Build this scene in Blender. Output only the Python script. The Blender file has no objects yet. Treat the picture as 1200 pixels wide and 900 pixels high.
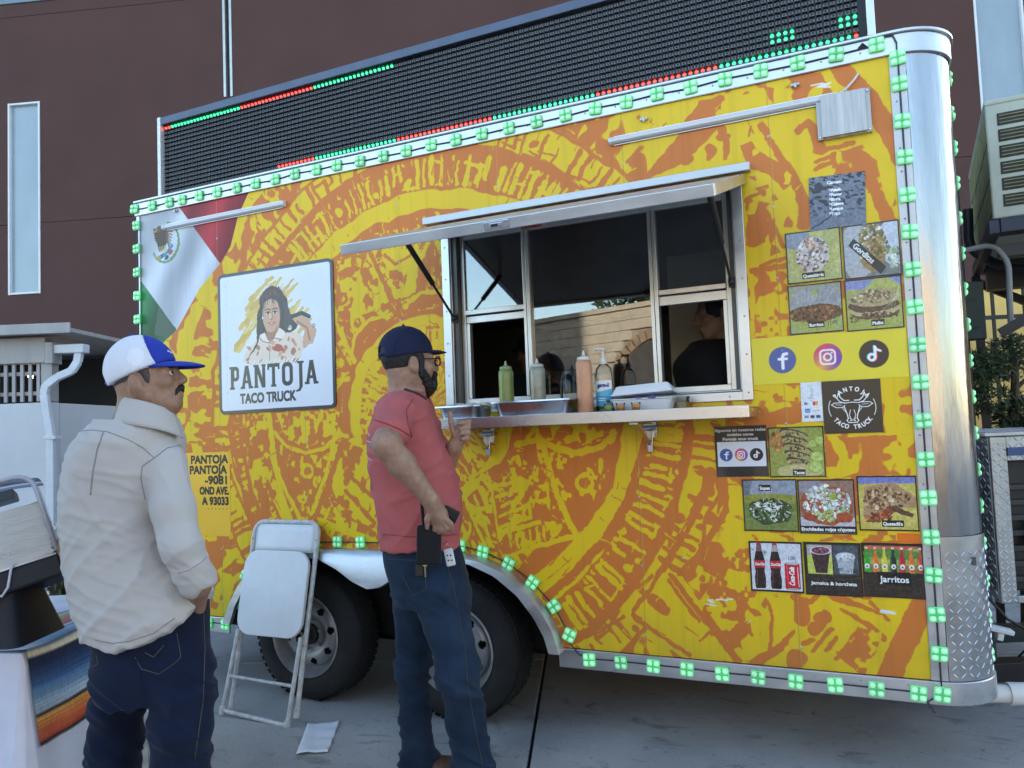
import bpy, bmesh, math, random
import numpy as np
from mathutils import Vector, Matrix

scene = bpy.context.scene
COL = scene.collection
RNG = random.Random(7)

# ------------------------------------------------------------------ camera
R_CAM = np.array([[0.9069448289595736, 0.419420433773105, -0.03921194916183318],
                  [-0.05932452137722198, 0.03501323472651144, -0.997624515816121],
                  [-0.41705116998619396, 0.907116625979023, 0.05663698866977361]])
C_CAM = np.array([3.90186077, -3.21469479, 1.39622481])
cam_data = bpy.data.cameras.new("camera")
cam = bpy.data.objects.new("camera", cam_data)
COL.objects.link(cam)
cam_data.sensor_width = 36.0
cam_data.lens = 27.0
cam_data.clip_start = 0.05
cam_data.clip_end = 2000.0
m3 = np.stack([R_CAM[0], -R_CAM[1], -R_CAM[2]], axis=1)
M4 = Matrix([list(m3[0]) + [C_CAM[0]], list(m3[1]) + [C_CAM[1]], list(m3[2]) + [C_CAM[2]], [0, 0, 0, 1]])
cam.matrix_world = M4
scene.camera = cam

# ------------------------------------------------------------------ light
SUN_EL, SUN_AZ = 14.0, 22.0          # degrees; azimuth from +Y towards +X
world = bpy.data.worlds.new("World")
scene.world = world
world.use_nodes = True
wn = world.node_tree
for n in list(wn.nodes):
    wn.nodes.remove(n)
sky = wn.nodes.new("ShaderNodeTexSky")
sky.sky_type = 'NISHITA'
sky.sun_disc = False
sky.sun_elevation = math.radians(SUN_EL)
sky.sun_rotation = math.radians(SUN_AZ)
sky.air_density = 1.0
sky.dust_density = 1.1
sky.ozone_density = 1.25
bg = wn.nodes.new("ShaderNodeBackground")
bg.inputs[1].default_value = 0.11
wo = wn.nodes.new("ShaderNodeOutputWorld")
wn.links.new(sky.outputs[0], bg.inputs[0])
wn.links.new(bg.outputs[0], wo.inputs[0])

sun_data = bpy.data.lights.new("sun", 'SUN')
sun_data.energy = 2.5
sun_data.angle = math.radians(0.5)
sun_data.color = (1.0, 0.90, 0.76)
sun = bpy.data.objects.new("sun", sun_data)
COL.objects.link(sun)
sdir = Vector((math.sin(math.radians(SUN_AZ)) * math.cos(math.radians(SUN_EL)),
               math.cos(math.radians(SUN_AZ)) * math.cos(math.radians(SUN_EL)),
               math.sin(math.radians(SUN_EL))))
sun.rotation_euler = sdir.to_track_quat('Z', 'Y').to_euler()
sun.location = (6, 12, 20)

vs = scene.view_settings
vs.view_transform = 'Standard'
vs.look = 'None'
vs.gamma = 1.0
vs.use_curve_mapping = False
vs.exposure = 2.62
scene.display_settings.display_device = 'sRGB'
try:
    scene.cycles.max_bounces = 8
    scene.cycles.transparent_max_bounces = 12
    scene.cycles.caustics_reflective = False
    scene.cycles.caustics_refractive = False
    scene.cycles.sample_clamp_indirect = 6.0
except Exception:
    pass

# ------------------------------------------------------------------ pixel -> place (photo pixels, 1200x900)
def ray(u, v):
    return R_CAM.T @ np.array([(u - 600) / 900.0, (v - 450) / 900.0, 1.0])
def at_y(u, v, y=0.0):
    d = ray(u, v); return C_CAM + d * ((y - C_CAM[1]) / d[1])
def at_x(u, v, x):
    d = ray(u, v); return C_CAM + d * ((x - C_CAM[0]) / d[0])
def at_z(u, v, z=0.0):
    d = ray(u, v); return C_CAM + d * ((z - C_CAM[2]) / d[2])
def at_d(u, v, dist):
    return C_CAM + ray(u, v) * dist

# ------------------------------------------------------------------ scene graph helpers
def tag(o, label=None, cat=None, group=None, kind=None):
    if label: o['label'] = label
    if cat: o['category'] = cat
    if group: o['group'] = group
    if kind: o['kind'] = kind
    return o
def empty(name, loc=(0, 0, 0), rz=0.0, label=None, cat=None, group=None):
    o = bpy.data.objects.new(name, None)
    o.empty_display_size = 0.1
    o.location = loc
    o.rotation_euler = (0, 0, rz)
    COL.objects.link(o)
    return tag(o, label, cat, group)
def copy_tree(o, parent=None):
    c = o.copy(); COL.objects.link(c)
    if parent is not None: c.parent = parent
    for ch in list(o.children):
        copy_tree(ch, c)
    return c

class MB:
    """collects primitives and links them as one mesh object"""
    def __init__(s):
        s.v = []; s.f = []; s.m = []; s.sm = []
    def add(s, verts, faces, mi=0, smooth=False):
        b = len(s.v)
        s.v.extend([tuple(map(float, p)) for p in verts])
        for f in faces:
            s.f.append(tuple(b + i for i in f)); s.m.append(mi); s.sm.append(smooth)
        return s
    def box(s, lo, hi, mi=0, M=None):
        x0, y0, z0 = lo; x1, y1, z1 = hi
        vs_ = [(x0,y0,z0),(x1,y0,z0),(x1,y1,z0),(x0,y1,z0),(x0,y0,z1),(x1,y0,z1),(x1,y1,z1),(x0,y1,z1)]
        if M is not None: vs_ = [tuple(M @ Vector(p)) for p in vs_]
        return s.add(vs_, [(0,3,2,1),(4,5,6,7),(0,1,5,4),(1,2,6,5),(2,3,7,6),(3,0,4,7)], mi)
    def bar(s, p, q, w, h, up=(0,0,1), mi=0):
        p = np.array(p, float); q = np.array(q, float)
        d = q - p; L = np.linalg.norm(d); d /= L
        u = np.array(up, float); r = np.cross(d, u)
        if np.linalg.norm(r) < 1e-6: r = np.cross(d, [1, 0, 0])
        r /= np.linalg.norm(r); u = np.cross(r, d)
        vs_ = []
        for a in (p, q):
            for (i, j) in ((-1,-1),(1,-1),(1,1),(-1,1)):
                vs_.append(a + r * i * w / 2 + u * j * h / 2)
        return s.add(vs_, [(3,2,1,0),(4,5,6,7),(0,1,5,4),(1,2,6,5),(2,3,7,6),(3,0,4,7)], mi)
    def tube(s, path, r, n=10, mi=0, cap=True, closed=False):
        P = [np.array(p, float) for p in path]; N = len(P)
        rr = r if hasattr(r, '__len__') else [r] * N
        T = []
        for i in range(N):
            if closed: t = P[(i+1) % N] - P[i-1]
            else: t = P[min(i+1, N-1)] - P[max(i-1, 0)]
            T.append(t / (np.linalg.norm(t) + 1e-12))
        u = np.cross(T[0], [0, 0, 1.0])
        if np.linalg.norm(u) < 1e-3: u = np.cross(T[0], [0, 1.0, 0])
        u /= np.linalg.norm(u)
        vs_ = []
        for i in range(N):
            u = u - T[i] * (u @ T[i]); u /= np.linalg.norm(u) + 1e-12
            w = np.cross(T[i], u)
            for k in range(n):
                a = 2 * math.pi * k / n
                vs_.append(P[i] + rr[i] * (math.cos(a) * u + math.sin(a) * w))
        fs = []
        for i in range(N if closed else N - 1):
            j = (i + 1) % N
            for k in range(n):
                l = (k + 1) % n
                fs.append((i*n+k, i*n+l, j*n+l, j*n+k))
        s.add(vs_, fs, mi, True)
        if cap and not closed:
            b = len(s.v) - N * n
            s.f.append(tuple(b + k for k in reversed(range(n)))); s.m.append(mi); s.sm.append(False)
            s.f.append(tuple(b + (N-1)*n + k for k in range(n))); s.m.append(mi); s.sm.append(False)
        return s
    def lathe(s, prof, c=(0,0,0), n=24, mi=0, axis='z', smooth=True, M=None, cap=True):
        """prof: list of (radius, height)"""
        vs_ = []
        for (r, h) in prof:
            for k in range(n):
                a = 2 * math.pi * k / n
                x, y = r * math.cos(a), r * math.sin(a)
                p = {'z': (x, y, h), 'y': (x, h, -y), 'x': (h, x, y)}[axis]
                p = (p[0]+c[0], p[1]+c[1], p[2]+c[2])
                if M is not None: p = tuple(M @ Vector(p))
                vs_.append(p)
        fs = []
        for i in range(len(prof) - 1):
            for k in range(n):
                l = (k + 1) % n
                fs.append((i*n+k, i*n+l, (i+1)*n+l, (i+1)*n+k))
        s.add(vs_, fs, mi, smooth)
        b = len(s.v) - len(prof) * n
        if not cap: return s
        if prof[0][0] > 1e-6:
            s.f.append(tuple(b + k for k in reversed(range(n)))); s.m.append(mi); s.sm.append(False)
        if prof[-1][0] > 1e-6:
            s.f.append(tuple(b + (len(prof)-1)*n + k for k in range(n))); s.m.append(mi); s.sm.append(False)
        return s
    def prism(s, poly, fr, t, mi=0):
        """poly 2D -> points fr(a,b,0), extruded to fr(a,b,t)"""
        n = len(poly)
        vs_ = [fr(a, b, 0) for a, b in poly] + [fr(a, b, t) for a, b in poly]
        fs = [tuple(reversed(range(n))), tuple(range(n, 2*n))]
        for k in range(n):
            l = (k + 1) % n
            fs.append((k, l, n + l, n + k))
        return s.add(vs_, fs, mi)
    def grid(s, fn, nu, nv, mi=0, smooth=True, flip=False):
        vs_ = [fn(i / nu, j / nv) for j in range(nv + 1) for i in range(nu + 1)]
        fs = []
        for j in range(nv):
            for i in range(nu):
                a = j*(nu+1)+i
                q = (a, a+1, a+nu+2, a+nu+1)
                fs.append(tuple(reversed(q)) if flip else q)
        return s.add(vs_, fs, mi, smooth)
    def ball(s, c, r, nu=14, nv=8, mi=0):
        rx, ry, rz = r if hasattr(r, '__len__') else (r, r, r)
        prof = []
        vs_ = [(c[0], c[1], c[2]-rz)]
        for j in range(1, nv):
            a = -math.pi/2 + math.pi*j/nv
            for k in range(nu):
                b = 2*math.pi*k/nu
                vs_.append((c[0]+rx*math.cos(a)*math.cos(b), c[1]+ry*math.cos(a)*math.sin(b), c[2]+rz*math.sin(a)))
        vs_.append((c[0], c[1], c[2]+rz))
        fs = []
        for k in range(nu):
            fs.append((0, 1+(k+1) % nu, 1+k))
            for j in range(nv-2):
                a = 1+j*nu; b = a+nu
                fs.append((a+k, a+(k+1) % nu, b+(k+1) % nu, b+k))
            a = 1+(nv-2)*nu
            fs.append((a+k, a+(k+1) % nu, len(vs_)-1))
        return s.add(vs_, fs, mi, True)
    def mesh(s, name, mats):
        me = bpy.data.meshes.new(name)
        me.from_pydata(s.v, [], s.f)
        for m in (mats if isinstance(mats, (list, tuple)) else [mats]):
            me.materials.append(m)
        me.polygons.foreach_set('material_index', s.m)
        me.polygons.foreach_set('use_smooth', s.sm)
        me.update()
        return me
    def build(s, name, mats, parent=None, bevel=0.0, seg=2, label=None, sharp=35, uv=None):
        me = s.mesh(name, mats)
        if any(s.sm) and sharp:
            try: me.set_sharp_from_angle(angle=math.radians(sharp))
            except Exception: pass
        if uv is not None:
            co = np.empty(len(me.vertices)*3); me.vertices.foreach_get('co', co); co = co.reshape(-1, 3)
            li = np.empty(len(me.loops), dtype=np.int32); me.loops.foreach_get('vertex_index', li)
            U = uv(co)[li]
            layer = me.uv_layers.new(name='UVMap')
            layer.data.foreach_set('uv', U.astype(np.float32).ravel())
        o = bpy.data.objects.new(name, me)
        COL.objects.link(o)
        if parent is not None: o.parent = parent
        if bevel > 0:
            b = o.modifiers.new('bevel', 'BEVEL'); b.width = bevel; b.segments = seg
            b.limit_method = 'ANGLE'; b.angle_limit = math.radians(40); b.harden_normals = False
        if label: o['label'] = label
        return o

# ------------------------------------------------------------------ materials
def lin(c):
    """sRGB 0-255 -> linear"""
    out = []
    for k in c[:3]:
        k = k / 255.0
        out.append(k/12.92 if k <= 0.04045 else ((k+0.055)/1.055)**2.4)
    return tuple(out) + (1.0,)
MATS = {}
def mat(name, color=(0.5,0.5,0.5), rough=0.5, metal=0.0, var=0.0, vscale=4.0, bump=0.0, bscale=40.0, stretch=(1,1,1),
        coat=0.0, coat_rough=0.1, emit=None, estr=0.0, spec=0.5, rvar=0.0, color2=None, sheen=0.0, trans=0.0, ior=1.45, sss=0.0, bdist=0.01):
    if name in MATS: return MATS[name]
    m = bpy.data.materials.new(name); m.use_nodes = True
    nt = m.node_tree; p = nt.nodes['Principled BSDF']
    col = tuple(color[:3]) + (1.0,)
    p.inputs['Base Color'].default_value = col
    p.inputs['Roughness'].default_value = rough
    p.inputs['Metallic'].default_value = metal
    p.inputs['Specular IOR Level'].default_value = spec
    p.inputs['IOR'].default_value = ior
    if coat: p.inputs['Coat Weight'].default_value = coat; p.inputs['Coat Roughness'].default_value = coat_rough
    if sheen: p.inputs['Sheen Weight'].default_value = sheen
    if trans: p.inputs['Transmission Weight'].default_value = trans
    if sss:
        p.inputs['Subsurface Weight'].default_value = sss
        p.inputs['Subsurface Radius'].default_value = (0.012, 0.005, 0.003)
        p.inputs['Subsurface Scale'].default_value = 1.0
    if emit is not None:
        p.inputs['Emission Color'].default_value = tuple(emit[:3]) + (1.0,)
        p.inputs['Emission Strength'].default_value = estr
    if var or bump or rvar or color2:
        tc = nt.nodes.new('ShaderNodeTexCoord'); mp = nt.nodes.new('ShaderNodeMapping')
        mp.inputs['Scale'].default_value = stretch
        nt.links.new(tc.outputs['Object'], mp.inputs['Vector'])
    if var or color2 or rvar:
        nz = nt.nodes.new('ShaderNodeTexNoise'); nz.inputs['Scale'].default_value = vscale
        nz.inputs['Detail'].default_value = 6.0; nz.inputs['Roughness'].default_value = 0.62
        nt.links.new(mp.outputs[0], nz.inputs['Vector'])
        cr = nt.nodes.new('ShaderNodeValToRGB')
        cr.color_ramp.elements[0].position = 0.3; cr.color_ramp.elements[1].position = 0.72
        c2 = tuple(color2[:3]) + (1.0,) if color2 else tuple(max(0, k*(1-var)) for k in col[:3]) + (1.0,)
        c1 = tuple(min(1, k*(1+var*0.6)) for k in col[:3]) + (1.0,) if not color2 else col
        cr.color_ramp.elements[0].color = c2; cr.color_ramp.elements[1].color = c1
        nt.links.new(nz.outputs['Fac'], cr.inputs['Fac'])
        nt.links.new(cr.outputs['Color'], p.inputs['Base Color'])
        if rvar:
            mr = nt.nodes.new('ShaderNodeMapRange')
            mr.inputs['From Min'].default_value = 0.3; mr.inputs['From Max'].default_value = 0.7
            mr.inputs['To Min'].default_value = max(0.02, rough-rvar); mr.inputs['To Max'].default_value = min(1, rough+rvar)
            nt.links.new(nz.outputs['Fac'], mr.inputs['Value']); nt.links.new(mr.outputs[0], p.inputs['Roughness'])
    if bump:
        nb = nt.nodes.new('ShaderNodeTexNoise'); nb.inputs['Scale'].default_value = bscale
        nb.inputs['Detail'].default_value = 5.0; nb.inputs['Roughness'].default_value = 0.6
        nt.links.new(mp.outputs[0], nb.inputs['Vector'])
        bp_ = nt.nodes.new('ShaderNodeBump'); bp_.inputs['Strength'].default_value = bump
        bp_.inputs['Distance'].default_value = bdist
        nt.links.new(nb.outputs['Fac'], bp_.inputs['Height'])
        nt.links.new(bp_.outputs[0], p.inputs['Normal'])
    MATS[name] = m
    return m
def img_mat(name, arr, rough=0.35, coat=0.0, spec=0.5, bump=0.0, bscale=8.0, metal=0.0, bdist=0.01, coat_rough=0.1):
    """flat print: an image painted by this script (arr HxWx3 sRGB 0..1, row 0 = bottom)"""
    h, w = arr.shape[:2]
    im = bpy.data.images.new(name, w, h, alpha=False)
    px = np.ones((h, w, 4), np.float32); px[..., :3] = np.clip(arr, 0, 1)
    im.pixels.foreach_set(px.ravel()); im.update(); im.pack()
    m = mat(name, rough=rough, coat=coat, spec=spec, bump=bump, bscale=bscale, metal=metal, bdist=bdist, coat_rough=coat_rough)
    nt = m.node_tree; t = nt.nodes.new('ShaderNodeTexImage'); t.image = im; t.extension = 'EXTEND'
    uvn = nt.nodes.new('ShaderNodeUVMap'); uvn.uv_map = 'UVMap'
    nt.links.new(uvn.outputs[0], t.inputs['Vector'])
    nt.links.new(t.outputs['Color'], nt.nodes['Principled BSDF'].inputs['Base Color'])
    return m
def glass_mat(name, tint=(1,1,1), ior=1.5, rough=0.0, boost=1.0):
    if name in MATS: return MATS[name]
    m = bpy.data.materials.new(name); m.use_nodes = True; nt = m.node_tree
    for n in list(nt.nodes): nt.nodes.remove(n)
    o = nt.nodes.new('ShaderNodeOutputMaterial'); mx = nt.nodes.new('ShaderNodeMixShader')
    tr = nt.nodes.new('ShaderNodeBsdfTransparent'); tr.inputs[0].default_value = tuple(tint) + (1,)
    gl = nt.nodes.new('ShaderNodeBsdfGlossy'); gl.inputs['Roughness'].default_value = rough
    fr = nt.nodes.new('ShaderNodeFresnel'); fr.inputs[0].default_value = ior
    mu = nt.nodes.new('ShaderNodeMath'); mu.operation = 'MULTIPLY'; mu.inputs[1].default_value = boost; mu.use_clamp = True
    nt.links.new(fr.outputs[0], mu.inputs[0]); nt.links.new(mu.outputs[0], mx.inputs[0])
    nt.links.new(tr.outputs[0], mx.inputs[1]); nt.links.new(gl.outputs[0], mx.inputs[2])
    nt.links.new(mx.outputs[0], o.inputs[0])
    MATS[name] = m
    return m

# ------------------------------------------------------------------ numpy noise and drawing
def _h2(ix, iy, seed):
    n = (ix.astype(np.int64) * 374761393 + iy.astype(np.int64) * 668265263 + seed * 974634777) & 0x7fffffff
    n = ((n ^ (n >> 13)) * 1274126177) & 0x7fffffff
    return ((n ^ (n >> 16)) & 0xffff) / 65535.0
def noise2(x, y, seed=0):
    x = np.asarray(x, float); y = np.asarray(y, float)
    ix = np.floor(x); iy = np.floor(y); fx = x-ix; fy = y-iy
    fx = fx*fx*(3-2*fx); fy = fy*fy*(3-2*fy)
    a = _h2(ix, iy, seed); b = _h2(ix+1, iy, seed); c = _h2(ix, iy+1, seed); d = _h2(ix+1, iy+1, seed)
    return (a*(1-fx)+b*fx)*(1-fy)+(c*(1-fx)+d*fx)*fy
def fbm(x, y, seed=0, oct=4):
    s = 0; a = 0.5; t = 0
    for k in range(oct):
        s = s + a*noise2(x*2**k, y*2**k, seed+17*k); t += a; a *= 0.5
    return s/t
def noise3(p, seed=0):
    """p Nx3 -> N"""
    i = np.floor(p); f = p-i; f = f*f*(3-2*f)
    r = 0
    for dz in (0, 1):
        wz = f[:, 2] if dz else 1-f[:, 2]
        for dy in (0, 1):
            wy = f[:, 1] if dy else 1-f[:, 1]
            for dx in (0, 1):
                wx = f[:, 0] if dx else 1-f[:, 0]
                r = r + wx*wy*wz*_h2(i[:, 0]+dx + 57*(i[:, 2]+dz), i[:, 1]+dy, seed)
    return r

def S(c):
    return np.array(c[:3], float)/255.0
class Canvas:
    """a print: w x h in its own units, y up; colours sRGB 0-255"""
    def __init__(s, w, h, res, base=(255,255,255), x0=0.0, y0=0.0):
        s.w, s.h, s.res, s.x0, s.y0 = w, h, res, x0, y0
        s.W, s.H = max(4, int(round(w*res))), max(4, int(round(h*res)))
        s.X, s.Y = np.meshgrid(x0+(np.arange(s.W)+.5)/s.W*w, y0+(np.arange(s.H)+.5)/s.H*h)
        s.a = np.ones((s.H, s.W, 3))*S(base)
    def _win(s, x0, x1, y0, y1, pad):
        i0 = max(0, int((x0-pad-s.x0)/s.w*s.W)-1); i1 = min(s.W, int((x1+pad-s.x0)/s.w*s.W)+2)
        j0 = max(0, int((y0-pad-s.y0)/s.h*s.H)-1); j1 = min(s.H, int((y1+pad-s.y0)/s.h*s.H)+2)
        return (slice(j0, max(j0, j1)), slice(i0, max(i0, i1)))
    def blend(s, sl, al, c):
        al = np.clip(al, 0, 1)[..., None]
        c = S(c) if not isinstance(c, np.ndarray) else c
        s.a[sl] = s.a[sl]*(1-al)+c*al
    def full(s, al, c):
        s.blend((slice(None), slice(None)), al, c)
    def sd(s, d):
        return np.clip(0.5-d*s.res, 0, 1)
    def stroke(s, pts, w, c, w2=None, wob=0.0):
        pts = [np.array(p, float) for p in pts]
        xs = [p[0] for p in pts]; ys = [p[1] for p in pts]
        W2 = w if w2 is None else w2
        sl = s._win(min(xs), max(xs), min(ys), max(ys), max(w, W2))
        X, Y = s.X[sl], s.Y[sl]
        if X.size == 0: return s
        if wob:
            X = X+(fbm(X/wob/3, Y/wob/3, 5, 2)-.5)*wob*1.6; Y = Y+(fbm(X/wob/3, Y/wob/3, 9, 2)-.5)*wob*1.6
        D = np.full(X.shape, 1e9); n = len(pts)-1
        for i in range(n):
            a, b = pts[i], pts[i+1]; ab = b-a; L2 = ab@ab+1e-12
            t = np.clip(((X-a[0])*ab[0]+(Y-a[1])*ab[1])/L2, 0, 1)
            ww = (w+(W2-w)*(i+t)/n)/2
            D = np.minimum(D, np.hypot(X-a[0]-t*ab[0], Y-a[1]-t*ab[1])-ww)
        s.blend(sl, s.sd(D), c); return s
    def poly(s, pts, c, wob=0.0, alpha=1.0, rnd=0.0):
        pts = np.array(pts, float)
        sl = s._win(pts[:, 0].min(), pts[:, 0].max(), pts[:, 1].min(), pts[:, 1].max(), rnd+wob*2)
        X, Y = s.X[sl], s.Y[sl]
        if X.size == 0: return s
        if wob:
            X = X+(fbm(X/wob/3, Y/wob/3, 5, 2)-.5)*wob*1.6; Y = Y+(fbm(X/wob/3, Y/wob/3, 9, 2)-.5)*wob*1.6
        d = np.full(X.shape, 1e9); sg = np.ones(X.shape); n = len(pts)
        for i in range(n):
            a = pts[i]; b = pts[i-1]; e = b-a
            wx, wy = X-a[0], Y-a[1]; t = np.clip((wx*e[0]+wy*e[1])/(e@e+1e-12), 0, 1)
            d = np.minimum(d, np.hypot(wx-e[0]*t, wy-e[1]*t))
            c1 = Y >= a[1]; c2 = Y < b[1]; c3 = e[0]*wy > e[1]*wx
            sg = np.where((c1 & c2 & c3) | (~c1 & ~c2 & ~c3), -sg, sg)
        s.blend(sl, s.sd(sg*d-rnd)*alpha, c); return s
    def ell(s, cx, cy, rx, ry, c, rot=0.0, ring=0.0, alpha=1.0, wob=0.0):
        R = max(rx, ry)
        sl = s._win(cx-R, cx+R, cy-R, cy+R, ring+wob*2)
        X, Y = s.X[sl]-cx, s.Y[sl]-cy
        if X.size == 0: return s
        if wob:
            X = X+(fbm(s.X[sl]/wob/3, s.Y[sl]/wob/3, 5, 2)-.5)*wob*1.6; Y = Y+(fbm(s.X[sl]/wob/3, s.Y[sl]/wob/3, 9, 2)-.5)*wob*1.6
        ca, sa = math.cos(rot), math.sin(rot); X, Y = X*ca+Y*sa, -X*sa+Y*ca
        d = (np.hypot(X/rx, Y/ry)-1)*min(rx, ry)
        if ring: d = np.abs(d)-ring/2
        s.blend(sl, s.sd(d)*alpha, c); return s
    def rect(s, x0, y0, x1, y1, c, r=0.0, ring=0.0, alpha=1.0):
        sl = s._win(x0, x1, y0, y1, ring)
        X, Y = s.X[sl], s.Y[sl]
        if X.size == 0: return s
        qx = np.abs(X-(x0+x1)/2)-(x1-x0)/2+r; qy = np.abs(Y-(y0+y1)/2)-(y1-y0)/2+r
        d = np.hypot(np.maximum(qx, 0), np.maximum(qy, 0))+np.minimum(np.maximum(qx, qy), 0)-r
        if ring: d = np.abs(d)-ring/2
        s.blend(sl, s.sd(d)*alpha, c); return s
    def text(s, txt, x, y, h, c, cond=1.0, bold=0.0, align='l', shear=0.0, rot=0.0, width=None):
        """cap height h, baseline at (x,y)"""
        T = text_tris(txt)
        if T is None: return s
        P = T.copy(); P[..., 0] *= h*cond; P[..., 1] *= h
        wid = P[..., 0].max()
        if width:
            P[..., 0] *= width/wid; wid = width
        P[..., 0] -= {'l': 0, 'c': wid/2, 'r': wid}[align]
        P[..., 0] += shear*P[..., 1]
        if rot:
            ca, sa = math.cos(rot), math.sin(rot); Q = P.copy()
            P[..., 0] = Q[..., 0]*ca-Q[..., 1]*sa; P[..., 1] = Q[..., 0]*sa+Q[..., 1]*ca
        P[..., 0] += x; P[..., 1] += y
        sl = s._win(P[..., 0].min(), P[..., 0].max(), P[..., 1].min(), P[..., 1].max(), bold)
        X, Y = s.X[sl], s.Y[sl]
        if X.size == 0: return s
        SS = 3; acc = np.zeros(X.shape)
        ow = np.array([(i+.5)/SS-.5 for i in range(SS)])
        for t in P:
            w2 = (max(0, int((t[:, 0].min()-X[0, 0])*s.res)-1), int((t[:, 0].max()-X[0, 0])*s.res)+3,
                  max(0, int((t[:, 1].min()-Y[0, 0])*s.res)-1), int((t[:, 1].max()-Y[0, 0])*s.res)+3)
            xs = X[w2[2]:w2[3], w2[0]:w2[1]]; ys = Y[w2[2]:w2[3], w2[0]:w2[1]]
            if xs.size == 0: continue
            cov = np.zeros(xs.shape)
            for oy in ow:
                for ox in ow:
                    px, py = xs+ox/s.res, ys+oy/s.res
                    e = [(t[(k+1) % 3, 0]-t[k, 0])*(py-t[k, 1])-(t[(k+1) % 3, 1]-t[k, 1])*(px-t[k, 0]) for k in range(3)]
                    ins = ((e[0] >= 0) & (e[1] >= 0) & (e[2] >= 0)) | ((e[0] <= 0) & (e[1] <= 0) & (e[2] <= 0))
                    cov += ins
            acc[w2[2]:w2[3], w2[0]:w2[1]] += cov/SS/SS
        acc = np.clip(acc, 0, 1)
        nb = int(round(bold*s.res))
        if nb > 0:
            for ax in (0, 1):
                b = acc
                for k in range(1, nb+1):
                    b = np.maximum(b, np.maximum(np.roll(acc, k, ax), np.roll(acc, -k, ax)))
                acc = b
        s.blend(sl, acc, c); return s
_TT = {}
def text_tris(txt):
    """triangles of a line of text, cap height 1"""
    if txt in _TT: return _TT[txt]
    cu = bpy.data.curves.new('lettering', 'FONT'); cu.body = txt; cu.size = 1.0
    cu.resolution_u = 4; cu.fill_mode = 'FRONT' if hasattr(cu, 'fill_mode') else 'FULL'
    ob = bpy.data.objects.new('lettering', cu)
    COL.objects.link(ob)
    dg = bpy.context.evaluated_depsgraph_get(); dg.update()
    me = bpy.data.meshes.new_from_object(ob.evaluated_get(dg))
    me.calc_loop_triangles()
    co = np.empty(len(me.vertices)*3); me.vertices.foreach_get('co', co); co = co.reshape(-1, 3)[:, :2]
    ti = np.empty(len(me.loop_triangles)*3, np.int32); me.loop_triangles.foreach_get('vertices', ti)
    T = co[ti].reshape(-1, 3, 2)
    bpy.data.objects.remove(ob); bpy.data.curves.remove(cu); bpy.data.meshes.remove(me)
    if len(T) == 0: return None
    T[..., 0] -= T[..., 0].min()
    T = T/0.73
    _TT[txt] = T
    return T
def image_mesh_uv(x0, x1, z0, z1):
    return lambda co: np.stack([(co[:, 0]-x0)/(x1-x0), (co[:, 2]-z0)/(z1-z0)], 1)
# ================================================================== MATERIALS
def concrete_mat():
    m = mat('concrete', (0.47, 0.45, 0.43), 0.75, var=0.28, vscale=1.1, bump=0.25, bscale=60, rvar=0.15, bdist=0.004)
    nt = m.node_tree; p = nt.nodes['Principled BSDF']
    base = p.inputs['Base Color'].links[0].from_socket
    tc = [n for n in nt.nodes if n.type == 'TEX_COORD'][0]
    geo = nt.nodes.new('ShaderNodeNewGeometry')
    def layer(prev, scale, lo, hi, col, detail=8.0, stretch=(1, 1, 1), dist=0.0):
        mp = nt.nodes.new('ShaderNodeMapping'); mp.inputs['Scale'].default_value = stretch
        mp.inputs['Rotation'].default_value = (0, 0, 0.5)
        nt.links.new(geo.outputs['Position'], mp.inputs['Vector'])
        n = nt.nodes.new('ShaderNodeTexNoise'); n.inputs['Scale'].default_value = scale; n.inputs['Detail'].default_value = detail
        n.inputs['Roughness'].default_value = 0.65; n.inputs['Distortion'].default_value = dist
        nt.links.new(mp.outputs[0], n.inputs['Vector'])
        r = nt.nodes.new('ShaderNodeMapRange'); r.inputs['From Min'].default_value = lo; r.inputs['From Max'].default_value = hi
        nt.links.new(n.outputs['Fac'], r.inputs['Value'])
        mx = nt.nodes.new('ShaderNodeMix'); mx.data_type = 'RGBA'; mx.blend_type = 'MULTIPLY'
        nt.links.new(r.outputs[0], mx.inputs['Factor']); nt.links.new(prev, mx.inputs['A'])
        mx.inputs['B'].default_value = tuple(col) + (1,)
        return mx.outputs['Result']
    c = layer(base, 0.55, 0.42, 0.70, (0.66, 0.66, 0.68))
    c = layer(c, 3.2, 0.58, 0.68, (0.58, 0.57, 0.56), 9.0, (1, 2.2, 1), 0.8)
    c = layer(c, 7.0, 0.68, 0.71, (0.42, 0.41, 0.40), 7.0, (1, 1.3, 1), 1.5)
    c = layer(c, 26.0, 0.62, 0.72, (0.52, 0.51, 0.49), 4.0)
    c = layer(c, 1.6, 0.60, 0.63, (0.80, 0.80, 0.80), 9.0, (1, 1, 1), 2.5)
    c = layer(c, 150.0, 0.50, 0.75, (0.62, 0.62, 0.62), 2.0)
    nt.links.new(c, p.inputs['Base Color'])
    return m
M_CONC = concrete_mat()
M_JOINT = mat('joint_dirt', (0.035, 0.034, 0.032), 0.95, var=0.4, vscale=30)
M_STUCCO = mat('maroon_stucco', (0.102, 0.056, 0.051), 0.85, spec=0.12, var=0.10, vscale=0.9, bump=0.5, bscale=120, bdist=0.003)
M_FASCIA = mat('grey_fascia', (0.17, 0.22, 0.27), 0.45, var=0.12, vscale=1.5)
M_SEAM = mat('seam_shadow_gap', (0.03, 0.022, 0.022), 0.9, var=0.2)
M_WFRAME = mat('white_window_frame', (0.72, 0.73, 0.75), 0.45, var=0.08, vscale=6)
M_FROST = mat('frosted_pane', (0.30, 0.37, 0.43), 0.36, var=0.14, vscale=1.3, stretch=(1, 1, 0.5), coat=0.6, coat_rough=0.12)
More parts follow.
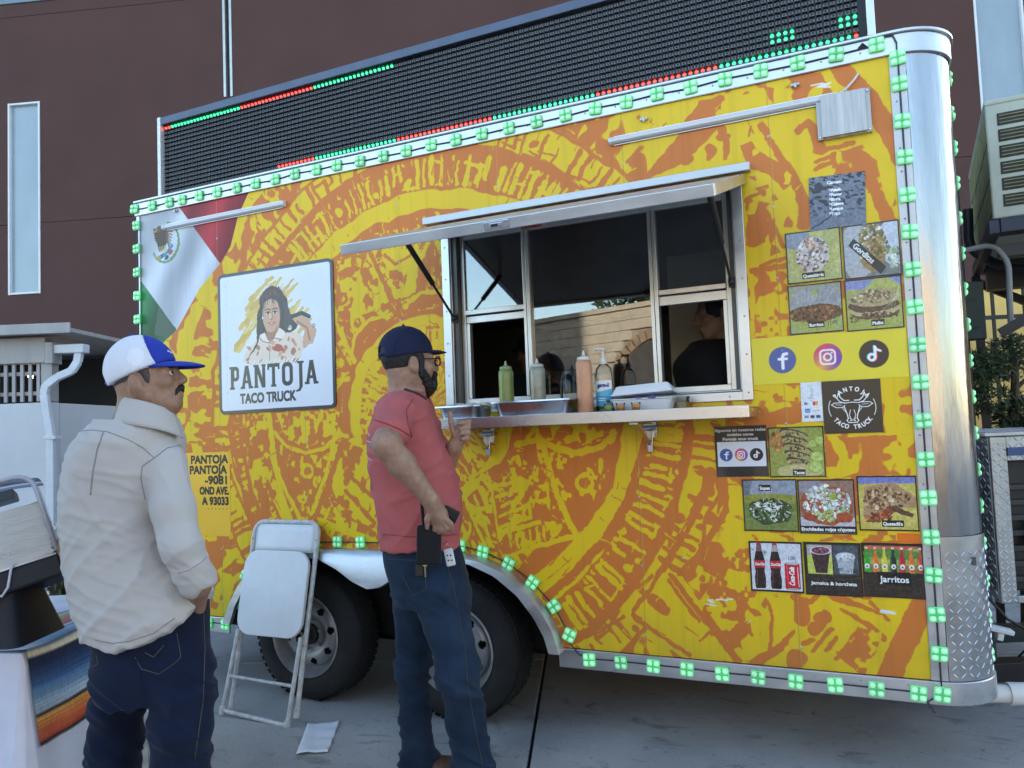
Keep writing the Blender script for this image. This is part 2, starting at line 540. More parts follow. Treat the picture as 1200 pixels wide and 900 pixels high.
M_SLOTMETAL = mat('slot_metal', (0.52, 0.52, 0.48), 0.4, 0.6, var=0.2)
M_WHITEWALL = mat('white_render', (0.64, 0.64, 0.65), 0.6, var=0.10, vscale=1.2, bump=0.3, bscale=90, bdist=0.002)
M_TRIMGREY = mat('painted_beige_wood', (0.42, 0.39, 0.37), 0.6, var=0.2, vscale=7, bump=0.4, bscale=30, stretch=(1, 1, 0.2), bdist=0.003)
M_WHITEMETAL = mat('white_paint_metal', (0.70, 0.72, 0.74), 0.38, var=0.10, vscale=12, bump=0.12, bscale=30, bdist=0.002)
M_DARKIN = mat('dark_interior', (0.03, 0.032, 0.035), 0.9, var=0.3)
M_BLACKMETAL = mat('black_metal', (0.022, 0.022, 0.024), 0.42, 0.3, var=0.3, vscale=9)
M_MESHBLK = mat('black_mesh_fabric', (0.012, 0.012, 0.016), 0.85, var=0.4, vscale=3)
M_YWALL = mat('brightened_ochre_stucco', (0.95, 0.60, 0.18), 0.7, var=0.10, vscale=2.0, bump=0.3, bscale=80, bdist=0.003)  # colour raised in place of sunlight; the wall itself stands in shade
M_TANBLK = mat('tan_block', (0.56, 0.49, 0.38), 0.8, var=0.22, vscale=5, bump=0.4, bscale=60, bdist=0.004)
M_MORTAR = mat('mortar', (0.40, 0.35, 0.28), 0.9, var=0.2)
M_BRICK = mat('red_brick', (0.37, 0.26, 0.17), 0.8, var=0.35, vscale=6)
M_LEAF = mat('leaf_dark', (0.045, 0.075, 0.03), 0.55, var=0.5, vscale=9, color2=(0.02, 0.04, 0.016))
M_LEAF2 = mat('leaf_blue_green', (0.085, 0.135, 0.06), 0.5, var=0.5, vscale=14, color2=(0.03, 0.055, 0.03))
M_LEAF3 = mat('leaf_strap', (0.11, 0.16, 0.07), 0.45, var=0.5, vscale=14, color2=(0.05, 0.09, 0.04))
M_BARK = mat('bark', (0.10, 0.075, 0.055), 0.9, var=0.4, vscale=20, bump=0.6, bscale=40)

# ================================================================== GROUND
WA = math.radians(19.5)                       # the site grid (buildings, slab joints) is turned against the trailer
E1 = np.array([math.cos(WA), math.sin(WA), 0]); E2 = np.array([-math.sin(WA), math.cos(WA), 0])
g = MB()
g.add([(-400, -400, -0.03), (400, -400, -0.03), (400, 400, -0.03), (-400, 400, -0.03)], [(0, 1, 2, 3)])
ground = g.build('ground', M_JOINT); tag(ground, kind='structure')
og = MB()
O0 = np.array([2.30, 0.44, 0.0]); J0 = (at_z(280, 777)-O0) @ E2
SL = 3.6
slab_me = {}
for i in range(-5, 4):
    for j in range(-5, 3):
        b = MB()
        gap = 0.007
        x0, x1 = i*SL+gap, (i+1)*SL-gap
        y0, y1 = J0+j*SL+gap, J0+(j+1)*SL-gap
        c = O0+E1*(x0+x1)/2+E2*(y0+y1)/2
        if 'm' not in slab_me:
            b.box((-(x1-x0)/2, -(y1-y0)/2, -0.03), ((x1-x0)/2, (y1-y0)/2, 0))
            o = b.build('concrete_slab', M_CONC, ground, bevel=0.006, seg=2)
            slab_me['m'] = o
        else:
            o = slab_me['m'].copy(); COL.objects.link(o)
        o.location = c; o.rotation_euler = (0, 0, WA)
far = MB()
A_ = (-5*SL, 4*SL); B_ = (J0-5*SL, J0+3*SL)
def far_pt(a, b): return tuple(O0+E1*a+E2*b+np.array([0, 0, 0.0]))
F = 380
for (a0, a1, b0, b1) in ((-F, A_[0], -F, F), (A_[1], F, -F, F), (A_[0], A_[1], -F, B_[0]), (A_[0], A_[1], B_[1], F)):
    far.add([far_pt(a0, b0), far_pt(a1, b0), far_pt(a1, b1), far_pt(a0, b1)], [(0, 1, 2, 3)])
o = far.build('pavement', M_CONC); tag(o, kind='structure')

# ================================================================== MAROON BUILDING
P0 = np.array([C_CAM[0]+12*R_CAM[2][0], C_CAM[1]+12*R_CAM[2][1], 0.0])
WD = np.array([0.947, 0.322, 0.0]); WD /= np.linalg.norm(WD)
WN = np.array([-WD[1], WD[0], 0.0])                     # into the building
WRZ = math.atan2(WD[1], WD[0])
bld = empty('building', tuple(P0), WRZ, 'maroon stucco building behind the food trailer, with tall narrow frosted windows', 'building')
# local frame: x along the wall, y into it, z up
wins = [(-8.49, -7.90, 3.96, 7.27), (7.2, 7.90, 5.83, 9.0)]
zrows = [(0.0, 5.160), (5.168, 8.788), (8.796, 9.02)]
SL_X = (-4.62, -4.46)
def wall_panels():
    xs = [-20.0, -14.0, -8.49, -7.90, -4.62, -4.46, 1.5, 7.2, 7.90, 9.4]
    for (z0, z1) in zrows:
        k = 0
        b = MB()
        # one panel per seam row, with the openings left out
        for a0, a1 in zip(xs[:-1], xs[1:]):
            spans = [(z0, z1)]
            for (wx0, wx1, wz0, wz1) in wins + [(SL_X[0], SL_X[1], 7.05, 12.0)]:
                if a0 >= wx0-1e-6 and a1 <= wx1+1e-6:
                    new = []
                    for (s0, s1) in spans:
                        if wz0 > s0: new.append((s0, min(s1, wz0)))
                        if wz1 < s1: new.append((max(s0, wz1), s1))
                    spans = [q for q in new if q[1]-q[0] > 1e-4]
            for (s0, s1) in spans:
                b.box((a0, 0, s0), (a1, 0.12, s1))
        b.build('wall_panel', M_STUCCO, bld)
wall_panels()
b = MB(); b.box((-20, 0.03, 0), (9.4, 0.125, 9.03)); 
bb = MB()
bb.box((-20, 0.125, 0), (-8.49, 0.3, 9.03)); bb.box((-7.9, 0.125, 0), (-4.62, 0.3, 9.03)); bb.box((-4.46, 0.125, 0), (7.2, 0.3, 9.03)); bb.box((7.9, 0.125, 0), (9.4, 0.3, 9.03))
bb.box((-8.49, 0.125, 0), (-7.9, 0.3, 3.96)); bb.box((-8.49, 0.125, 7.27), (-7.9, 0.3, 9.03)); bb.box((7.2, 0.125, 0), (7.9, 0.3, 5.83)); bb.box((-4.62, 0.14, 0), (-4.46, 0.3, 9.03))
bb.build('wall_core', M_SEAM, bld)
b = MB(); b.box((-20, 0.06, 9.035), (9.4, 0.5, 13.0)); b.box((-20, -0.02, 9.03), (9.42, 0.055, 9.10)); b.build('fascia', M_FASCIA, bld, bevel=0.01)  # extended upward out of view to shape the building's shadow
b = MB(); b.box((-20, 0.31, 0), (-19.7, 14, 12.98)); b.box((9.1, 0.31, 0), (9.39, 14, 12.98)); b.box((-20, 13.7, 0), (9.39, 14, 12.97)); b.box((-19.9, 0.55, 12.6), (9.3, 13.9, 12.9))
b.build('rear_wall', M_STUCCO, bld)
b = MB(); b.box((9.41, 0.4, 0), (34, 10, 7.2)); b.build('shade_wing', M_STUCCO, bld)  # unseen wing added, its height set to keep sun off the trailer
for (x0, x1, z0, z1) in wins:
    w = MB(); t = 0.035
    w.box((x0+.002, -0.015, z0), (x0+t, 0.10, z1)); w.box((x1-t, -0.015, z0), (x1-.002, 0.10, z1))
    w.box((x0+t, -0.013, z1-t), (x1-t, 0.10, z1-.002)); w.box((x0+t, -0.018, z0+.002), (x1-t, 0.10, z0+t))
    wo_ = w.build('window', M_WFRAME, bld, bevel=0.004)
    p = MB(); p.box((x0+t+.002, 0.05, z0+t+.002), (x1-t-.002, 0.07, z1-t-.002)); p.build('pane', M_FROST, wo_)
s_ = MB()
s_.box((SL_X[0]+.002, -0.01, 7.06), (SL_X[0]+.045, 0.13, 9.02)); s_.box((SL_X[1]-.045, -0.01, 7.06), (SL_X[1]-.002, 0.13, 9.02))
so = s_.build('metal_slot', M_SLOTMETAL, bld, bevel=0.004)
p = MB(); p.box((SL_X[0]+.046, 0.06, 7.06), (SL_X[1]-.046, 0.07, 9.02)); p.build('pane', mat('slot_glass', (0.03, 0.035, 0.045), 0.2, var=0.2), so)

# ================================================================== BUILDING ACROSS THE YARD (seen in the trailer's glass)
opp = empty('building', (-1.1, -12.0, 0), math.atan2(WD[1], WD[0]), 'tan block building with a brick arch, mirrored in the serving window', 'building')
b = MB(); b.box((-14, -0.35, 0), (16, -0.06, 3.70)); b.build('wall', M_MORTAR, opp)
blk = MB(); bh, bw = 0.205, 0.405
arch_c = (1.5, 2.0); arch_r = 1.07
rr = 0
z = 0.003
while z < 3.6:
    x = -14 + (0.2 if rr % 2 else 0)
    while x < 15.6:
        cx, cz = x+bw/2, z+bh/2
        if not (math.hypot(cx-arch_c[0], max(0, cz-arch_c[1])) < arch_r+0.26):
            blk.box((x+.005, -0.06, z+.005), (x+bw-.005, 0.0+RNG.uniform(-.004, .004), z+bh-.005))
        x += bw
    z += bh; rr += 1
o = blk.build('block_facing', M_TANBLK, opp); tag(o, kind='stuff')
ab = MB()
for k in range(22):
    a = math.pi*(k+.5)/22
    Mx = Matrix.Translation((arch_c[0], 0, arch_c[1])) @ Matrix.Rotation(math.pi/2-a, 4, 'Y')
    q = MB(); q.box((-0.062, -0.05, arch_r), (0.068, 0.03, arch_r+0.21), M=Mx)
    q.build('brick', M_BRICK, opp)
ab.box((arch_c[0]-arch_r+.01, -0.058, 0.0), (arch_c[0]+arch_r-.01, -0.05, arch_c[1]))
ab.prism([(arch_c[0]+arch_r*math.cos(a), arch_c[1]+arch_r*math.sin(a)) for a in np.linspace(0.02, math.pi-.02, 24)], lambda a, b2, t: (a, -0.05-t, b2), 0.008)
ab.build('arched_door', mat('arched_door_paint', (0.10, 0.095, 0.09), 0.4, var=0.3), opp)
b = MB(); b.box((-14.1, -0.4, 3.705), (16.1, 0.05, 3.80)); b.build('coping', M_TANBLK, opp)

# ------------------------------------------------------------------ foliage helpers
def leaf_cloud(name, M, parent, centers, n, size, aspect=0.35, seed=1, droop=0.0, outward=0.6):
    rg = random.Random(seed); b = MB()
    for _ in range(n):
        c, r = rg.choice(centers)
        while True:
            d = Vector((rg.uniform(-1, 1), rg.uniform(-1, 1), rg.uniform(-1, 1)))
            if 0.05 < d.length < 1: break
        d = d.normalized()*(d.length**0.45)
        p = Vector(c)+Vector((d.x*r[0], d.y*r[1], d.z*r[2]))
        ax = (d*outward+Vector((rg.gauss(0, .6), rg.gauss(0, .6), rg.gauss(0, .5)-droop))).normalized()
        sd = ax.cross(Vector((rg.gauss(0, 1), rg.gauss(0, 1), rg.gauss(0, 1)))).normalized()
        L = size*rg.uniform(.6, 1.3); w = L*aspect*0.5
        nn = ax.cross(sd)*L*0.12
        b.add([p-ax*L*.5, p+sd*w+nn*.4, p+ax*L*.5-nn, p-sd*w+nn*.4], [(0, 1, 2, 3)])
    o = b.build(name, M, parent, sharp=0); return o

# trees behind the block building (only their mirror image is seen)
for k, (tx, ty, hh) in enumerate(((-1.2, -15.5, 4.9), (2.0, -15.2, 5.2))):
    tr = empty('tree', (tx, ty, 0), 0, ['bushy tree showing its crown over the tan block wall, left of the arch', 'bushy tree showing its crown over the tan block wall, above the arch'][k], 'tree')
    b = MB(); b.tube([(0, 0, 0), (0.05, 0, 1.5), (0.0, 0.05, 3.2), (0.1, 0, hh-0.6)], [0.16, 0.13, 0.10, 0.04], 10)
    for a in range(5):
        b.tube([(0, 0, 2.0+a*.3), (math.cos(a*1.4)*.7, math.sin(a*1.4)*.7, 3.0+a*.25)], [0.06, 0.02], 7)
    b.build('trunk', M_BARK, tr)
    cs = [((RNG.uniform(-1.0, 1.0), RNG.uniform(-.6, .6), hh-RNG.uniform(0.2, 1.3)), (.55, .5, .4)) for _ in range(12)]
    leaf_cloud('crown', M_LEAF, tr, cs, 2200, 0.16, 0.5, seed=k+3)

# ================================================================== WHITE SHED WITH LATTICE (left)
DS = 6.5
def shed():
    a0 = at_d(-30, 472, DS); a1 = at_d(66, 472, DS)
    d = a1-a0; d[2] = 0; d /= np.linalg.norm(d)
    rz = math.atan2(d[1], d[0])
    base = at_d(0, 472, DS); base = (base[0], base[1], 0)
    t = empty('shed', base, rz, 'low white walled shed with beige lattice and overhanging roof at the left', 'shed')
    # local: x along front, y to the back.  1 px = 7.2 mm here
    k = DS/900.0
    b = MB(); b.box((-1.8, 0, 0), (60*k, 0.12, 1.765)); b.build('wall', M_WHITEWALL, t, bevel=0.006)
    b = MB(); b.box((60*k-.115, 0.125, 0), (60*k, 2.6, 1.76)); b.box((-1.8, 2.6, 0), (60*k, 2.7, 2.3)); b.build('side_wall', M_WHITEWALL, t)
    for pb_ in (((48*k, 0.0, 1.77), (61*k, 0.1, 2.17)), ((-1.8, 0.0, 1.77), (-1.7, 0.1, 2.17)), ((48*k, 2.4, 1.77), (61*k, 2.5, 2.17))):
        b = MB(); b.box(*pb_); b.build('post', M_TRIMGREY, t, bevel=0.005)
    b = MB(); b.box((-1.8, -0.03, 2.10), (55*k, 0.09, 2.315)); b.build('beam', M_TRIMGREY, t, bevel=0.006)
    b = MB(); b.box((56*k, -0.045, 2.09), (65*k, 0.10, 2.27)); b.build('beam_end', M_TRIMGREY, t, bevel=0.005)
    b = MB()
    Mx = Matrix.Translation((0, 0, 2.335))
    b.box((-1.9, -0.16, 0), (95*k, 2.8, 0.035), M=Mx); b.box((-1.9, -0.18, -0.01), (95*k+.01, -0.161, 0.075), M=Mx); b.build('roof', M_TRIMGREY, t, bevel=0.004)
    for z in (1.845, 2.015, 2.235)[:2] + (2.03,)[:0]:
        b = MB(); b.box((-1.7, 0.02, z-.016), (48*k, 0.05, z+.016)); b.build('lattice_rail', M_TRIMGREY, t, bevel=0.003)
    x = -1.55; n = 0
    while x < 47*k:
        b = MB(); b.box((x-.014, 0.0, 1.775), (x+.014, 0.018, 2.098)); b.build('lattice_slat', M_TRIMGREY, t, bevel=0.003)
        x += 9.6*k
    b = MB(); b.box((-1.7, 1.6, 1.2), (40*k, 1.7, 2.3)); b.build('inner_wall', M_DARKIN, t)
    # gutter + downspout
    g = MB(); g.box((62*k, -0.02, 2.175), (99*k, 0.09, 2.25)); g.build('gutter', M_WHITEMETAL, t, bevel=0.008)
    w = MB()
    P = [(91*k, 0.03, 2.19), (90*k, 0.02, 2.10), (86*k, -0.02, 2.02), (72*k, -0.05, 1.97), (60*k, -0.07, 1.90), (58*k, -0.07, 1.83), (62*k, -0.07, 1.62), (65*k, -0.07, 1.50), (66*k, -0.07, 0.06)]
    for p, q in zip(P[:-1], P[1:]):
        w.bar(p, q, 0.062, 0.05, up=(0, 1, 0))
    for p in P[1:-1]:
        w.ball(p, (0.033, 0.027, 0.033), 10, 6)
    w.build('downspout', M_WHITEMETAL, t, bevel=0.006)
    for z in (1.45, 0.7):
        c = MB(); c.box((66*k-.05, -0.105, z), (66*k+.05, -0.002, z+.03)); c.build('pipe_strap', M_WHITEMETAL, t, bevel=0.003)
    return t, k
shed_o, shed_k = shed()
lb = empty('light_bulb', tuple(at_d(36, 441, DS+0.45)), 0, 'small lit warm bulb hanging behind the beige lattice', 'light bulb')
b = MB(); b.ball((0, 0, 0), 0.022); b.build('bulb', mat('bulb_glow', (1, .8, .4), .3, emit=(1, .62, .22), estr=9.0), lb)
b = MB(); b.lathe([(0.012, 0.018), (0.014, 0.05), (0.004, 0.056)], n=10); b.tube([(0, 0, .055), (0, 0, .30)], .003, 6); b.build('socket', M_BLACKMETAL, lb)

# ================================================================== BLACK MESH FENCE (left, behind)
def mesh_fence():
    p0 = at_d(64, 430, 9.0); p1 = at_d(190, 424, 8.9)
    d = p1-p0; L = math.hypot(d[0], d[1]) + 1.6; rz = math.atan2(d[1], d[0])
    h = p0[2]
    t = empty('fence', (p0[0], p0[1], 0), rz, 'tall black fence covered in dark mesh screen behind the man in the beige shirt', 'fence')
    b = MB(); b.grid(lambda u, v: (-1.0+u*(L+1.0), 0.004*math.sin(u*60)+0.012*math.sin(u*17+v*3), 0.05+v*(h-0.08)), 60, 10); b.build('mesh_screen', M_MESHBLK, t)
    x = -1.0
    while x < L:
        b = MB(); b.box((x-.009, -0.055, 0.0), (x+.009, -0.037, h)); b.build('picket', M_BLACKMETAL, t); x += 0.125
    for z in (0.2, h-.14):
        b = MB(); b.box((-1.0, -0.036, z), (L, -0.014, z+.035)); b.build('rail', M_BLACKMETAL, t)
mesh_fence()

# strappy plant in a pot beside the shed
def strap_plant():
    c = at_d(66, 655, 4.6)
    t = empty('potted_plant', (c[0], c[1], 0), 0, 'spiky strap leaved plant behind the napkin dispenser', 'plant')
    b = MB(); b.lathe([(0.13, 0.0), (0.17, 0.30), (0.185, 0.31), (0.185, 0.35), (0.165, 0.35), (0.15, 0.3)], n=24); b.build('pot', mat('terracotta', (.32, .15, .09), .8, var=.25), t)
    s_ = MB(); s_.tube([(0, 0, .2), (0.01, 0, .62)], [0.05, 0.04], 8); s_.build('stem', M_BARK, t)
    rg = random.Random(5)
    f = MB()
    for i in range(90):
        a = rg.uniform(0, 6.283); L = rg.uniform(.25, .46); up = rg.uniform(.1, 1.1); w = rg.uniform(.010, .017)
        z0 = 0.42+rg.uniform(0, .22)
        dx, dy = math.cos(a), math.sin(a); pts = []
        for k in range(6):
            s = k/5; rr_ = L*s*math.cos(up*(1-s*.7)); zz = z0+L*(math.sin(up)*s-0.62*s*s)+0.05
            ww = w*(1-s)**.6 if k else w*.8
            pts.append((dx*rr_-dy*ww, dy*rr_+dx*ww, zz+.004)); pts.append((dx*rr_+dy*ww, dy*rr_-dx*ww, zz))
        f.add(pts, [(2*k, 2*k+1, 2*k+3, 2*k+2) for k in range(5)])
    o = f.build('foliage', M_LEAF3, t, sharp=0)
strap_plant()
# ================================================================== PRINTS: MURAL
def P2(u, v):
    p = at_y(u, v, 0.0); return (p[0], p[2])
PXS = 0.0035                                   # about one photo pixel on the trailer side
ZB, ZT, XL, XR = 0.42, 2.754, 0.0, 4.06
YEL = np.array([0.920, 0.775, 0.150]); ORG = np.array([0.830, 0.480, 0.215])
def paint_mural():
    cv = Canvas(XR-XL, ZT-ZB, 430, (255, 255, 255), XL, ZB)
    X, Z = cv.X, cv.Y
    cx, cz = 1.97, 1.50
    wx = (fbm(X*9, Z*9, 3, 3)-.5)*0.05; wz = (fbm(X*9, Z*9, 8, 3)-.5)*0.05
    dx, dz = X+wx-cx, Z+wz-cz
    r = np.hypot(dx, dz); th = np.arctan2(dz, dx)
    def glyph(ku, kv, seed, wr=0.9):
        a = th*1.15; w1 = (fbm(X*14, Z*14, seed+5, 2)-.5)*wr; w2 = (fbm(X*14, Z*14, seed+6, 2)-.5)*wr
        return 0.75*noise2(a*ku+w1+40, r*kv+w2, seed)+0.25*noise2(a*ku*2.3+w2+80, r*kv*2.1, seed+1)
    def soft(v, k=26): return np.clip(0.5+v*k, 0, 1)
    img = np.ones(cv.a.shape)*YEL
    def put(al, c):
        nonlocal img
        img = img*(1-al[..., None])+c*al[..., None]
    def band(a, b): return np.clip((r-a)*220+.5, 0, 1)*np.clip((b-r)*220+.5, 0, 1)
    # background beyond the disc: yellow with torn orange blobs
    n = 0.6*fbm(X*11+wx*26, Z*8.0+wz*26, 31, 2)+0.4*noise2(X*28, Z*21, 33)
    put(np.clip((r-1.42)*200, 0, 1)*soft(n-.60), ORG)
    # outer glyph rings
    put(band(1.425, 1.60)*soft(glyph(34, 9, 41)-.585), ORG)
    put(band(1.405, 1.425), ORG)
    put(band(1.245, 1.282), ORG)
    put(band(1.075, 1.25), ORG)
    put(band(0.985, 1.075), YEL)
    put(band(0.86, 0.985), ORG); put(band(0.87, 0.965)*soft(noise2(X*52, Z*52, 71)-.84), YEL)
    put(band(-1, 0.865), ORG)
    gl = glyph(46, 34, 81, 1.6); lo = fbm(X*3.1, Z*3.1, 91, 2)
    put(band(0.5, 0.86)*soft(gl-.50-(lo-.5)*.30), YEL)
    put(band(0.40, 0.465), YEL); put(band(-1, 0.40)*soft(glyph(24, 30, 95, 1.6)-.50), YEL)
    cv.a = img
    rq = random.Random(19)
    def pol(r_, a): return (cx+r_*math.cos(a), cz+r_*math.sin(a))
    def cuts(ra, rb, step, w, col, hook=.35, gap=.12, blob=.12):
        """rows of hand cut bars between two radii, some bent, some joined, some left as dabs"""
        a = 0.0; rm = (ra+rb)/2
        while a < 2*math.pi:
            st_ = step*rq.uniform(.7, 1.5)/rm
            if rq.random() > gap:
                lo_, hi_ = ra+(rb-ra)*rq.choice((0, 0, .0, .3, .5))*rq.random(), rb-(rb-ra)*rq.choice((0, 0, 0, .4, .55))*rq.random()
                sl_ = rq.uniform(-.25, .25)*st_; ww = w*rq.uniform(.7, 1.5)
                if rq.random() < blob: r_ = ra+(rb-ra)*rq.random(); cv.ell(*pol(r_, a), ww*1.0, ww*.7, col, rot=rq.uniform(0, 3), wob=.010)
                else:
                    cv.stroke([pol(lo_, a), pol((lo_+hi_)/2, a+sl_), pol(hi_, a+sl_*.5)], ww, col, ww*rq.uniform(.5, 1.2), wob=.007)
                    if rq.random() < hook: q_ = rq.choice((lo_, hi_, (lo_+hi_)/2)); cv.stroke([pol(q_, a), pol(q_+rq.uniform(-.02, .02), a+st_*rq.uniform(.8, 1.6))], ww*.8, col, ww*.5, wob=.007)
            a += st_
    cuts(1.100, 1.232, .040, .021, YEL, .45, .10)
    cuts(1.292, 1.400, .046, .020, ORG, .40, .16)
    cuts(1.092, 1.110, .030, .010, YEL, .0, .4); cuts(1.215, 1.238, .034, .010, YEL, .0, .45)
    cuts(0.875, 0.925, .030, .009, YEL, .1, .45, .5)
    for r_, w_ in ((.865, .012), (.80, .010), (.50, .016), (.56, .010)):
        a = 0.0
        while a < 6.28:
            L_ = rq.uniform(.25, .9); cv.stroke([pol(r_+rq.uniform(-.004, .004), a+L_*t) for t in np.linspace(0, 1, 8)], w_, YEL if r_ > .7 else ORG, wob=.008); a += L_+rq.uniform(.03, .12)
    cuts(0.815, 0.855, .032, .011, YEL, .2, .2); cuts(.57, .64, .040, .014, YEL, .4, .2); cuts(.30, .39, .036, .016, YEL, .5, .1)
    # rays of the sun stone: pointed darts with pale outlines and a ring in each
    for k in range(8):
        a = math.radians(-49+45*k); tip, root, hw = .86, .50, .30
        cv.poly([pol(root, a-hw), pol(root+.02, a), pol(root, a+hw), pol(tip, a)], ORG, wob=.010)
        for e in (-1, 1): cv.stroke([pol(root, a+e*hw), pol(root+.18, a+e*hw*.52), pol(tip, a)], .026, YEL, .020, wob=.008); cv.stroke([pol(root, a+e*(hw+.10)), pol(root+.18, a+e*(hw*.52+.09)), pol(tip-.03, a+e*.05)], .022, ORG, .014, wob=.008)
        cv.ell(*pol(.61, a), .036, .036, YEL, ring=.020, wob=.008)
        cv.stroke([pol(.54, a-hw*.8), pol(.575, a-.1), pol(.575, a+.1), pol(.54, a+hw*.8)], .020, YEL, wob=.008)
        for j in range(9): r_ = rq.uniform(.58, .76); b_ = rq.uniform(-1, 1)*hw*.55*(1-(r_-.5)/.4); cv.stroke([pol(r_, a+b_), pol(r_+rq.uniform(.01, .03), a+b_)], .010, YEL, wob=.006)
    img = cv.a
    img_noise = (fbm(X*3, Z*3, 7, 3)-.5)
    cv.a = img
    Yc, Oc = YEL, ORG
    def st(px, w, c, w2=None):
        cv.stroke([P2(*p) for p in px], w*PXS, c, None if w2 is None else w2*PXS, wob=0.008)
    def pg(px, c): cv.poly([P2(*p) for p in px], c, wob=0.012)
    def ringat(u, v, rad, w, c):
        x, z = P2(u, v); cv.ell(x, z, rad*PXS, rad*PXS, c, ring=w*PXS, wob=0.008)
    def blob(u, v, ru, rv, c, rot=0): x, z = P2(u, v); cv.ell(x, z, ru*PXS, rv*PXS, c, rot=rot, wob=0.022)
    def texpoly(px, c1, c2, k, thr, seed):
        """polygon filled c1 with linocut holes c2"""
        keep = cv.a.copy(); pg(px, c1)
        changed = np.abs(cv.a-keep).sum(-1) > 1e-3
        m2 = np.zeros(cv.a.shape[:2]); P = [P2(*p) for p in px]
        t = Canvas(cv.w, cv.h, cv.res, (0, 0, 0), XL, ZB); t.poly(P, (255, 255, 255), wob=0.012)
        k = k*1.45; n_ = 0.7*noise2(X*k+wx*34, Z*k*.75+wz*34, seed)+.3*noise2(X*k*2.2, Z*k*2.0, seed+1)
        al = t.a[..., 0]*soft(n_-thr)
        cv.a = cv.a*(1-al[..., None])+c2*al[..., None]
    # ---- lower centre ray (right of the man in the red shirt)
    texpoly([(627, 500), (724, 505), (690, 600), (674, 628)], Oc, Yc, 26, .62, 101)
    texpoly([(556, 560), (628, 520), (662, 618), (590, 655)], Oc, Yc, 26, .55, 103)
    pg([(630, 640), (690, 620), (640, 672), (585, 690)], Oc)
    st([(627, 500), (638, 529), (653, 580), (673, 624)], 8, Yc)
    st([(677, 627), (631, 640), (590, 653)], 8, Yc, 4)
    st([(629, 513), (649, 524), (676, 531), (704, 524), (720, 507)], 8, Yc)
    texpoly([(640, 485), (725, 485), (712, 515), (676, 524), (648, 514)], Oc, Yc, 24, .48, 104)
    ringat(685, 566, 10, 6, Yc)
    st([(681, 566), (687, 561), (691, 567)], 4, Oc)
    st([(579, 571), (598, 566), (613, 561)], 5, Yc); st([(576, 572), (584, 628)], 4, Yc, 3); st([(582, 582), (610, 573), (608, 585), (588, 594)], 5, Yc)
    st([(586, 605), (620, 592), (622, 606), (586, 618)], 5, Yc); st([(586, 624), (632, 612)], 6, Yc)
    for k in range(7): st([(598+k*8, 640-k*2.2), (597+k*8, 629-k*2.5)], 4, Yc)
    st([(545, 585), (568, 640), (578, 660)], 6, Yc); st([(556, 580), (577, 640)], 4, Yc); st([(538, 600), (548, 640)], 5, Yc)
    # big yellow band and orange margins on the right of the disc
    st([(752, 480), (743, 507), (722, 576), (695, 617), (660, 655), (628, 681)], 12, Yc, 13)
    st([(764, 490), (755, 525), (735, 590), (708, 634), (670, 674), (640, 700)], 11, Oc, 12)
    st([(832, 555), (828, 572), (814, 602), (794, 638), (761, 693), (742, 715)], 15, Oc, 5)
    st([(850, 560), (851, 599), (833, 627), (805, 677)], 5, Oc, 9)
    blob(834, 607, 8, 7, Oc); blob(806, 672, 9, 7, Oc, .6); blob(824, 638, 6, 5, Oc); blob(797, 605, 8, 6, Oc)
    st([(800, 500), (806, 522), (800, 560), (790, 600), (784, 640)], 3, Oc, 5)
    st([(842, 563), (846, 585), (842, 600)], 10, Oc, 4)
    # corner figure, lower right
    pg([(748, 722), (776, 672), (800, 676), (866, 774), (812, 768)], Yc)
    st([(786, 674), (864, 775)], 7, Oc); st([(783, 680), (800, 704), (819, 727)], 4, Oc, 5)
    st([(744, 724), (808, 768)], 5, Oc); st([(765, 703), (780, 715)], 15, Oc, 13); st([(820, 751), (832, 741), (834, 744)], 3, Oc)
    st([(700, 742), (731, 723)], 4, Oc); st([(742, 716), (760, 694)], 4, Oc)
    texpoly([(818, 704), (836, 684), (846, 658), (868, 643), (905, 640), (906, 700), (900, 740), (886, 776), (866, 776)], Oc, Yc, 22, .46, 111)
    st([(866, 775), (826, 716)], 6, Oc)
    for (u, v, a, b_) in ((807, 668, 5, 4), (821, 677, 4, 5), (828, 667, 4, 3), (837, 657, 4, 3)): blob(u, v, a, b_, Oc)
    pg([(903, 700), (1088, 703), (1094, 797), (886, 778), (880, 776)], Yc)
    st([(1092, 692), (1078, 716), (1061, 750), (1041, 795)], 22, Oc, 23)
    st([(974, 697), (1000, 708), (1031, 719)], 9, Oc, 4); st([(985, 714), (1010, 728), (1034, 747)], 4, Oc, 9)
    texpoly([(1005, 735), (1034, 742), (1030, 760), (1012, 790), (985, 772), (992, 752)], Oc, Yc, 20, .66, 114)
    blob(940, 718, 10, 14, Oc, .3); blob(932, 772, 9, 12, Oc, -.4); blob(965, 722, 9, 7, Oc, .3); blob(957, 736, 7, 8, Oc); st([(960, 735), (968, 720)], 12, Oc, 10)
    st([(953, 762), (974, 737)], 5, Oc); st([(968, 763), (980, 748)], 4, Oc); st([(980, 772), (992, 757)], 4, Oc, 6)
    st([(884, 778), (915, 758), (930, 740)], 12, Oc, 4); st([(941, 754), (953, 750)], 5, Oc)
    st([(900, 705), (905, 725), (902, 760), (906, 768)], 4, Oc); st([(930, 700), (950, 705), (958, 697)], 8, Oc, 4)
    st([(1020, 706), (1035, 720), (1041, 726)], 4, Oc, 3)
    # corner figure, upper right
    pg([(757, 150), (870, 110), (1036, 70), (1050, 200), (1040, 330), (925, 330), (900, 270), (885, 205), (800, 205), (757, 213)], Yc)
    pg([(820, 117), (847, 113), (846, 128), (838, 131), (843, 150), (800, 190), (758, 212), (753, 207), (790, 165), (806, 137)], Oc)
    texpoly([(905, 84), (960, 85), (975, 110), (955, 118), (905, 122), (895, 100)], Oc, Yc, 16, .55, 121)
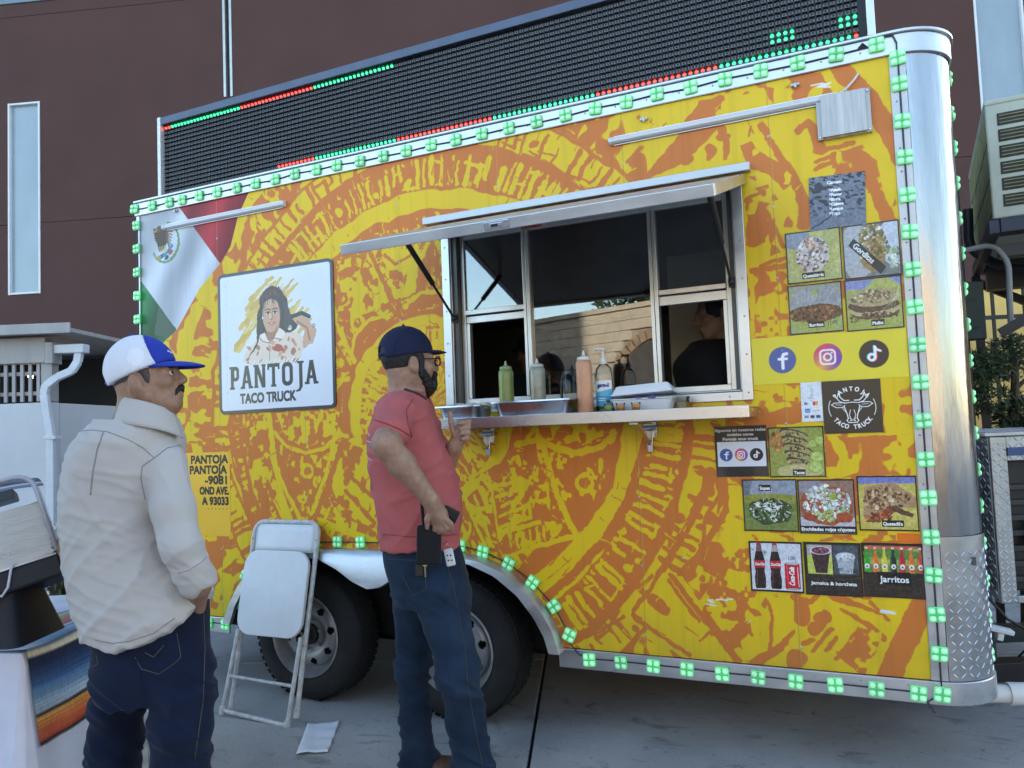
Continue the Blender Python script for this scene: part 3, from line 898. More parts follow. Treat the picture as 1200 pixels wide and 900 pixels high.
    st([(890, 146), (912, 180), (934, 214), (944, 245), (942, 262)], 5, Oc, 16); blob(896, 152, 5, 8, Oc, .5)
    st([(982, 78), (1015, 112), (1040, 150), (1060, 186)], 19, Oc, 22)
    st([(935, 154), (946, 144), (953, 150), (961, 176)], 7, Oc, 12)
    for (a, b_, c_, d_) in ((955, 178, 1000, 168), (957, 190, 985, 178), (975, 186, 1010, 172), (955, 198, 975, 190)): st([(a, b_), (c_, d_)], 5, Oc)
    texpoly([(975, 180), (1010, 172), (1027, 190), (1035, 225), (1018, 225), (1012, 205), (975, 205)], Oc, Yc, 16, .64, 122)
    st([(1018, 200), (1030, 235), (1044, 262)], 10, Oc, 14)
    texpoly([(868, 172), (880, 166), (896, 180), (922, 198), (932, 212), (920, 222), (900, 205), (878, 196)], Oc, Yc, 20, .63, 123)
    st([(845, 150), (852, 170), (850, 185)], 10, Oc, 5); st([(787, 190), (800, 172), (815, 165)], 6, Oc); blob(850, 160, 8, 6, Oc); blob(832, 178, 6, 10, Oc); blob(806, 188, 10, 6, Oc)
    st([(735, 190), (750, 174)], 6, Oc); st([(742, 197), (752, 184)], 4, Oc)
    st([(880, 148), (878, 160)], 2, Oc)
    # strips right of the window
    pg([(872, 205), (925, 260), (922, 395), (880, 395)], Yc)
    texpoly([(872, 225), (900, 215), (930, 262), (925, 290), (903, 300), (900, 275), (878, 290)], Oc, Yc, 15, .50, 131)
    texpoly([(874, 262), (890, 262), (896, 282), (886, 290), (874, 288)], Oc, Oc, 15, .9, 132)
    st([(893, 238), (905, 262), (918, 290)], 4, Oc, 5); st([(874, 235), (890, 225)], 4, Oc); st([(892, 311), (920, 303)], 5, Oc); st([(881, 318), (922, 312)], 7, Oc)
    texpoly([(884, 320), (922, 316), (923, 394), (884, 394)], Oc, Yc, 15, .46, 133)
    texpoly([(882, 450), (936, 452), (938, 470), (884, 470)], Yc, Oc, 20, .62, 134)
    pg([(872, 495), (925, 476), (940, 470), (938, 495), (900, 500)], Oc)
    texpoly([(968, 512), (1072, 510), (1074, 556), (968, 560)], Yc, Oc, 14, .52, 135)
    texpoly([(1036, 445), (1070, 445), (1072, 508), (1036, 508)], Yc, Oc, 12, .55, 136)
    texpoly([(880, 626), (1050, 628), (1050, 634), (880, 634)], Yc, Oc, 14, .48, 137)
    # ---- left ray between board and chair
    texpoly([(322, 510), (392, 510), (384, 560), (360, 612), (345, 612), (326, 560)], Oc, Yc, 26, .66, 141)
    texpoly([(324, 484), (400, 482), (396, 505), (360, 526), (336, 516)], Oc, Yc, 24, .46, 142)
    texpoly([(284, 486), (312, 486), (318, 540), (326, 575), (306, 610), (292, 560)], Oc, Yc, 22, .52, 143)
    texpoly([(398, 515), (430, 508), (442, 600), (440, 638), (372, 612)], Oc, Yc, 20, .45, 144)
    st([(314, 482), (319, 510), (324, 550), (337, 580), (352, 608)], 8, Yc, 7)
    st([(392, 512), (382, 556), (365, 602)], 6, Yc); st([(402, 515), (388, 560), (370, 604)], 8, Oc)
    st([(322, 507), (336, 523), (358, 531), (379, 526), (400, 508)], 6, Yc)
    ringat(360, 552, 9, 6, Yc); st([(357, 553), (361, 548), (364, 553)], 3, Oc)
    st([(281, 484), (284, 525), (296, 580), (312, 615)], 6, Oc, 9); st([(262, 520), (272, 560), (300, 630)], 4, Oc, 5)
    st([(405, 575), (438, 612)], 7, Oc); st([(412, 560), (440, 585)], 6, Oc); st([(400, 600), (436, 622)], 4, Oc)
    st([(376, 612), (440, 634)], 12, Yc, 8); blob(437, 626, 7, 6, Oc)
    st([(230, 498), (268, 512)], 9, Oc, 4); st([(234, 512), (266, 528)], 7, Oc, 9)
    # ---- upper left of the disc
    texpoly([(395, 305), (436, 296), (460, 352), (420, 372), (396, 380)], Yc, Oc, 20, .55, 151)
    texpoly([(395, 320), (430, 302), (436, 310), (398, 330)], Oc, Yc, 30, .55, 152)
    st([(432, 293), (445, 320), (459, 352)], 6, Oc, 8)
    pg([(446, 294), (492, 290), (486, 350), (462, 350)], Yc)
    st([(451, 299), (464, 310), (484, 296)], 4, Oc); texpoly([(456, 318), (480, 312), (474, 340), (458, 338)], Oc, Yc, 24, .5, 153)
    st([(504, 291), (497, 338)], 7, Oc, 6); st([(507, 294), (513, 338)], 3, Oc); st([(472, 352), (486, 344)], 3, Oc)
    ringat(401, 350, 7, 5, Oc)
    st([(440, 392), (466, 368), (507, 355), (524, 353)], 7, Oc, 6)
    # small linocut nicks, both ways
    rgn = random.Random(77)
    for k in range(520):
        x, z = rgn.uniform(.2, 4.0), rgn.uniform(.46, 2.72); rr_ = math.hypot(x-cx, z-cz); a = math.atan2(z-cz, x-cx)+rgn.uniform(-.25, .25)
        if rgn.random() < .35: a += math.pi/2
        L_ = rgn.uniform(.015, .07); w_ = rgn.uniform(.003, .009)
        i_, j_ = int(np.clip((x-XL)/cv.w*cv.W, 0, cv.W-1)), int(np.clip((z-ZB)/cv.h*cv.H, 0, cv.H-1))
        here = cv.a[j_, i_]; col = Oc if here[1] > .62 else Yc
        if rr_ > 1.46 and rgn.random() < .6: continue
        cv.stroke([(x, z), (x+L_*math.cos(a), z+L_*math.sin(a))], w_, col, w_*.4, wob=.006)
    # flag ---------------------------------------------------------------
    def fold(col, px, seed, amp):
        t = Canvas(cv.w, cv.h, cv.res, (0, 0, 0), XL, ZB); t.poly([P2(*p) for p in px], (255, 255, 255))
        al = t.a[..., 0]
        q = (X*0.8+Z*1.1); q2 = X*0.75-Z*0.55
        f = np.sin(q2*20+4*fbm(X*2.2, Z*2.2, seed, 2)+q*2.0)*.5+.5
        f = f*.6+.4*fbm(X*6+q2*3, Z*2, seed+3, 3)
        sh = (1-amp)+amp*1.15*f
        cv.a = cv.a*(1-al[..., None])+np.clip(S(col)[None, None]*sh[..., None], 0, 1)*al[..., None]
    redp = [(205, 240), (292, 224), (279, 253), (270, 289), (258, 309)]
    whp = [(150, 248), (208, 240), (258, 309), (234, 338), (207, 387), (150, 310)]
    grp = [(150, 308), (207, 387), (196, 397), (172, 420), (150, 424)]
    fold((196, 58, 66), redp, 5, .45); fold((226, 231, 242), whp, 9, .30); fold((70, 150, 96), grp, 12, .55)
    pg([(186, 358), (207, 387), (197, 396), (180, 392)], S((84, 104, 88)))
    ex, ez = P2(194, 283)
    q = 0.0042
    for k in range(9):
        cv.ell(ex+(-9+k*.5)*q*1.6, ez+(16-k*3.2)*q, (11-k*.6)*q, 2.6*q, (96-4*k, 74, 58), rot=-.5+.1*k, wob=.008)
    cv.ell(ex-7*q, ez+9*q, 11*q, 15*q, (98, 78, 64), rot=.5, wob=.02)
    for k in range(7): cv.stroke([(ex+2*q, ez+(14-k*2)*q), (ex+(14-k)*q, ez+(12-k*4.2)*q)], 1.6*q, (150-k*6, 112, 84))
    cv.ell(ex-13*q, ez+19*q, 5*q, 4*q, (120, 92, 70)); cv.stroke([(ex-17*q, ez+19*q), (ex-21*q, ez+16*q)], 2.2*q, (205, 170, 80))
    for k in range(9):
        a = -2.6+k*.30
        cv.ell(ex+26*q*math.cos(a), ez-2*q+27*q*math.sin(a), 4.2*q, 2.0*q, (128, 160, 118), rot=a+1.57)
    for k in range(10):
        a = -1.1+k*.27
        cv.ell(ex+25*q*math.cos(a), ez-1*q+27*q*math.sin(a), 4.0*q, 2.1*q, (118, 150, 104), rot=a+1.4)
    for (a, b_, c_) in ((-8, -20, (70, 110, 130)), (-1, -18, (96, 150, 170)), (6, -14, (80, 130, 160)), (11, -9, (90, 150, 175)), (10, -17, (196, 96, 70)), (2, -23, (60, 96, 120)), (-13, -22, (190, 160, 90))):
        cv.ell(ex+a*q, ez+b_*q, 4.6*q, 3.0*q, c_, rot=.6, wob=.006)
    for k in range(5): cv.stroke([(ex+(-12+k*3)*q, ez-6*q), (ex+(-10+k*3)*q, ez-14*q)], 1.6*q, (196, 180, 120))
    # light scuffs and print unevenness
    for (u, v, w) in ((822, 704, 30), (950, 100, 18), (1030, 715, 8)):
        for k in range(6):
            x, z = P2(u+RNG.uniform(0, w), v+RNG.uniform(-2, 4)); cv.stroke([(x, z), (x+RNG.uniform(.01, .05), z+RNG.uniform(-.006, .004))], .006, (236, 234, 226))
    for k in range(40):
        x, z = RNG.uniform(0, 4), RNG.uniform(.45, 2.7)
        cv.stroke([(x, z), (x+RNG.uniform(-.03, .03), z+RNG.uniform(-.02, .02))], RNG.uniform(.0015, .003), (226, 220, 190))
    for xs_ in (0.62, 1.22, 2.385, 3.0, 3.61):
        cv.rect(xs_-.0016, ZB, xs_+.0016, ZT, (150, 124, 44), alpha=.55); cv.rect(xs_+.002, ZB, xs_+.0045, ZT, (238, 222, 130), alpha=.4)
    grime = fbm(X*2.2, Z*1.1, 201, 4); streak = fbm(X*38, Z*1.3, 203, 3)
    cv.a = cv.a*(0.955+0.07*grime[..., None])*(1-.05*np.clip(streak-.55, 0, 1)[..., None]*3)
    low = np.clip((0.62-Z)/0.2, 0, 1)*fbm(X*9, Z*9, 207, 3)*.25
    cv.a = cv.a*(1-low[..., None])+S((120, 108, 90))*low[..., None]
    return cv.a
M_MURAL = img_mat('mural_print', paint_mural(), rough=0.36, spec=0.32, bump=0.06, bscale=3.0, bdist=0.02)
# ================================================================== FOOD TRAILER
M_ALU = mat('aluminium_trim', (0.62, 0.63, 0.64), 0.36, 0.9, var=0.18, vscale=7, bump=0.10, bscale=50, rvar=0.12, stretch=(0.4, 1, 1), bdist=0.002)
M_ALUD = mat('dull_aluminium', (0.50, 0.51, 0.52), 0.45, 0.8, var=0.25, vscale=9, bump=0.15, bscale=60, rvar=0.12, stretch=(0.3, 1, 1), bdist=0.002)
M_CHROME = mat('polished_corner', (0.42, 0.42, 0.42), 0.17, 1.0, var=0.35, vscale=5, bump=0.8, bscale=7.0, stretch=(1, 1, 0.10), rvar=0.08, bdist=0.014)
M_TREAD = mat('tread_plate', (0.40, 0.41, 0.43), 0.36, 0.95, var=0.22, vscale=6, rvar=0.12)
M_GALV = mat('galvanised_fender', (0.60, 0.61, 0.63), 0.42, 0.85, var=0.25, vscale=5, bump=0.25, bscale=7, rvar=0.12, stretch=(1, 1, 2.5), bdist=0.006)
M_WHITEBODY = mat('white_body', (0.70, 0.71, 0.72), 0.4, var=0.08)
M_RUBBER = mat('tyre_rubber', (0.016, 0.016, 0.017), 0.82, var=0.5, vscale=8, bump=0.2, bscale=70, bdist=0.003)
M_RIM = mat('silver_rim_paint', (0.30, 0.305, 0.315), 0.40, 0.35, var=0.22, vscale=9, rvar=0.1)
M_HUB = mat('greasy_hub', (0.05, 0.048, 0.045), 0.5, 0.5, var=0.5, vscale=20)
M_BLACK = mat('black_plastic', (0.018, 0.018, 0.02), 0.45, var=0.3, vscale=8)
M_WELL = mat('wheel_well', (0.012, 0.012, 0.012), 0.9)
M_LEDG = mat('green_led_module', (0.28, 0.60, 0.36), 0.35, emit=(0.16, 0.86, 0.30), estr=0.058, coat=0.3)
M_LEDGB = mat('green_led_spot', (0.5, 0.95, 0.6), 0.3, emit=(0.36, 1.0, 0.48), estr=0.060)
M_LEDGD = mat('green_led_edge', (0.12, 0.42, 0.20), 0.4, emit=(0.06, 0.62, 0.17), estr=0.045)
M_WIRE = mat('dark_wire', (0.035, 0.03, 0.05), 0.5)
M_STEEL = mat('stainless', (0.58, 0.58, 0.59), 0.24, 1.0, var=0.12, vscale=6, bump=0.06, bscale=30, rvar=0.08, stretch=(0.25, 1, 1), bdist=0.002)
M_INT = mat('interior_panel', (0.22, 0.22, 0.215), 0.55, var=0.2, vscale=3)
M_INTD = mat('interior_dark_steel', (0.10, 0.10, 0.105), 0.4, 0.6, var=0.3)
M_GLASS = glass_mat('window_glass', (0.74, 0.77, 0.77), 1.55, 0.0, 3.3)
M_GREYSTRUT = mat('gas_strut_rod', (0.5, 0.5, 0.52), .25, 1.0)
M_TUBEPL = mat('frosted_tube_cover', (0.62, 0.63, 0.66), 0.35, var=0.1, coat=0.4)
M_ENDCAP = mat('tube_end_cap', (0.66, 0.67, 0.7), 0.4)

trailer = empty('food_trailer', (2.1, 1.1, 0), 0, 'yellow and orange food trailer with a sun stone mural and a raised serving hatch', 'food trailer')
TO = Vector((2.1, 1.1, 0))
def tp(b, name, mats, **k):
    """a part built in world coordinates, parented to the trailer at its origin"""
    o = b.build(name, mats, trailer, **k); o.location = -TO; return o
def sub(b, name, mats, parent, **k):
    return b.build(name, mats, parent, **k)
XC, RC = 4.08, 0.19                              # rounded front corner
DEP = 2.15
# ---- side panel with mural; holes for window and wheels
WX0, WX1, WZ0, WZ1 = 2.10, 3.465, 1.495, 2.37
arch_pts = [(0.66, 0.42), (0.70, 0.50), (0.78, 0.62), (0.90, 0.71), (1.05, 0.775), (1.22, 0.80), (1.43, 0.805), (1.80, 0.81), (2.12, 0.81), (2.25, 0.79), (2.37, 0.745), (2.47, 0.67), (2.56, 0.57), (2.60, 0.50), (2.625, 0.42)]
def zlow(x):
    if x <= arch_pts[0][0] or x >= arch_pts[-1][0]: return ZB
    for (a, b), (c, d) in zip(arch_pts[:-1], arch_pts[1:]):
        if a <= x <= c: return b+(d-b)*(x-a)/(c-a)
    return ZB
xs = sorted(set([0.0, XR, WX0, WX1]+[p[0] for p in arch_pts]+[round(0.2*i, 3) for i in range(1, 20)]))
b = MB()
for a, c in zip(xs[:-1], xs[1:]):
    za, zc = zlow(a), zlow(c)
    if a >= WX0-1e-6 and c <= WX1+1e-6:
        b.add([(a, 0, za), (c, 0, zc), (c, 0, WZ0), (a, 0, WZ0)], [(0, 1, 2, 3)])
        b.add([(a, 0, WZ1), (c, 0, WZ1), (c, 0, ZT), (a, 0, ZT)], [(0, 1, 2, 3)])
    else:
        b.add([(a, 0, za), (c, 0, zc), (c, 0, ZT), (a, 0, ZT)], [(0, 1, 2, 3)])
tp(b, 'side_panel', M_MURAL, uv=image_mesh_uv(XL, XR, ZB, ZT))
# inner skin, other walls, roof, floor
b = MB()
for (x0, x1, z0, z1) in ((0.01, WX0-.004, .83, 2.75), (WX1+.004, 4.06, .45, 2.75), (WX0-.004, WX1+.004, .83, WZ0-.004), (WX0-.004, WX1+.004, WZ1+.004, 2.75)):
    b.box((x0, 0.03, z0), (x1, 0.045, z1))
tp(b, 'inner_wall', M_INT)
b = MB(); b.box((0.0, 0.002, ZB), (0.02, DEP, 2.75)); tp(b, 'rear_wall', M_WHITEBODY)
b = MB(); b.box((0.021, DEP-.05, ZB), (4.05, DEP, 2.75)); tp(b, 'far_wall', M_INT)
b = MB(); b.box((4.24, RC, ZB), (4.262, DEP, 2.75)); tp(b, 'nose_wall', M_ALU)
b = MB(); b.box((0.0, 0.0, 2.757), (4.09, DEP, 2.80)); b.box((4.09, RC, 2.757), (4.262, DEP, 2.80)); tp(b, 'roof', M_WHITEBODY)
b = MB(); b.box((0.03, 0.05, 0.83), (4.23, DEP-.055, 0.86)); b.box((0.02, 0.06, .36), (0.6, DEP-.06, .45)); b.box((2.68, 0.06, .36), (4.1, DEP-.06, .45)); tp(b, 'floor', M_INTD)
b = MB(); b.box((0.62, 0.34, .30), (2.66, 0.36, .829)); b.box((.62, .05, .81), (2.66, .34, .828)); b.box((0.60, 0.012, .43), (.62, .36, .80)); b.box((2.66, .012, .43), (2.68, .36, .82)); tp(b, 'wheel_well', M_WELL)
b = MB()
for y in (0.45, 1.7): b.box((0.1, y, .24), (4.2, y+.06, .355))
for x in (0.3, 1.05, 1.9, 2.9, 3.8): b.box((x, .2, .28), (x+.05, 1.95, .353))
tp(b, 'chassis_rail', M_BLACKMETAL)
b = MB()
for x in (1.12, 2.02): b.tube([(x, .2, .34), (x, 1.95, .34)], .035, 12)
tp(b, 'axle', M_BLACKMETAL)

def path_front(off, x0, n=10, y_end=0.9):
    P = [(x0, -off)]
    P.append((XC-.02, -off))
    for k in range(n+1):
        a = -math.pi/2+math.pi/2*k/n
        P.append((XC+(RC+off)*math.cos(a), RC+(RC+off)*math.sin(a)))
    P.append((XC+RC+off, y_end))
    return P
def strip(b, x0, z0, z1, o0, o1, mi=0, y_end=DEP):
    A = path_front(o0, x0, y_end=y_end); B = path_front(o1, x0, y_end=y_end); n = len(A)
    vs_ = []
    for (p, q) in zip(A, B):
        vs_ += [(p[0], p[1], z0), (q[0], q[1], z0), (q[0], q[1], z1), (p[0], p[1], z1)]
    fs = []
    for i in range(n-1):
        a, c = 4*i, 4*i+4
        fs += [(a+1, c+1, c+2, a+2), (a+2, c+2, c+3, a+3), (a, c, c+1, a+1), (a+3, c+3, c, a)]
    fs += [(0, 1, 2, 3), (4*n-1, 4*n-2, 4*n-3, 4*n-4)]
    b.add(vs_, fs, mi, False); return b
b = MB(); strip(b, -0.025, 2.752, 2.828, 0.002, 0.012); strip(b, -0.025, 2.829, 2.842, -0.01, 0.022)
b.box((-0.026, -0.011, 2.752), (-0.014, DEP, 2.829))
o = tp(b, 'roof_trim', M_ALU, bevel=0.003); 
for p in o.data.polygons: p.use_smooth = True
o.data.set_sharp_from_angle(angle=math.radians(30))
b = MB(); strip(b, -0.015, 0.335, 0.418, 0.001, 0.012); 
o = tp(b, 'base_trim', M_ALU, bevel=0.003)
for p in o.data.polygons: p.use_smooth = True
o.data.set_sharp_from_angle(angle=math.radians(30))
# the bottom trim is cut away at the wheels: rebuild as two runs
bpy.data.objects.remove(o)
b = MB(); strip(b, 2.605, 0.335, 0.418, 0.001, 0.012); o = tp(b, 'base_trim', M_ALU, bevel=0.003)
for p in o.data.polygons: p.use_smooth = True
o.data.set_sharp_from_angle(angle=math.radians(30))
b = MB(); b.box((-.015, -.012, .335), (0.675, -.001, .418)); tp(b, 'base_trim', M_ALU, bevel=0.003)
b = MB(); b.box((-.012, -.010, .42), (0.012, 0.0, 2.75)); b.box((-.012, 0.0, .42), (-.001, .05, 2.75)); tp(b, 'corner_trim', M_ALU, bevel=0.002)
b = MB(); b.box((XR-.004, -.006, .42), (4.112, -.0005, 2.75)); tp(b, 'corner_trim', M_ALUD, bevel=0.002)
# polished corner and tread plate kick panel
def corner(u, z, off):
    """u = metres along the wrapped surface from x=4.08"""
    if u < 0: return (XC+u, -off, z)
    arc = RC*math.pi/2
    if u < arc:
        a = -math.pi/2+u/RC
        return (XC+(RC+off)*math.cos(a), RC+(RC+off)*math.sin(a), z)
    return (XC+RC+off, RC+(u-arc), z)
UA = RC*math.pi/2
b = MB(); b.grid(lambda u, v: corner(0.034+u*(UA+.25), 0.925+v*(2.75-.925), 0.0), 28, 40); tp(b, 'polished_corner', M_CHROME)
b = MB(); b.grid(lambda u, v: corner(0.034+u*(UA+.25), 0.42+v*(0.93-.42), 0.004), 28, 10)
b.grid(lambda u, v: corner(0.034+u*(UA+.25), 0.922+v*(0.014), 0.006), 28, 1)
tp(b, 'tread_plate', M_TREAD)
def lugs(b, fn, U, V, du, L=0.026, w=0.006, h=0.0022, mi=0):
    """raised lozenges in the alternating tread pattern; fn(u,v,h)->point"""
    nu, nv = int(U/du), int(V/du)
    for i in range(nu):
        for j in range(nv):
            cu, cv_ = (i+.5)*du, (j+.5)*du
            a = math.radians(45 if (i+j) % 2 else -45)
            ca, sa = math.cos(a), math.sin(a)
            P = [(-L/2, 0, 0), (-L/5, -w/2, 0), (L/5, -w/2, 0), (L/2, 0, 0), (L/5, w/2, 0), (-L/5, w/2, 0), (-L/4, 0, h), (L/4, 0, h)]
            vs_ = [fn(cu+x*ca-y*sa, cv_+x*sa+y*ca, z) for x, y, z in P]
            b.add(vs_, [(0, 1, 6), (1, 2, 7, 6), (2, 3, 7), (3, 4, 7), (4, 5, 6, 7), (5, 0, 6)], mi, False)
b = MB(); lugs(b, lambda u, v, h: corner(0.04+u, 0.425+v, 0.0042+h), UA+.1, .49, 0.029, L=0.026, w=.0048)
o = tp(b, 'tread_lug', mat('tread_lug_metal', (0.62, 0.63, 0.65), 0.32, 1.0, var=.15)); tag(o, kind='stuff')
# rivets
b = MB()
def rivet(x, z, y=0.0, r=0.006):
    b.lathe([(r, 0.0), (r*.8, .0028), (0.0005, .004)], (x, y, z), 8, axis='y', M=Matrix.Translation((0, 0, 0)))
rv = MB()
def rv_add(x, z, y=0.0, r=0.0055):
    rv.add([(x+r*math.cos(k*math.pi/3), y, z+r*math.sin(k*math.pi/3)) for k in range(6)]+[(x, y-.0035, z)], [(k, (k+1) % 6, 6) for k in range(6)], 0, True)
for x in (0.62, 1.22, 1.83, 2.385, 3.0, 3.61):
    z = .50
    while z < 2.72:
        if z > zlow(x)+.03 and not (WX0-.06 < x < WX1+.06 and WZ0-.06 < z < WZ1+.08): rv_add(x+RNG.uniform(-.004, .004), z)
        z += 0.29
for k in range(29): rv_add(0.04+k*.14, 2.782, -.0125, .004)
for k in range(9): rv_add(2.70+k*.16, .40, -.0125, .004)
for z in np.arange(.5, 2.74, .09): rv_add(4.074, z, -.0065, .004)
for z in np.arange(1.50, 2.4, .155): rv_add(3.475, z, -.0095, .0045); rv_add(2.098, z, -.0095, .0045)
for x in np.arange(2.2, 3.45, .2): rv_add(x, 1.487, -.0095, .0045)
o = tp(rv, 'rivet', M_ALUD); tag(o, kind='stuff')
# ---- fender
b = MB()
outer = [(0.655, 0.40)]+arch_pts[1:-1]+[(2.63, 0.40)]
inner = [(0.72, 0.40), (0.76, 0.50), (0.83, 0.60), (0.93, 0.69), (1.07, 0.755), (1.22, 0.775), (1.33, 0.765), (1.44, 0.72), (1.53, 0.665), (1.62, 0.632), (1.70, 0.645), (1.79, 0.70), (1.90, 0.765), (2.05, 0.785), (2.19, 0.775), (2.32, 0.725), (2.43, 0.645), (2.51, 0.55), (2.555, 0.47), (2.575, 0.40)]
def resample(P, n):
    P = np.array(P); s = np.r_[0, np.cumsum(np.hypot(*np.diff(P, axis=0).T))]; t = np.linspace(0, s[-1], n)
    return np.stack([np.interp(t, s, P[:, 0]), np.interp(t, s, P[:, 1])], 1)
NF = 90
oi = resample([(x, z) for x, z in outer], NF); ii = resample(inner, NF)
# match by x so that the sheet stays upright
vs_ = []
for k in range(NF):
    o_, n_ = oi[k], ii[k]
    vs_ += [(o_[0], -.001, o_[1]+.012), (o_[0], -.030, o_[1]+.008), (o_[0]*.85+n_[0]*.15, -.052, o_[1]*.85+n_[1]*.15), (n_[0], -.056, n_[1]), (n_[0], -.042, n_[1]-.004), (n_[0], -.03, n_[1]+.004)]
fs = []
for k in range(NF-1):
    for j in range(5):
        fs.append((6*k+j, 6*k+6+j, 6*k+7+j, 6*k+1+j))
b.add(vs_, fs, 0, True)
tp(b, 'fender', M_GALV, sharp=50)
# ---- wheels
def wheel(cx, y0):
    R_, W_ = 0.345, 0.205
    t = MB()
    prof = [(0.212, 0.012), (0.222, 0.0), (0.262, -.010), (0.300, -.006), (0.326, 0.012), (0.340, 0.035), (0.345, 0.06), (0.3455, 0.10), (0.345, .15), (.340, .175), (.32, .2), (.27, .21), (.21, .2)]
    t.lathe(prof, n=64, axis='y', cap=False)
    w = t.build('wheel', M_RUBBER, trailer, sharp=60)
    w.location = Vector((cx, y0, R_-.004))-TO
    tb = MB()
    for k in range(56):
        a = 2*math.pi*k/56; 
        for (ya, yb, sh) in ((.022, .06, .0), (.066, .098, .04), (.104, .136, .08), (.142, .18, .03)):
            a0, a1 = a+sh-.036, a+sh+.036
            P = []
            for (aa, rr_) in ((a0, .342), (a1, .342), (a1, .3478), (a0, .3478)):
                for yy in (ya, yb):
                    P.append((rr_*math.cos(aa), yy, rr_*math.sin(aa)))
            tb.add(P, [(4, 5, 7, 6), (0, 1, 7, 6), (2, 3, 5, 4), (0, 2, 4, 6), (1, 3, 5, 7)], 0)
    o2 = tb.build('tread', M_RUBBER, w); tag(o2, kind='stuff')
    r = MB()
    r.lathe([(0.214, 0.010), (0.218, -.002), (0.210, -.006), (0.203, .004), (0.196, .03), (0.190, .055), (0.176, .070)], n=64, axis='y', cap=False)
    # disc with eight hand holes
    NS = 128
    r0_ = [0.176, 0.166, 0.150, 0.134, 0.118, 0.100, 0.085, 0.070, 0.052]
    d0_ = [0.070, 0.052, 0.040, 0.034, 0.034, 0.040, 0.050, 0.052, 0.050]
    rad = list(np.linspace(.176, .052, 34)); dep = list(np.interp([-k for k in rad], [-k for k in r0_], d0_))
    vs_ = []
    for rr_, dd in zip(rad, dep):
        for k in range(NS):
            a = 2*math.pi*k/NS; vs_.append((rr_*math.cos(a), dd, rr_*math.sin(a)))
    fs = []
    for i in range(len(rad)-1):
        for k in range(NS):
            rm = (rad[i]+rad[i+1])/2; am = 2*math.pi*((k+.5)/NS); aa = (am+.2) % (math.pi/4)-math.pi/8
            hole = math.hypot((rm-.143)/1.0, rm*aa) < .0185
            if not hole: fs.append((i*NS+k, i*NS+(k+1) % NS, (i+1)*NS+(k+1) % NS, (i+1)*NS+k))
    r.add(vs_, fs, 0, True)
    rim = r.build('rim', M_RIM, w, sharp=50)
    bk = MB(); bk.lathe([(0.19, 0.095), (0.02, 0.098)], n=40, axis='y', cap=False); bk.lathe([(.205, .06), (.205, .2)], n=40, axis='y', cap=False); bk.build('brake_drum', M_HUB, w)
    h = MB(); h.lathe([(0.056, 0.052), (0.054, 0.03), (0.040, 0.022), (0.036, 0.0), (0.034, -.035), (0.030, -.041), (0.026, -.041), (0.022, -.02), (0.0005, -.018)], n=28, axis='y')
    h.build('hub', M_HUB, w)
    c = MB(); c.lathe([(0.033, -.030), (0.034, -.044), (.029, -.048), (.024, -.046), (.021, -.03), (.0005, -.03)], n=28, axis='y'); c.build('hub_cap', mat('hub_ring', (.45, .44, .42), .35, .8, var=.3), w)
    for k in range(6):
        a = 2*math.pi*(k+.3)/6
        n_ = MB(); n_.lathe([(0.011, 0.052), (0.011, 0.030), (0.008, .026), (.0005, .025)], (0.076*math.cos(a), 0, 0.076*math.sin(a)), 6, axis='y', smooth=False); n_.build('lug_nut', M_RIM, w)
    return w
wheel(1.135, 0.055); wheel(2.03, 0.055)

# ---- serving window
win = MB()
t_ = 0.042
win.box((2.078, -.009, 1.470), (2.078+t_, -.0005, 2.385)); win.box((3.492-t_, -.009, 1.470), (3.492, -.0005, 2.385))
win.box((2.078+t_, -.0085, 1.470), (3.492-t_, -.0005, 1.470+t_-.006)); win.box((2.078+t_, -.0085, 2.35), (3.492-t_, -.0005, 2.385))
# jamb returns
win.box((2.1205, -.0005, 1.512), (2.126, .10, 2.349)); win.box((3.4445, -.0005, 1.512), (3.449, .10, 2.349))
win.box((2.126, -.0004, 1.508), (3.4445, .11, 1.514)); win.box((2.126, -.0004, 2.343), (3.4445, .10, 2.349))
window = tp(win, 'serving_window', M_ALU, bevel=0.002)
M_SASH = mat('window_sash', (0.66, 0.65, 0.62), 0.35, 0.75, var=0.12, vscale=8)
def sash(name, boxes, y0=.045, y1=.075):
    q = MB()
    for k, (x0, z0, x1, z1) in enumerate(boxes): q.box((x0, y0-.0007*(k % 3), z0), (x1, y1, z1))
    return sub(q, name, M_SASH, window, bevel=0.002)
sash('window_frame', [(2.150, 1.516, 2.172, 2.34), (3.402, 1.516, 3.424, 2.34), (2.172, 1.516, 3.402, 1.540), (2.172, 2.315, 3.402, 2.34)])
sash('mullion', [(2.482, 1.541, 2.496, 2.314), (2.499, 1.541, 2.516, 2.314)], .035, .08)
sash('mullion', [(3.082, 1.541, 3.097, 2.314), (3.100, 1.541, 3.116, 2.314)], .035, .08)
sash('sash_rail', [(2.173, 1.945, 2.481, 1.968)], .04, .07); sash('sash_rail', [(2.173, 1.905, 2.481, 1.938)], .048, .08)
sash('sash_rail', [(3.117, 1.940, 3.401, 1.962)], .04, .07); sash('sash_rail', [(3.117, 1.895, 3.401, 1.934)], .048, .08)
sash('sash_stile', [(2.173, 1.541, 2.190, 1.904)], .048, .08); sash('sash_stile', [(3.385, 1.541, 3.401, 1.894)], .048, .08)
q = MB(); q.box((2.128, 0.012, 1.516), (2.149, .09, 2.342)); sub(q, 'jamb', mat('dark_anodised', (.09, .088, .085), .4, .5, var=.3), window); q = MB(); q.box((3.425, 0.012, 1.516), (3.443, .09, 2.342)); sub(q, 'jamb', MATS['dark_anodised'], window)
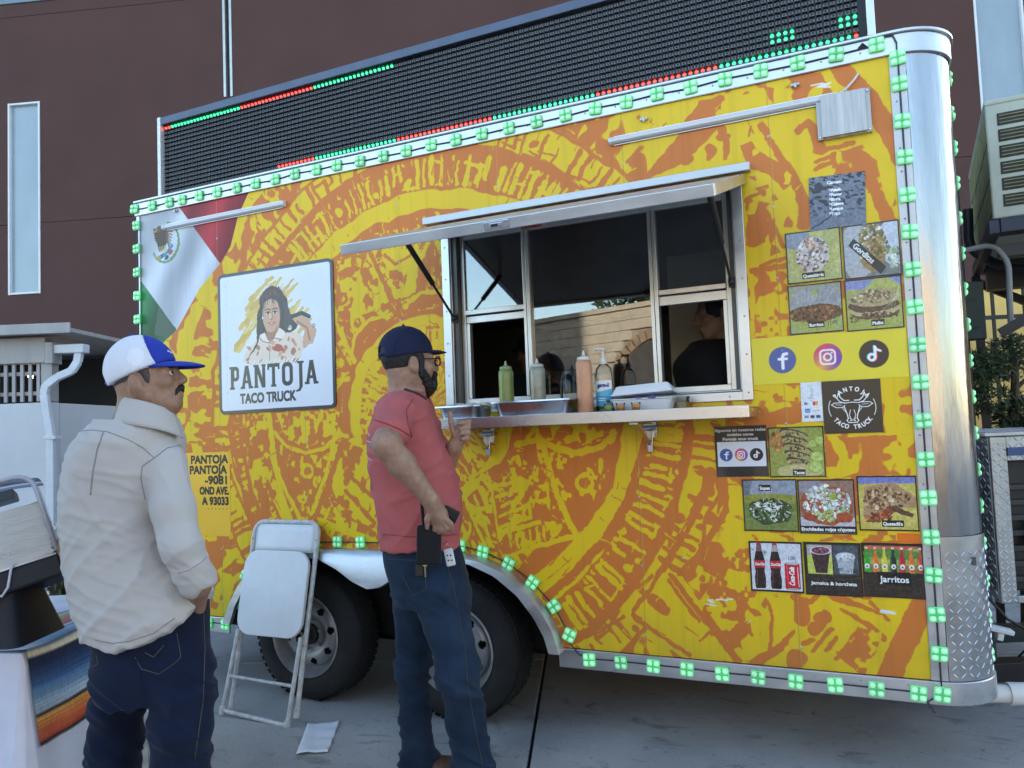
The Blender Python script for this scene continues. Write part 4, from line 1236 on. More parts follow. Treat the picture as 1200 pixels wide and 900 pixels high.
for (x0, x1, z0, z1) in ((2.173, 2.481, 1.969, 2.314), (2.517, 3.081, 1.541, 2.314), (3.117, 3.401, 1.963, 2.314)):
    q = MB(); q.box((x0, .056, z0), (x1, .060, z1)); sub(q, 'pane', M_GLASS, window)
# ---- hatch (awning) hinged above the window
HZ, HA = 2.392, math.radians(-18.2)
Mh = Matrix.Translation((0, -0.012, HZ)) @ Matrix.Rotation(HA*-1, 4, 'X')
hb = MB(); HL = 0.845
hb.box((2.085, -HL, -0.040), (3.512, -HL+.025, 0.0), M=Mh); hb.box((2.085, -HL+.0255, -.040), (2.112, -.004, 0.0), M=Mh); hb.box((3.485, -HL+.0255, -.040), (3.512, -.004, 0.0), M=Mh)
hb.box((2.1125, -HL+.0255, -.006), (3.4845, -.004, -.001), M=Mh); hb.box((2.1125, -.03, -.039), (3.4845, -.004, -.0065), M=Mh)
hatch = tp(hb, 'hatch', M_ALU, bevel=0.003)
q = MB(); q.box((2.114, -HL+.027, -.030), (3.483, -.031, -.026), M=Mh)
sub(q, 'hatch_liner', mat('hatch_liner_panel', (0.34, 0.33, 0.31), 0.35, 0.4, var=0.2, vscale=5), hatch)
q = MB(); q.box((2.71, -HL-.004, -.034), (2.81, -HL-.0005, -.006), M=Mh); q.box((2.735, -HL-.009, -.027), (2.785, -HL-.0042, -.012), M=Mh); sub(q, 'latch', M_STEEL, hatch, bevel=.002)
q = MB(); q.box((2.742, -HL-.0105, -.024), (2.768, -HL-.0092, -.015), M=Mh); sub(q, 'latch_slot', M_BLACK, hatch)
q = MB(); q.box((2.84, -HL+.03, -.052), (2.90, -HL+.07, -.041), M=Mh); sub(q, 'latch_bolt', mat('rusty_red', (.22, .04, .03), .6, var=.4), hatch)
q = MB(); q.box((1.995, -.035, 2.396), (3.53, -.001, 2.402)); q.box((1.995, -.037, 2.397), (3.53, -.033, 2.43)); q.box((1.995, -.006, 2.4025), (3.53, -.0005, 2.437)); tp(q, 'drip_rail', M_ALUD, bevel=.0015)
def strut(x, side):
    p = Mh @ Vector((x, -.43, -.045)); e = Vector((x+side*.0, -.004, 1.93 if side < 0 else 1.955))
    mid = p.lerp(e, .52)
    q = MB(); q.tube([p, mid], .0125, 12); q.tube([mid, e], .006, 10, 1)
    q.ball(p, .014, 10, 6); q.ball(e, .015, 10, 6)
    q.box((e[0]-.012, e[1]+.0, e[2]-.02), (e[0]+.012, e[1]+.014, e[2]+.02))
    o = sub(q, 'gas_strut', [M_BLACK, M_BLACK], hatch)
strut(2.135, -1); strut(3.430, 1)
# ---- counter
q = MB()
q.box((2.10, -.30, 1.436), (3.512, -.011, 1.442)); q.box((2.10, -.306, 1.400), (3.512, -.3002, 1.446)); q.box((3.506, -.30, 1.40), (3.512, -.02, 1.4355)); q.box((2.10, -.30, 1.40), (2.106, -.02, 1.4355)); q.box((2.107, -.03, 1.40), (3.505, -.012, 1.4355))
counter = tp(q, 'counter', M_STEEL, bevel=.002)
for x in (2.30, 3.065):
    q = MB(); q.box((x-.028, -.013, 1.33), (x+.028, -.001, 1.398)); q.box((x-.012, -.030, 1.27), (x+.012, -.0135, 1.36)); q.box((x-.018, -.27, 1.388), (x+.018, -.014, 1.399))
    q.tube([(x-.035, -.02, 1.372), (x+.035, -.02, 1.372)], .011, 10); q.bar((x, -.022, 1.30), (x, -.20, 1.392), .016, .008)
    sub(q, 'bracket', M_STEEL, counter, bevel=.002)
# ---- tube lights, vent cover
def tube_light(x0, x1, z, wire=None):
    q = MB()
    pts = [(-.016, 0), (-.014, .014), (-.007, .023), (.007, .023), (.014, .014), (.016, 0)]
    # profile in (z, -y)
    n = len(pts)
    vs_ = [(x0+.02, -.004-b2, z+a) for a, b2 in pts]+[(x1-.02, -.004-b2, z+a) for a, b2 in pts]
    q.add(vs_, [(k, n+k, n+(k+1) % n, (k+1) % n) for k in range(n)], 0, False)
    for xa, xb in ((x0, x0+.0195), (x1-.0195, x1)):
        vs2 = [(xa, -.004-b2*1.06, z+a*1.06) for a, b2 in pts]+[(xb, -.004-b2*1.06, z+a*1.06) for a, b2 in pts]
        q.add(vs2, [(k, n+k, n+(k+1) % n, (k+1) % n) for k in range(n)]+[tuple(range(n)), tuple(reversed(range(n, 2*n)))], 1, False)
    q.box((x0+.02, -.010, z-.020), (x1-.02, -.002, z-.017), 2); q.box((x0+.02, -.010, z+.017), (x1-.02, -.002, z+.020), 2)
    # the led board behind the cover
    for k in range(int((x1-x0-.06)/.02)):
        pass
    o = tp(q, 'tube_light', [M_TUBEPL, M_ENDCAP, M_ALU])
    if wire:
        w = MB(); w.tube(wire, .0045, 8); w.build('wire', M_ENDCAP, o)
tube_light(2.945, 3.872, 2.632, [(3.870, -.02, 2.634), (3.90, -.02, 2.65), (3.93, -.015, 2.68), (3.948, -.006, 2.705), (3.952, .004, 2.71)])
tube_light(0.215, 1.128, 2.648)
q = MB(); q.box((3.792, -.020, 2.470), (3.984, -.0005, 2.640)); q.box((3.808, -.034, 2.474), (3.968, -.0205, 2.637)); 
for k in range(5): q.box((3.826+k*.031, -.0352, 2.476), (3.828+k*.031, -.0342, 2.635))
o = tp(q, 'vent_cover', mat('scuffed_vent_metal', (.50, .50, .49), .5, .6, var=.35, vscale=10, stretch=(4, 1, .25), rvar=.1), bevel=.003)
q = MB()
for (x, z) in ((3.80, 2.48), (3.80, 2.63), (3.976, 2.48), (3.976, 2.63)): q.lathe([(.006, -.0205), (.004, -.0235), (.0004, -.024)], (x, 0, z), 8, axis='y')
q.build('screw', M_GREYSTRUT, o)
# small clips left on the side
for (u, v) in ((755, 140), (932, 100), (207, 247)):
    x, z = P2(u, v); q = MB(); q.box((x-.016, -.012, z-.006), (x+.016, -.0005, z+.006)); q.box((x-.004, -.02, z-.016), (x+.006, -.0121, z+.004)); tp(q, 'clip', M_ALUD, bevel=.002)
# ---- marker lights on a string
def led_mesh():
    q = MB(); h = .0275
    def rr(hw, y, c=.008):
        out = []
        for (sx, sz) in ((1, 1), (-1, 1), (-1, -1), (1, -1)):
            for k in range(4):
                a = math.atan2(sz, sx)-math.pi/4+math.pi/2*k/3
                out.append((sx*(hw-c)+c*math.cos(a), y, sz*(hw-c)+c*math.sin(a)))
        return out
    A, B_, C_ = rr(h, 0.0), rr(h, -.009), rr(h-.003, -.012); n = 16
    q.add(A+B_, [(k, (k+1) % n, n+(k+1) % n, n+k) for k in range(n)], 2)
    q.add(B_+C_, [(k, (k+1) % n, n+(k+1) % n, n+k) for k in range(n)], 0); q.add(C_, [tuple(range(n))], 0)
    # little notches and four lamps
    for sx in (-1, 1):
        for sz in (-1, 1):
            q.lathe([(.0105, -.0122), (.0095, -.016), (.0055, -.0185), (.0004, -.019)], (sx*.0135, 0, sz*.0135), 10, mi=1, axis='y')
    q.box((-.003, -.0150, -.026), (.003, -.0123, .026), 2); q.box((-.026, -.0148, -.003), (.026, -.0123, .003), 2)
    q.lathe([(.0055, -.0155), (.0035, -.0175), (.0004, -.018)], (0, 0, 0), 8, mi=2, axis='y')
    return q.mesh('marker_light', [M_LEDG, M_LEDGB, M_LEDGD])
LED_MES = []
for dim in (1.0, .72, 1.25):
    if dim != 1.0: M_LEDG, M_LEDGB, M_LEDGD = [m_.copy() for m_ in (MATS['green_led_module'], MATS['green_led_spot'], MATS['green_led_edge'])]
    for m_ in (M_LEDG, M_LEDGB, M_LEDGD): m_.node_tree.nodes['Principled BSDF'].inputs['Emission Strength'].default_value *= dim
    LED_MES.append(led_mesh())
def led(p, rz=0.0, ry=0.0):
    o = bpy.data.objects.new('marker_light', RNG.choice(LED_MES)); COL.objects.link(o); o.parent = trailer
    o.location = Vector(p)-TO; o.rotation_euler = (RNG.uniform(-.10, .10), ry+RNG.uniform(-.09, .09), rz+RNG.uniform(-.08, .08))
    return o
wires = []
top = [(-0.018, 2.795), (0.131, 2.792), (0.271, 2.790), (0.374, 2.788), (0.509, 2.791), (0.646, 2.789), (0.793, 2.788), (0.929, 2.789), (1.068, 2.789), (1.203, 2.794), (1.346, 2.792), (1.479, 2.791), (1.625, 2.787), (1.766, 2.787), (1.903, 2.788), (2.046, 2.791), (2.184, 2.789), (2.325, 2.790), (2.466, 2.790), (2.607, 2.79), (2.748, 2.791), (2.889, 2.792), (3.031, 2.791), (3.167, 2.796), (3.310, 2.794), (3.451, 2.795), (3.593, 2.797), (3.734, 2.796), (3.875, 2.796), (4.018, 2.799)]
for x, z in top: led((x, -.0125, z))
wires.append([(x, -.0155, z+RNG.uniform(-.006, .004)) for x, z in top]+[(4.05, -.018, 2.825), (4.075, -.018, 2.822), (4.086, -.018, 2.79), (4.084, -.012, 2.74)])
rv_z = [2.736, 2.635, 2.490, 2.352, 2.208, 2.068, 1.926, 1.785, 1.644, 1.505, 1.362, 1.221, 1.080, 0.937, 0.801, 0.660, 0.520, 0.377]
for z in rv_z: led((4.087, -.0075 if z > .43 else -.0125, z))
wires.append([(4.087, -.011, z) for z in rv_z])
for k in range(17): led((-.004, -.0105, 2.693-k*.1415))
wires.append([(-.004, -.013, 2.72-k*.2) for k in range(12)])
bt = [(2.748, .380), (2.890, .382), (3.030, .380), (3.170, .379), (3.311, .375), (3.450, .375), (3.590, .373), (3.731, .374), (3.873, .373), (4.011, .372)]
for x, z in bt: led((x, -.0125, z))
fl = [(2.657, .464), (2.590, .586), (2.491, .686), (2.375, .765), (2.246, .815), (2.125, .839), (1.985, .842), (1.842, .842), (1.70, .841), (1.558, .840), (1.416, .838), (1.27, .832), (1.13, .822), (1.0, .785), (.89, .725), (.79, .64), (.717, .489)]
for k, (x, z) in enumerate(fl):
    a, c = fl[max(0, k-1)], fl[min(len(fl)-1, k+1)]
    led((x, -.004, z+.012), ry=-math.atan2(c[1]-a[1], c[0]-a[0]) if k not in (0, len(fl)-1) else 0.4)
for x in (.652, .526, .38, .24, .1): led((x, -.0125, .384))
wires.append([(4.06, -.014, .36), (4.04, -.018, .345)]+[(x, -.0150, z+.004) for x, z in reversed(bt)]+[(2.70, -.017, .40), (2.665, -.016, .44)]+[(x, -.008, z+.012) for x, z in fl]+[(x, -.0150, .386) for x in (.69, .652, .526, .38, .1)])
for k in range(17):
    led((XC+RC+.0015, 0.27, 2.72-k*.1415), rz=math.pi/2)
q = MB()
for w in wires: q.tube(w, .0032, 6)
tp(q, 'wire', M_WIRE)
q = MB(); q.tube([(4.035, -.016, .35), (4.055, -.02, .32), (4.06, -.02, .31)], .004, 6); tp(q, 'connector', M_WIRE); q = MB(); q.tube([(3.955, -.014, 2.80), (3.97, -.017, 2.815), (3.985, -.014, 2.80), (3.965, -.02, 2.803)], .005, 6); tp(q, 'connector', M_WIRE)
# ---- interior
q = MB(); q.box((0.5, 1.45, .861), (3.9, 2.05, 1.38)); q.box((.5, 1.44, 1.38), (3.9, 2.06, 1.42)); tp(q, 'cook_line', M_INTD, bevel=.004)
q = MB(); q.add([(1.2, 1.25, 2.15), (3.7, 1.25, 2.15), (3.7, 2.08, 2.15), (1.2, 2.08, 2.15), (1.2, 1.45, 2.70), (3.7, 1.45, 2.70), (3.7, 2.08, 2.70), (1.2, 2.08, 2.70)], [(3, 2, 1, 0), (4, 5, 6, 7), (0, 1, 5, 4), (1, 2, 6, 5), (3, 0, 4, 7)]); q.box((1.2, 1.24, 2.10), (3.7, 1.2495, 2.16)); tp(q, 'range_hood', M_INTD)
q = MB(); q.box((2.14, .12, 1.30), (3.45, .55, 1.335)); q.box((2.14, .12, .87), (2.17, .55, 1.30)); q.box((3.42, .12, .87), (3.45, .55, 1.30)); tp(q, 'inner_counter', M_STEEL, bevel=.003)
q = MB(); q.box((2.95, .95, .861), (3.85, 1.0, 2.30)); tp(q, 'partition', mat('beige_partition', (.62, .54, .44), .6, var=.12))  # stands for the beige wall; panel put here to catch window light
q = MB(); q.box((2.2, 1.55, 1.421), (2.52, 1.95, 1.60)); q.box((2.56, 1.5, 1.421), (3.1, 1.98, 1.48)); tp(q, 'griddle', M_BLACKMETAL, bevel=.004)
for (x, y, r, h) in ((2.93, .30, .055, .15), (3.04, .33, .055, .15), (2.66, .32, .07, .13)):
    q = MB(); q.lathe([(r, 0), (r, h), (r*1.06, h+.004), (r*1.06, h+.01), (r*.3, h+.018), (r*.3, h+.035), (.001, h+.036)], (x, y, 1.336), 20); tp(q, 'steel_canister', M_STEEL)
q = MB(); q.lathe([(.035, 0), (.045, .11), (.0455, .112), (.04, .112)], (3.20, .28, 1.336), 18); tp(q, 'paper_cup_stack', mat('paper_cup', (.7, .68, .64), .6))
q = MB(); q.box((2.22, .22, 1.336), (2.44, .46, 1.37)); q.box((2.25, .38, 1.37), (2.41, .41, 1.45)); tp(q, 'order_tablet', M_BLACK, bevel=.006)
q = MB(); q.box((2.265, .377, 1.385), (2.395, .3795, 1.44)); tp(q, 'tablet_screen', mat('tablet_glow', (.03, .04, .06), .2, emit=(.25, .3, .5), estr=.06))
# ================================================================== LED SIGN ON THE ROOF
M_SIGNBLK = mat('led_board_black', (0.012, 0.013, 0.018), 0.5, var=0.3, vscale=14)
M_SIGNHOOD = mat('led_hood_black', (0.016, 0.018, 0.024), 0.40, var=0.2)
M_SIGNLENS = mat('led_lens_clear', (0.115, 0.125, 0.15), 0.35, coat=0.4)
M_SIGNFRAME = mat('sign_frame_slate', (0.10, 0.12, 0.17), 0.42, 0.4, var=0.15, vscale=8)
M_LEDRED = mat('led_red_lit', (0.5, 0.02, 0.01), 0.3, emit=(1.0, 0.045, 0.03), estr=1.0)
M_LEDGREEN = mat('led_green_lit', (0.02, 0.45, 0.12), 0.3, emit=(0.03, 0.90, 0.26), estr=0.8)
SX0, SX1, SZ0, SZ1 = 0.195, 3.985, 2.862, 3.275
PIT = (SZ1-SZ0)/16; NCOL = int((SX1-SX0)/PIT)
sign = empty('led_sign', ((SX0+SX1)/2, .05, SZ0), 0, 'long black LED message board on the trailer roof, mostly dark with red and green dots', 'LED sign')
SO = Vector(((SX0+SX1)/2, .05, SZ0))
def sp(b, name, mats, **k):
    o = b.build(name, mats, sign, **k); o.location = -SO; return o
q = MB(); q.box((SX0, 0.028, SZ0), (SX1, .14, SZ1)); sp(q, 'panel', M_SIGNBLK)
q = MB(); q.box((SX0-.004, .0, SZ1+.001), (SX1+.004, .145, SZ1+.045)); sp(q, 'frame_rail', M_SIGNFRAME, bevel=.003)
q = MB(); q.box((SX0-.004, .0225, SZ0-.036), (SX1+.004, .145, SZ0-.001)); sp(q, 'frame_rail', M_SIGNFRAME, bevel=.003)
q = MB(); q.box((SX0-.030, -.004, SZ0-.034), (SX0-.005, .15, SZ1+.047)); sp(q, 'end_post', mat('white_checker_post', (.72, .73, .74), .4, .3, var=.3, vscale=90), bevel=.003)
q = MB(); q.box((SX1+.005, -.004, SZ0-.034), (SX1+.034, .15, SZ1+.047)); sp(q, 'end_post', M_ALU, bevel=.003)
hood = MB(); lens = MB(); red = MB(); grn = MB()
def lit(i, j):
    """i column from the left, j row from the bottom"""
    x = SX0+(i+.5)*PIT
    if j == 0:
        if x < 1.0: return None
        for (a, b_, c) in ((1.04, 1.304, 'R'), (1.304, 1.83, 'G'), (1.83, 2.36, 'R'), (2.36, 2.886, 'G'), (2.886, 3.413, 'R'), (3.413, 3.935, 'G'), (3.935, 4.1, 'R')):
            if a <= x < b_: return c
    if j == 15:
        if x < .255: return 'R'
        if x < .786: return 'G'
        if x < 1.316: return 'R'
        if x < 1.83: return 'G'
    if j in (2, 3) and (3.62 < x < 3.73): return 'G'
    if j in (2, 3) and (3.885 < x < 3.995): return 'G'
    return None
for j in range(16):
    z = SZ0+(j+.5)*PIT
    for i in range(NCOL):
        x = SX0+(i+.5)*PIT
        h = PIT*.40
        # sun hood: a small lip above and beside every dot
        y0, y1 = .0275, .012
        hood.add([(x-h, y0, z+h*.95), (x+h, y0, z+h*.95), (x+h*.9, y1, z+h*.62), (x-h*.9, y1, z+h*.62), (x-h, y0, z+h*.35), (x+h, y0, z+h*.35)],
                 [(0, 3, 2, 1), (3, 4, 5, 2), (0, 4, 3), (1, 2, 5)], 0, False)
        lens.add([(x-h*.92, .0268, z-h*1.1), (x+h*.92, .0268, z-h*1.1), (x+h*.92, .0268, z+h*.3), (x-h*.92, .0268, z+h*.3)], [(0, 1, 2, 3)], 0, False)
        r = PIT*.20; zz = z-PIT*.16
        P = [(x+r*math.cos(a), .0266, zz+r*math.sin(a)) for a in (0, 1.256, 2.513, 3.77, 5.026)]+[(x, .0175, zz-.001)]
        c = lit(i, j); T_ = {None: lens, 'R': red, 'G': grn}[c]
        if c:
            r = PIT*.27; zz = z-PIT*.08; P = [(x+r*math.cos(a), .0262, zz+r*math.sin(a)) for a in (0, 1.047, 2.094, 3.1416, 4.189, 5.236)]+[(x, .0125, zz)]
            T_.add(P, [(k, (k+1) % 6, 6) for k in range(6)], 0, False)
        else:
            T_.add(P, [(k, (k+1) % 5, 5) for k in range(5)], 0, False)
for (b_, nm, M_) in ((hood, 'dot_hood', M_SIGNHOOD), (lens, 'led_dot', M_SIGNLENS), (red, 'red_led_dot', M_LEDRED), (grn, 'green_led_dot', M_LEDGREEN)):
    o = sp(b_, nm, M_, sharp=0); tag(o, kind='stuff')
for x in (0.4, 1.6, 2.8, 3.8):
    q = MB(); q.box((x, .146, 2.801), (x+.04, .18, SZ1)); q.bar((x+.02, .18, SZ1-.05), (x+.02, .55, 2.82), .03, .03); sp(q, 'brace', M_BLACKMETAL)

# ================================================================== PRINTS ON THE SIDE
def board(name, label, cat, x0, z0, x1, z1, arr, group=None, thick=.003, y=-.0008, rough=.3, coat=.25, curl=.0, rot=0.0, bump=.25, edge=None):
    """flat print taped or stuck to the trailer side"""
    nm = name+'_print_'+str(len(MATS))
    Mp = img_mat(nm, arr, rough=rough, coat=coat, bump=bump, bscale=9, bdist=.006)
    cx, cz = (x0+x1)/2, (z0+z1)/2; w, h = x1-x0, z1-z0
    q = MB(); N = 8
    def bulge(u, v):
        return -thick-curl*(abs(2*u-1)**3*abs(2*v-1)**3)-.0012*math.sin(u*7+x0*9)*math.sin(v*6+z0*5)*(1 if curl else 0)
    q.grid(lambda u, v: (-w/2+u*w, bulge(u, v), -h/2+v*h), N, N, 0, True)
    ring = [(i/N, 0) for i in range(N)]+[(1, i/N) for i in range(N)]+[(1-i/N, 1) for i in range(N)]+[(0, 1-i/N) for i in range(N)]
    n = len(ring)
    vs_ = [(-w/2+u*w, bulge(u, v), -h/2+v*h) for u, v in ring]+[(-w/2+u*w, 0, -h/2+v*h) for u, v in ring]
    q.add(vs_, [(k, n+k, n+(k+1) % n, (k+1) % n) for k in range(n)], 1 if edge else 0, False)
    me_m = [Mp]+([edge] if edge else [])
    o = q.build(name, me_m, None, uv=lambda co: np.stack([(co[:, 0]+w/2)/w, (co[:, 2]+h/2)/h], 1), sharp=40)
    o.location = (cx, y, cz); o.rotation_euler = (0, rot, 0)
    tag(o, label, cat, group); return o
GP = 'food photos taped to the trailer side'
BLKF = (24, 22, 22)
def fine(c, amt=.12, k=60, seed=3):
    n = fbm(c.X*k, c.Y*k, seed, 3)-.5
    c.a = np.clip(c.a+n[..., None]*amt*2, 0, 1)
def chunks(c, cx, cy, rx, ry, cols, n, size, seed=1, el=.5):
    rg = random.Random(seed)
    for _ in range(n):
        a = rg.uniform(0, 6.283); r_ = rg.random()**.6
        x, y = cx+rx*r_*math.cos(a), cy+ry*r_*math.sin(a)
        s_ = size*rg.uniform(.5, 1.3); col = rg.choice(cols); f = rg.uniform(.78, 1.16)
        c.ell(x, y, s_, s_*rg.uniform(el*.6, 1), tuple(min(255, k*f) for k in col), rot=rg.uniform(0, 3.1), wob=s_*.35)
def price(c, txt, x, y, h, col=(30, 30, 30), rot=.12): c.text(txt, x, y, h, col, rot=rot, cond=.9)
def plate(txt, base, fn, tag_xy=(.5, .11), tag_h=.062, frame=True, tag_w=None):
    c = Canvas(1, 1, 230, base)
    fn(c)
    fine(c, .10, 26, 5); fine(c, .07, 70, 9)
    if txt:
        T = text_tris(txt); wid = T[..., 0].max()*tag_h*.92
        if tag_w: wid = tag_w
        x, y = tag_xy
        c.rect(x-wid/2-.02, y-.025, x+wid/2+.02, y+tag_h+.03, (18, 18, 18))
        c.text(txt, x, y, tag_h, (235, 235, 230), cond=.92, align='c', bold=.003, width=wid)
    if frame:
        for e in ((0, 0, 1, .025), (0, .975, 1, 1), (0, 0, .022, 1), (.978, 0, 1, 1)): c.rect(*e, BLKF)
    return c.a
GREEN = (170, 176, 92)
def f_quesabirria(c):
    c.a[:] = S((178, 178, 104)); n = noise2(c.X*11, c.Y*5, 3); c.full(np.clip((n-.6)*8, 0, 1)*.6, (205, 200, 130))
    c.ell(.2, .86, .26, .2, (140, 150, 165), wob=.03); c.ell(.49, .53, .30, .34, (205, 196, 190), wob=.05)
    chunks(c, .49, .53, .30, .33, [(120, 96, 92), (176, 150, 138), (224, 218, 214), (92, 78, 80), (205, 140, 96)], 190, .030, 4, .4)
def f_gorditas(c):
    c.a[:] = S((120, 120, 112)); c.ell(.25, .5, .34, .5, (176, 176, 180), wob=.05); c.ell(.86, .62, .2, .42, (196, 200, 214), wob=.04)
    c.ell(.52, .55, .24, .46, (150, 122, 66), wob=.05); chunks(c, .52, .62, .26, .36, [(196, 170, 110), (122, 92, 44), (214, 208, 196), (86, 108, 60)], 130, .035, 6, .5)
    chunks(c, .86, .35, .14, .2, [(200, 204, 190), (130, 150, 110)], 40, .04, 9)
    c.poly([(.1, .63), (.2, .75), (.74, .17), (.64, .04)], (22, 20, 20)); c.text('Gorditas', .17, .60, .105, (238, 236, 230), rot=-.83, cond=.95, bold=.004)
def f_burrito(c):
    c.a[:] = S((160, 168, 88)); c.rect(0, .86, 1, 1, (150, 155, 140))
    c.ell(.27, .60, .25, .30, (158, 160, 166), wob=.02); c.ell(.76, .64, .24, .30, (150, 152, 160), wob=.02)
    for k in range(26): c.stroke([(.05+k*.036, .60+.2*math.sin(k)), (.08+k*.036, .70+.2*math.sin(k))], .008, (196, 198, 204) if k % 2 else (118, 120, 126))
    c.ell(.5, .40, .50, .18, (92, 58, 34), wob=.04); chunks(c, .5, .40, .47, .16, [(128, 80, 46), (66, 42, 28), (164, 112, 66), (104, 84, 50)], 170, .034, 3, .45)
    price(c, '11.00', .72, .15, .07)
def f_mulita(c):
    c.a[:] = S((160, 168, 84)); c.rect(0, .80, 1, 1, (130, 140, 190)); c.poly([(.35, .8), (.55, .99), (.8, .96), (1, .78)], (172, 176, 96))
    c.ell(.5, .36, .44, .16, (104, 76, 52), wob=.03); c.ell(.5, .42, .46, .17, (186, 170, 128), wob=.02); c.ell(.5, .47, .45, .13, (90, 62, 44), wob=.03)
    c.ell(.5, .62, .46, .17, (172, 156, 116), wob=.015); chunks(c, .5, .63, .4, .12, [(140, 118, 82), (190, 176, 140), (120, 100, 70)], 70, .035, 4, .4)
    chunks(c, .5, .27, .42, .06, [(80, 56, 40), (120, 88, 60)], 60, .03, 7)
    for k in range(5): c.stroke([(.55+k*.07, .3), (.95, .62+k*.05)], .004, (220, 224, 190))
    price(c, '6.00', .08, .16, .075)
def f_tacos(c):
    c.a[:] = S((150, 156, 70)); c.ell(.16, .72, .15, .18, (176, 128, 62), wob=.05); chunks(c, .17, .72, .14, .18, [(196, 142, 70), (150, 100, 50)], 30, .04, 3, .3)
    for k in range(5):
        y = .86-k*.145; c.ell(.48+.02*k, y, .27, .085, (74, 62, 40), rot=-.32, wob=.02); c.ell(.49+.02*k, y-.035, .26, .085, (176, 160, 104), rot=-.30, wob=.01)
        chunks(c, .47+.02*k, y+.01, .2, .04, [(90, 70, 44), (150, 140, 90), (60, 60, 34)], 22, .024, k)
    c.ell(.55, .12, .42, .13, (196, 184, 128), wob=.012)
    for (x, y, r_) in ((.86, .40, .12), (.82, .20, .13), (.80, .66, .08), (.92, .72, .09)):
        c.ell(x, y, r_, r_*.95, (150, 178, 70)); c.ell(x, y, r_*.82, r_*.76, (190, 206, 120))
        for k in range(6): c.stroke([(x, y), (x+r_*.75*math.cos(k), y+r_*.7*math.sin(k))], .008, (160, 186, 84))
def f_sopes(c):
    c.a[:] = S((122, 134, 66)); c.rect(0, .66, 1, 1, (150, 158, 172)); c.poly([(0, .66), (0, 1), (.2, 1), (.12, .66)], (110, 118, 130)); c.ell(.5, .62, .6, .1, (148, 146, 60))
    c.ell(.5, .38, .40, .24, (58, 74, 36), wob=.06); chunks(c, .5, .40, .38, .22, [(60, 84, 40), (96, 120, 56), (40, 52, 28), (206, 210, 206), (170, 180, 160)], 160, .036, 5, .35)
    for k in range(26):
        a = RNG.uniform(0, 6.28); x, y = .5+.26*math.cos(a)*RNG.random(), .47+.14*math.sin(a)*RNG.random(); c.stroke([(x, y), (x+RNG.uniform(-.12, .12), y+RNG.uniform(-.08, .05))], .018, (226, 230, 228))
    price(c, '3.50', .68, .84, .07, (90, 100, 130))
def f_enchiladas(c):
    c.a[:] = S((150, 116, 100)); c.rect(0, 0, 1, .3, (196, 190, 196)); c.ell(.5, .52, .46, .36, (168, 84, 48), wob=.04); c.ell(.22, .86, .3, .12, (150, 140, 150), wob=.03)
    chunks(c, .5, .56, .43, .32, [(226, 232, 232), (206, 216, 214), (236, 238, 234), (150, 170, 120), (180, 186, 180)], 260, .034, 8, .5)
    chunks(c, .52, .34, .3, .1, [(150, 176, 80), (190, 206, 130)], 60, .028, 2); c.ell(.62, .68, .07, .06, (160, 176, 60), wob=.02); c.ell(.8, .3, .14, .09, (172, 80, 44), wob=.03); c.ell(.2, .3, .12, .07, (160, 70, 40), wob=.03)
    c.rect(0, .03, 1, .14, (20, 18, 18)); c.text('Enchiladas rojas c/queso', .5, .055, .058, (240, 240, 236), align='c', width=.93, bold=.003)
def f_quesadilla(c):
    c.a[:] = S((196, 178, 86)); c.rect(0, .86, 1, 1, (120, 126, 190)); c.ell(.5, .45, .6, .42, (206, 190, 96)); c.poly([(.08, .22), (.12, .80), (.62, .88), (.98, .62), (.97, .42), (.55, .42), (.30, .16)], (178, 140, 100), wob=.02)
    chunks(c, .48, .58, .38, .24, [(120, 78, 52), (206, 180, 140), (158, 116, 80), (96, 58, 40)], 120, .035, 6, .5); c.poly([(.10, .16), (.34, .14), (.7, .40), (.6, .47), (.3, .3)], (140, 70, 40), wob=.02)
    c.poly([(.55, .38), (.9, .24), (.93, .30), (.62, .46)], (96, 66, 48), wob=.02); chunks(c, .35, .25, .24, .07, [(168, 80, 44), (110, 52, 30), (196, 120, 70)], 40, .03, 3); price(c, '11.50', .55, .895, .06, (60, 60, 110), rot=.05)
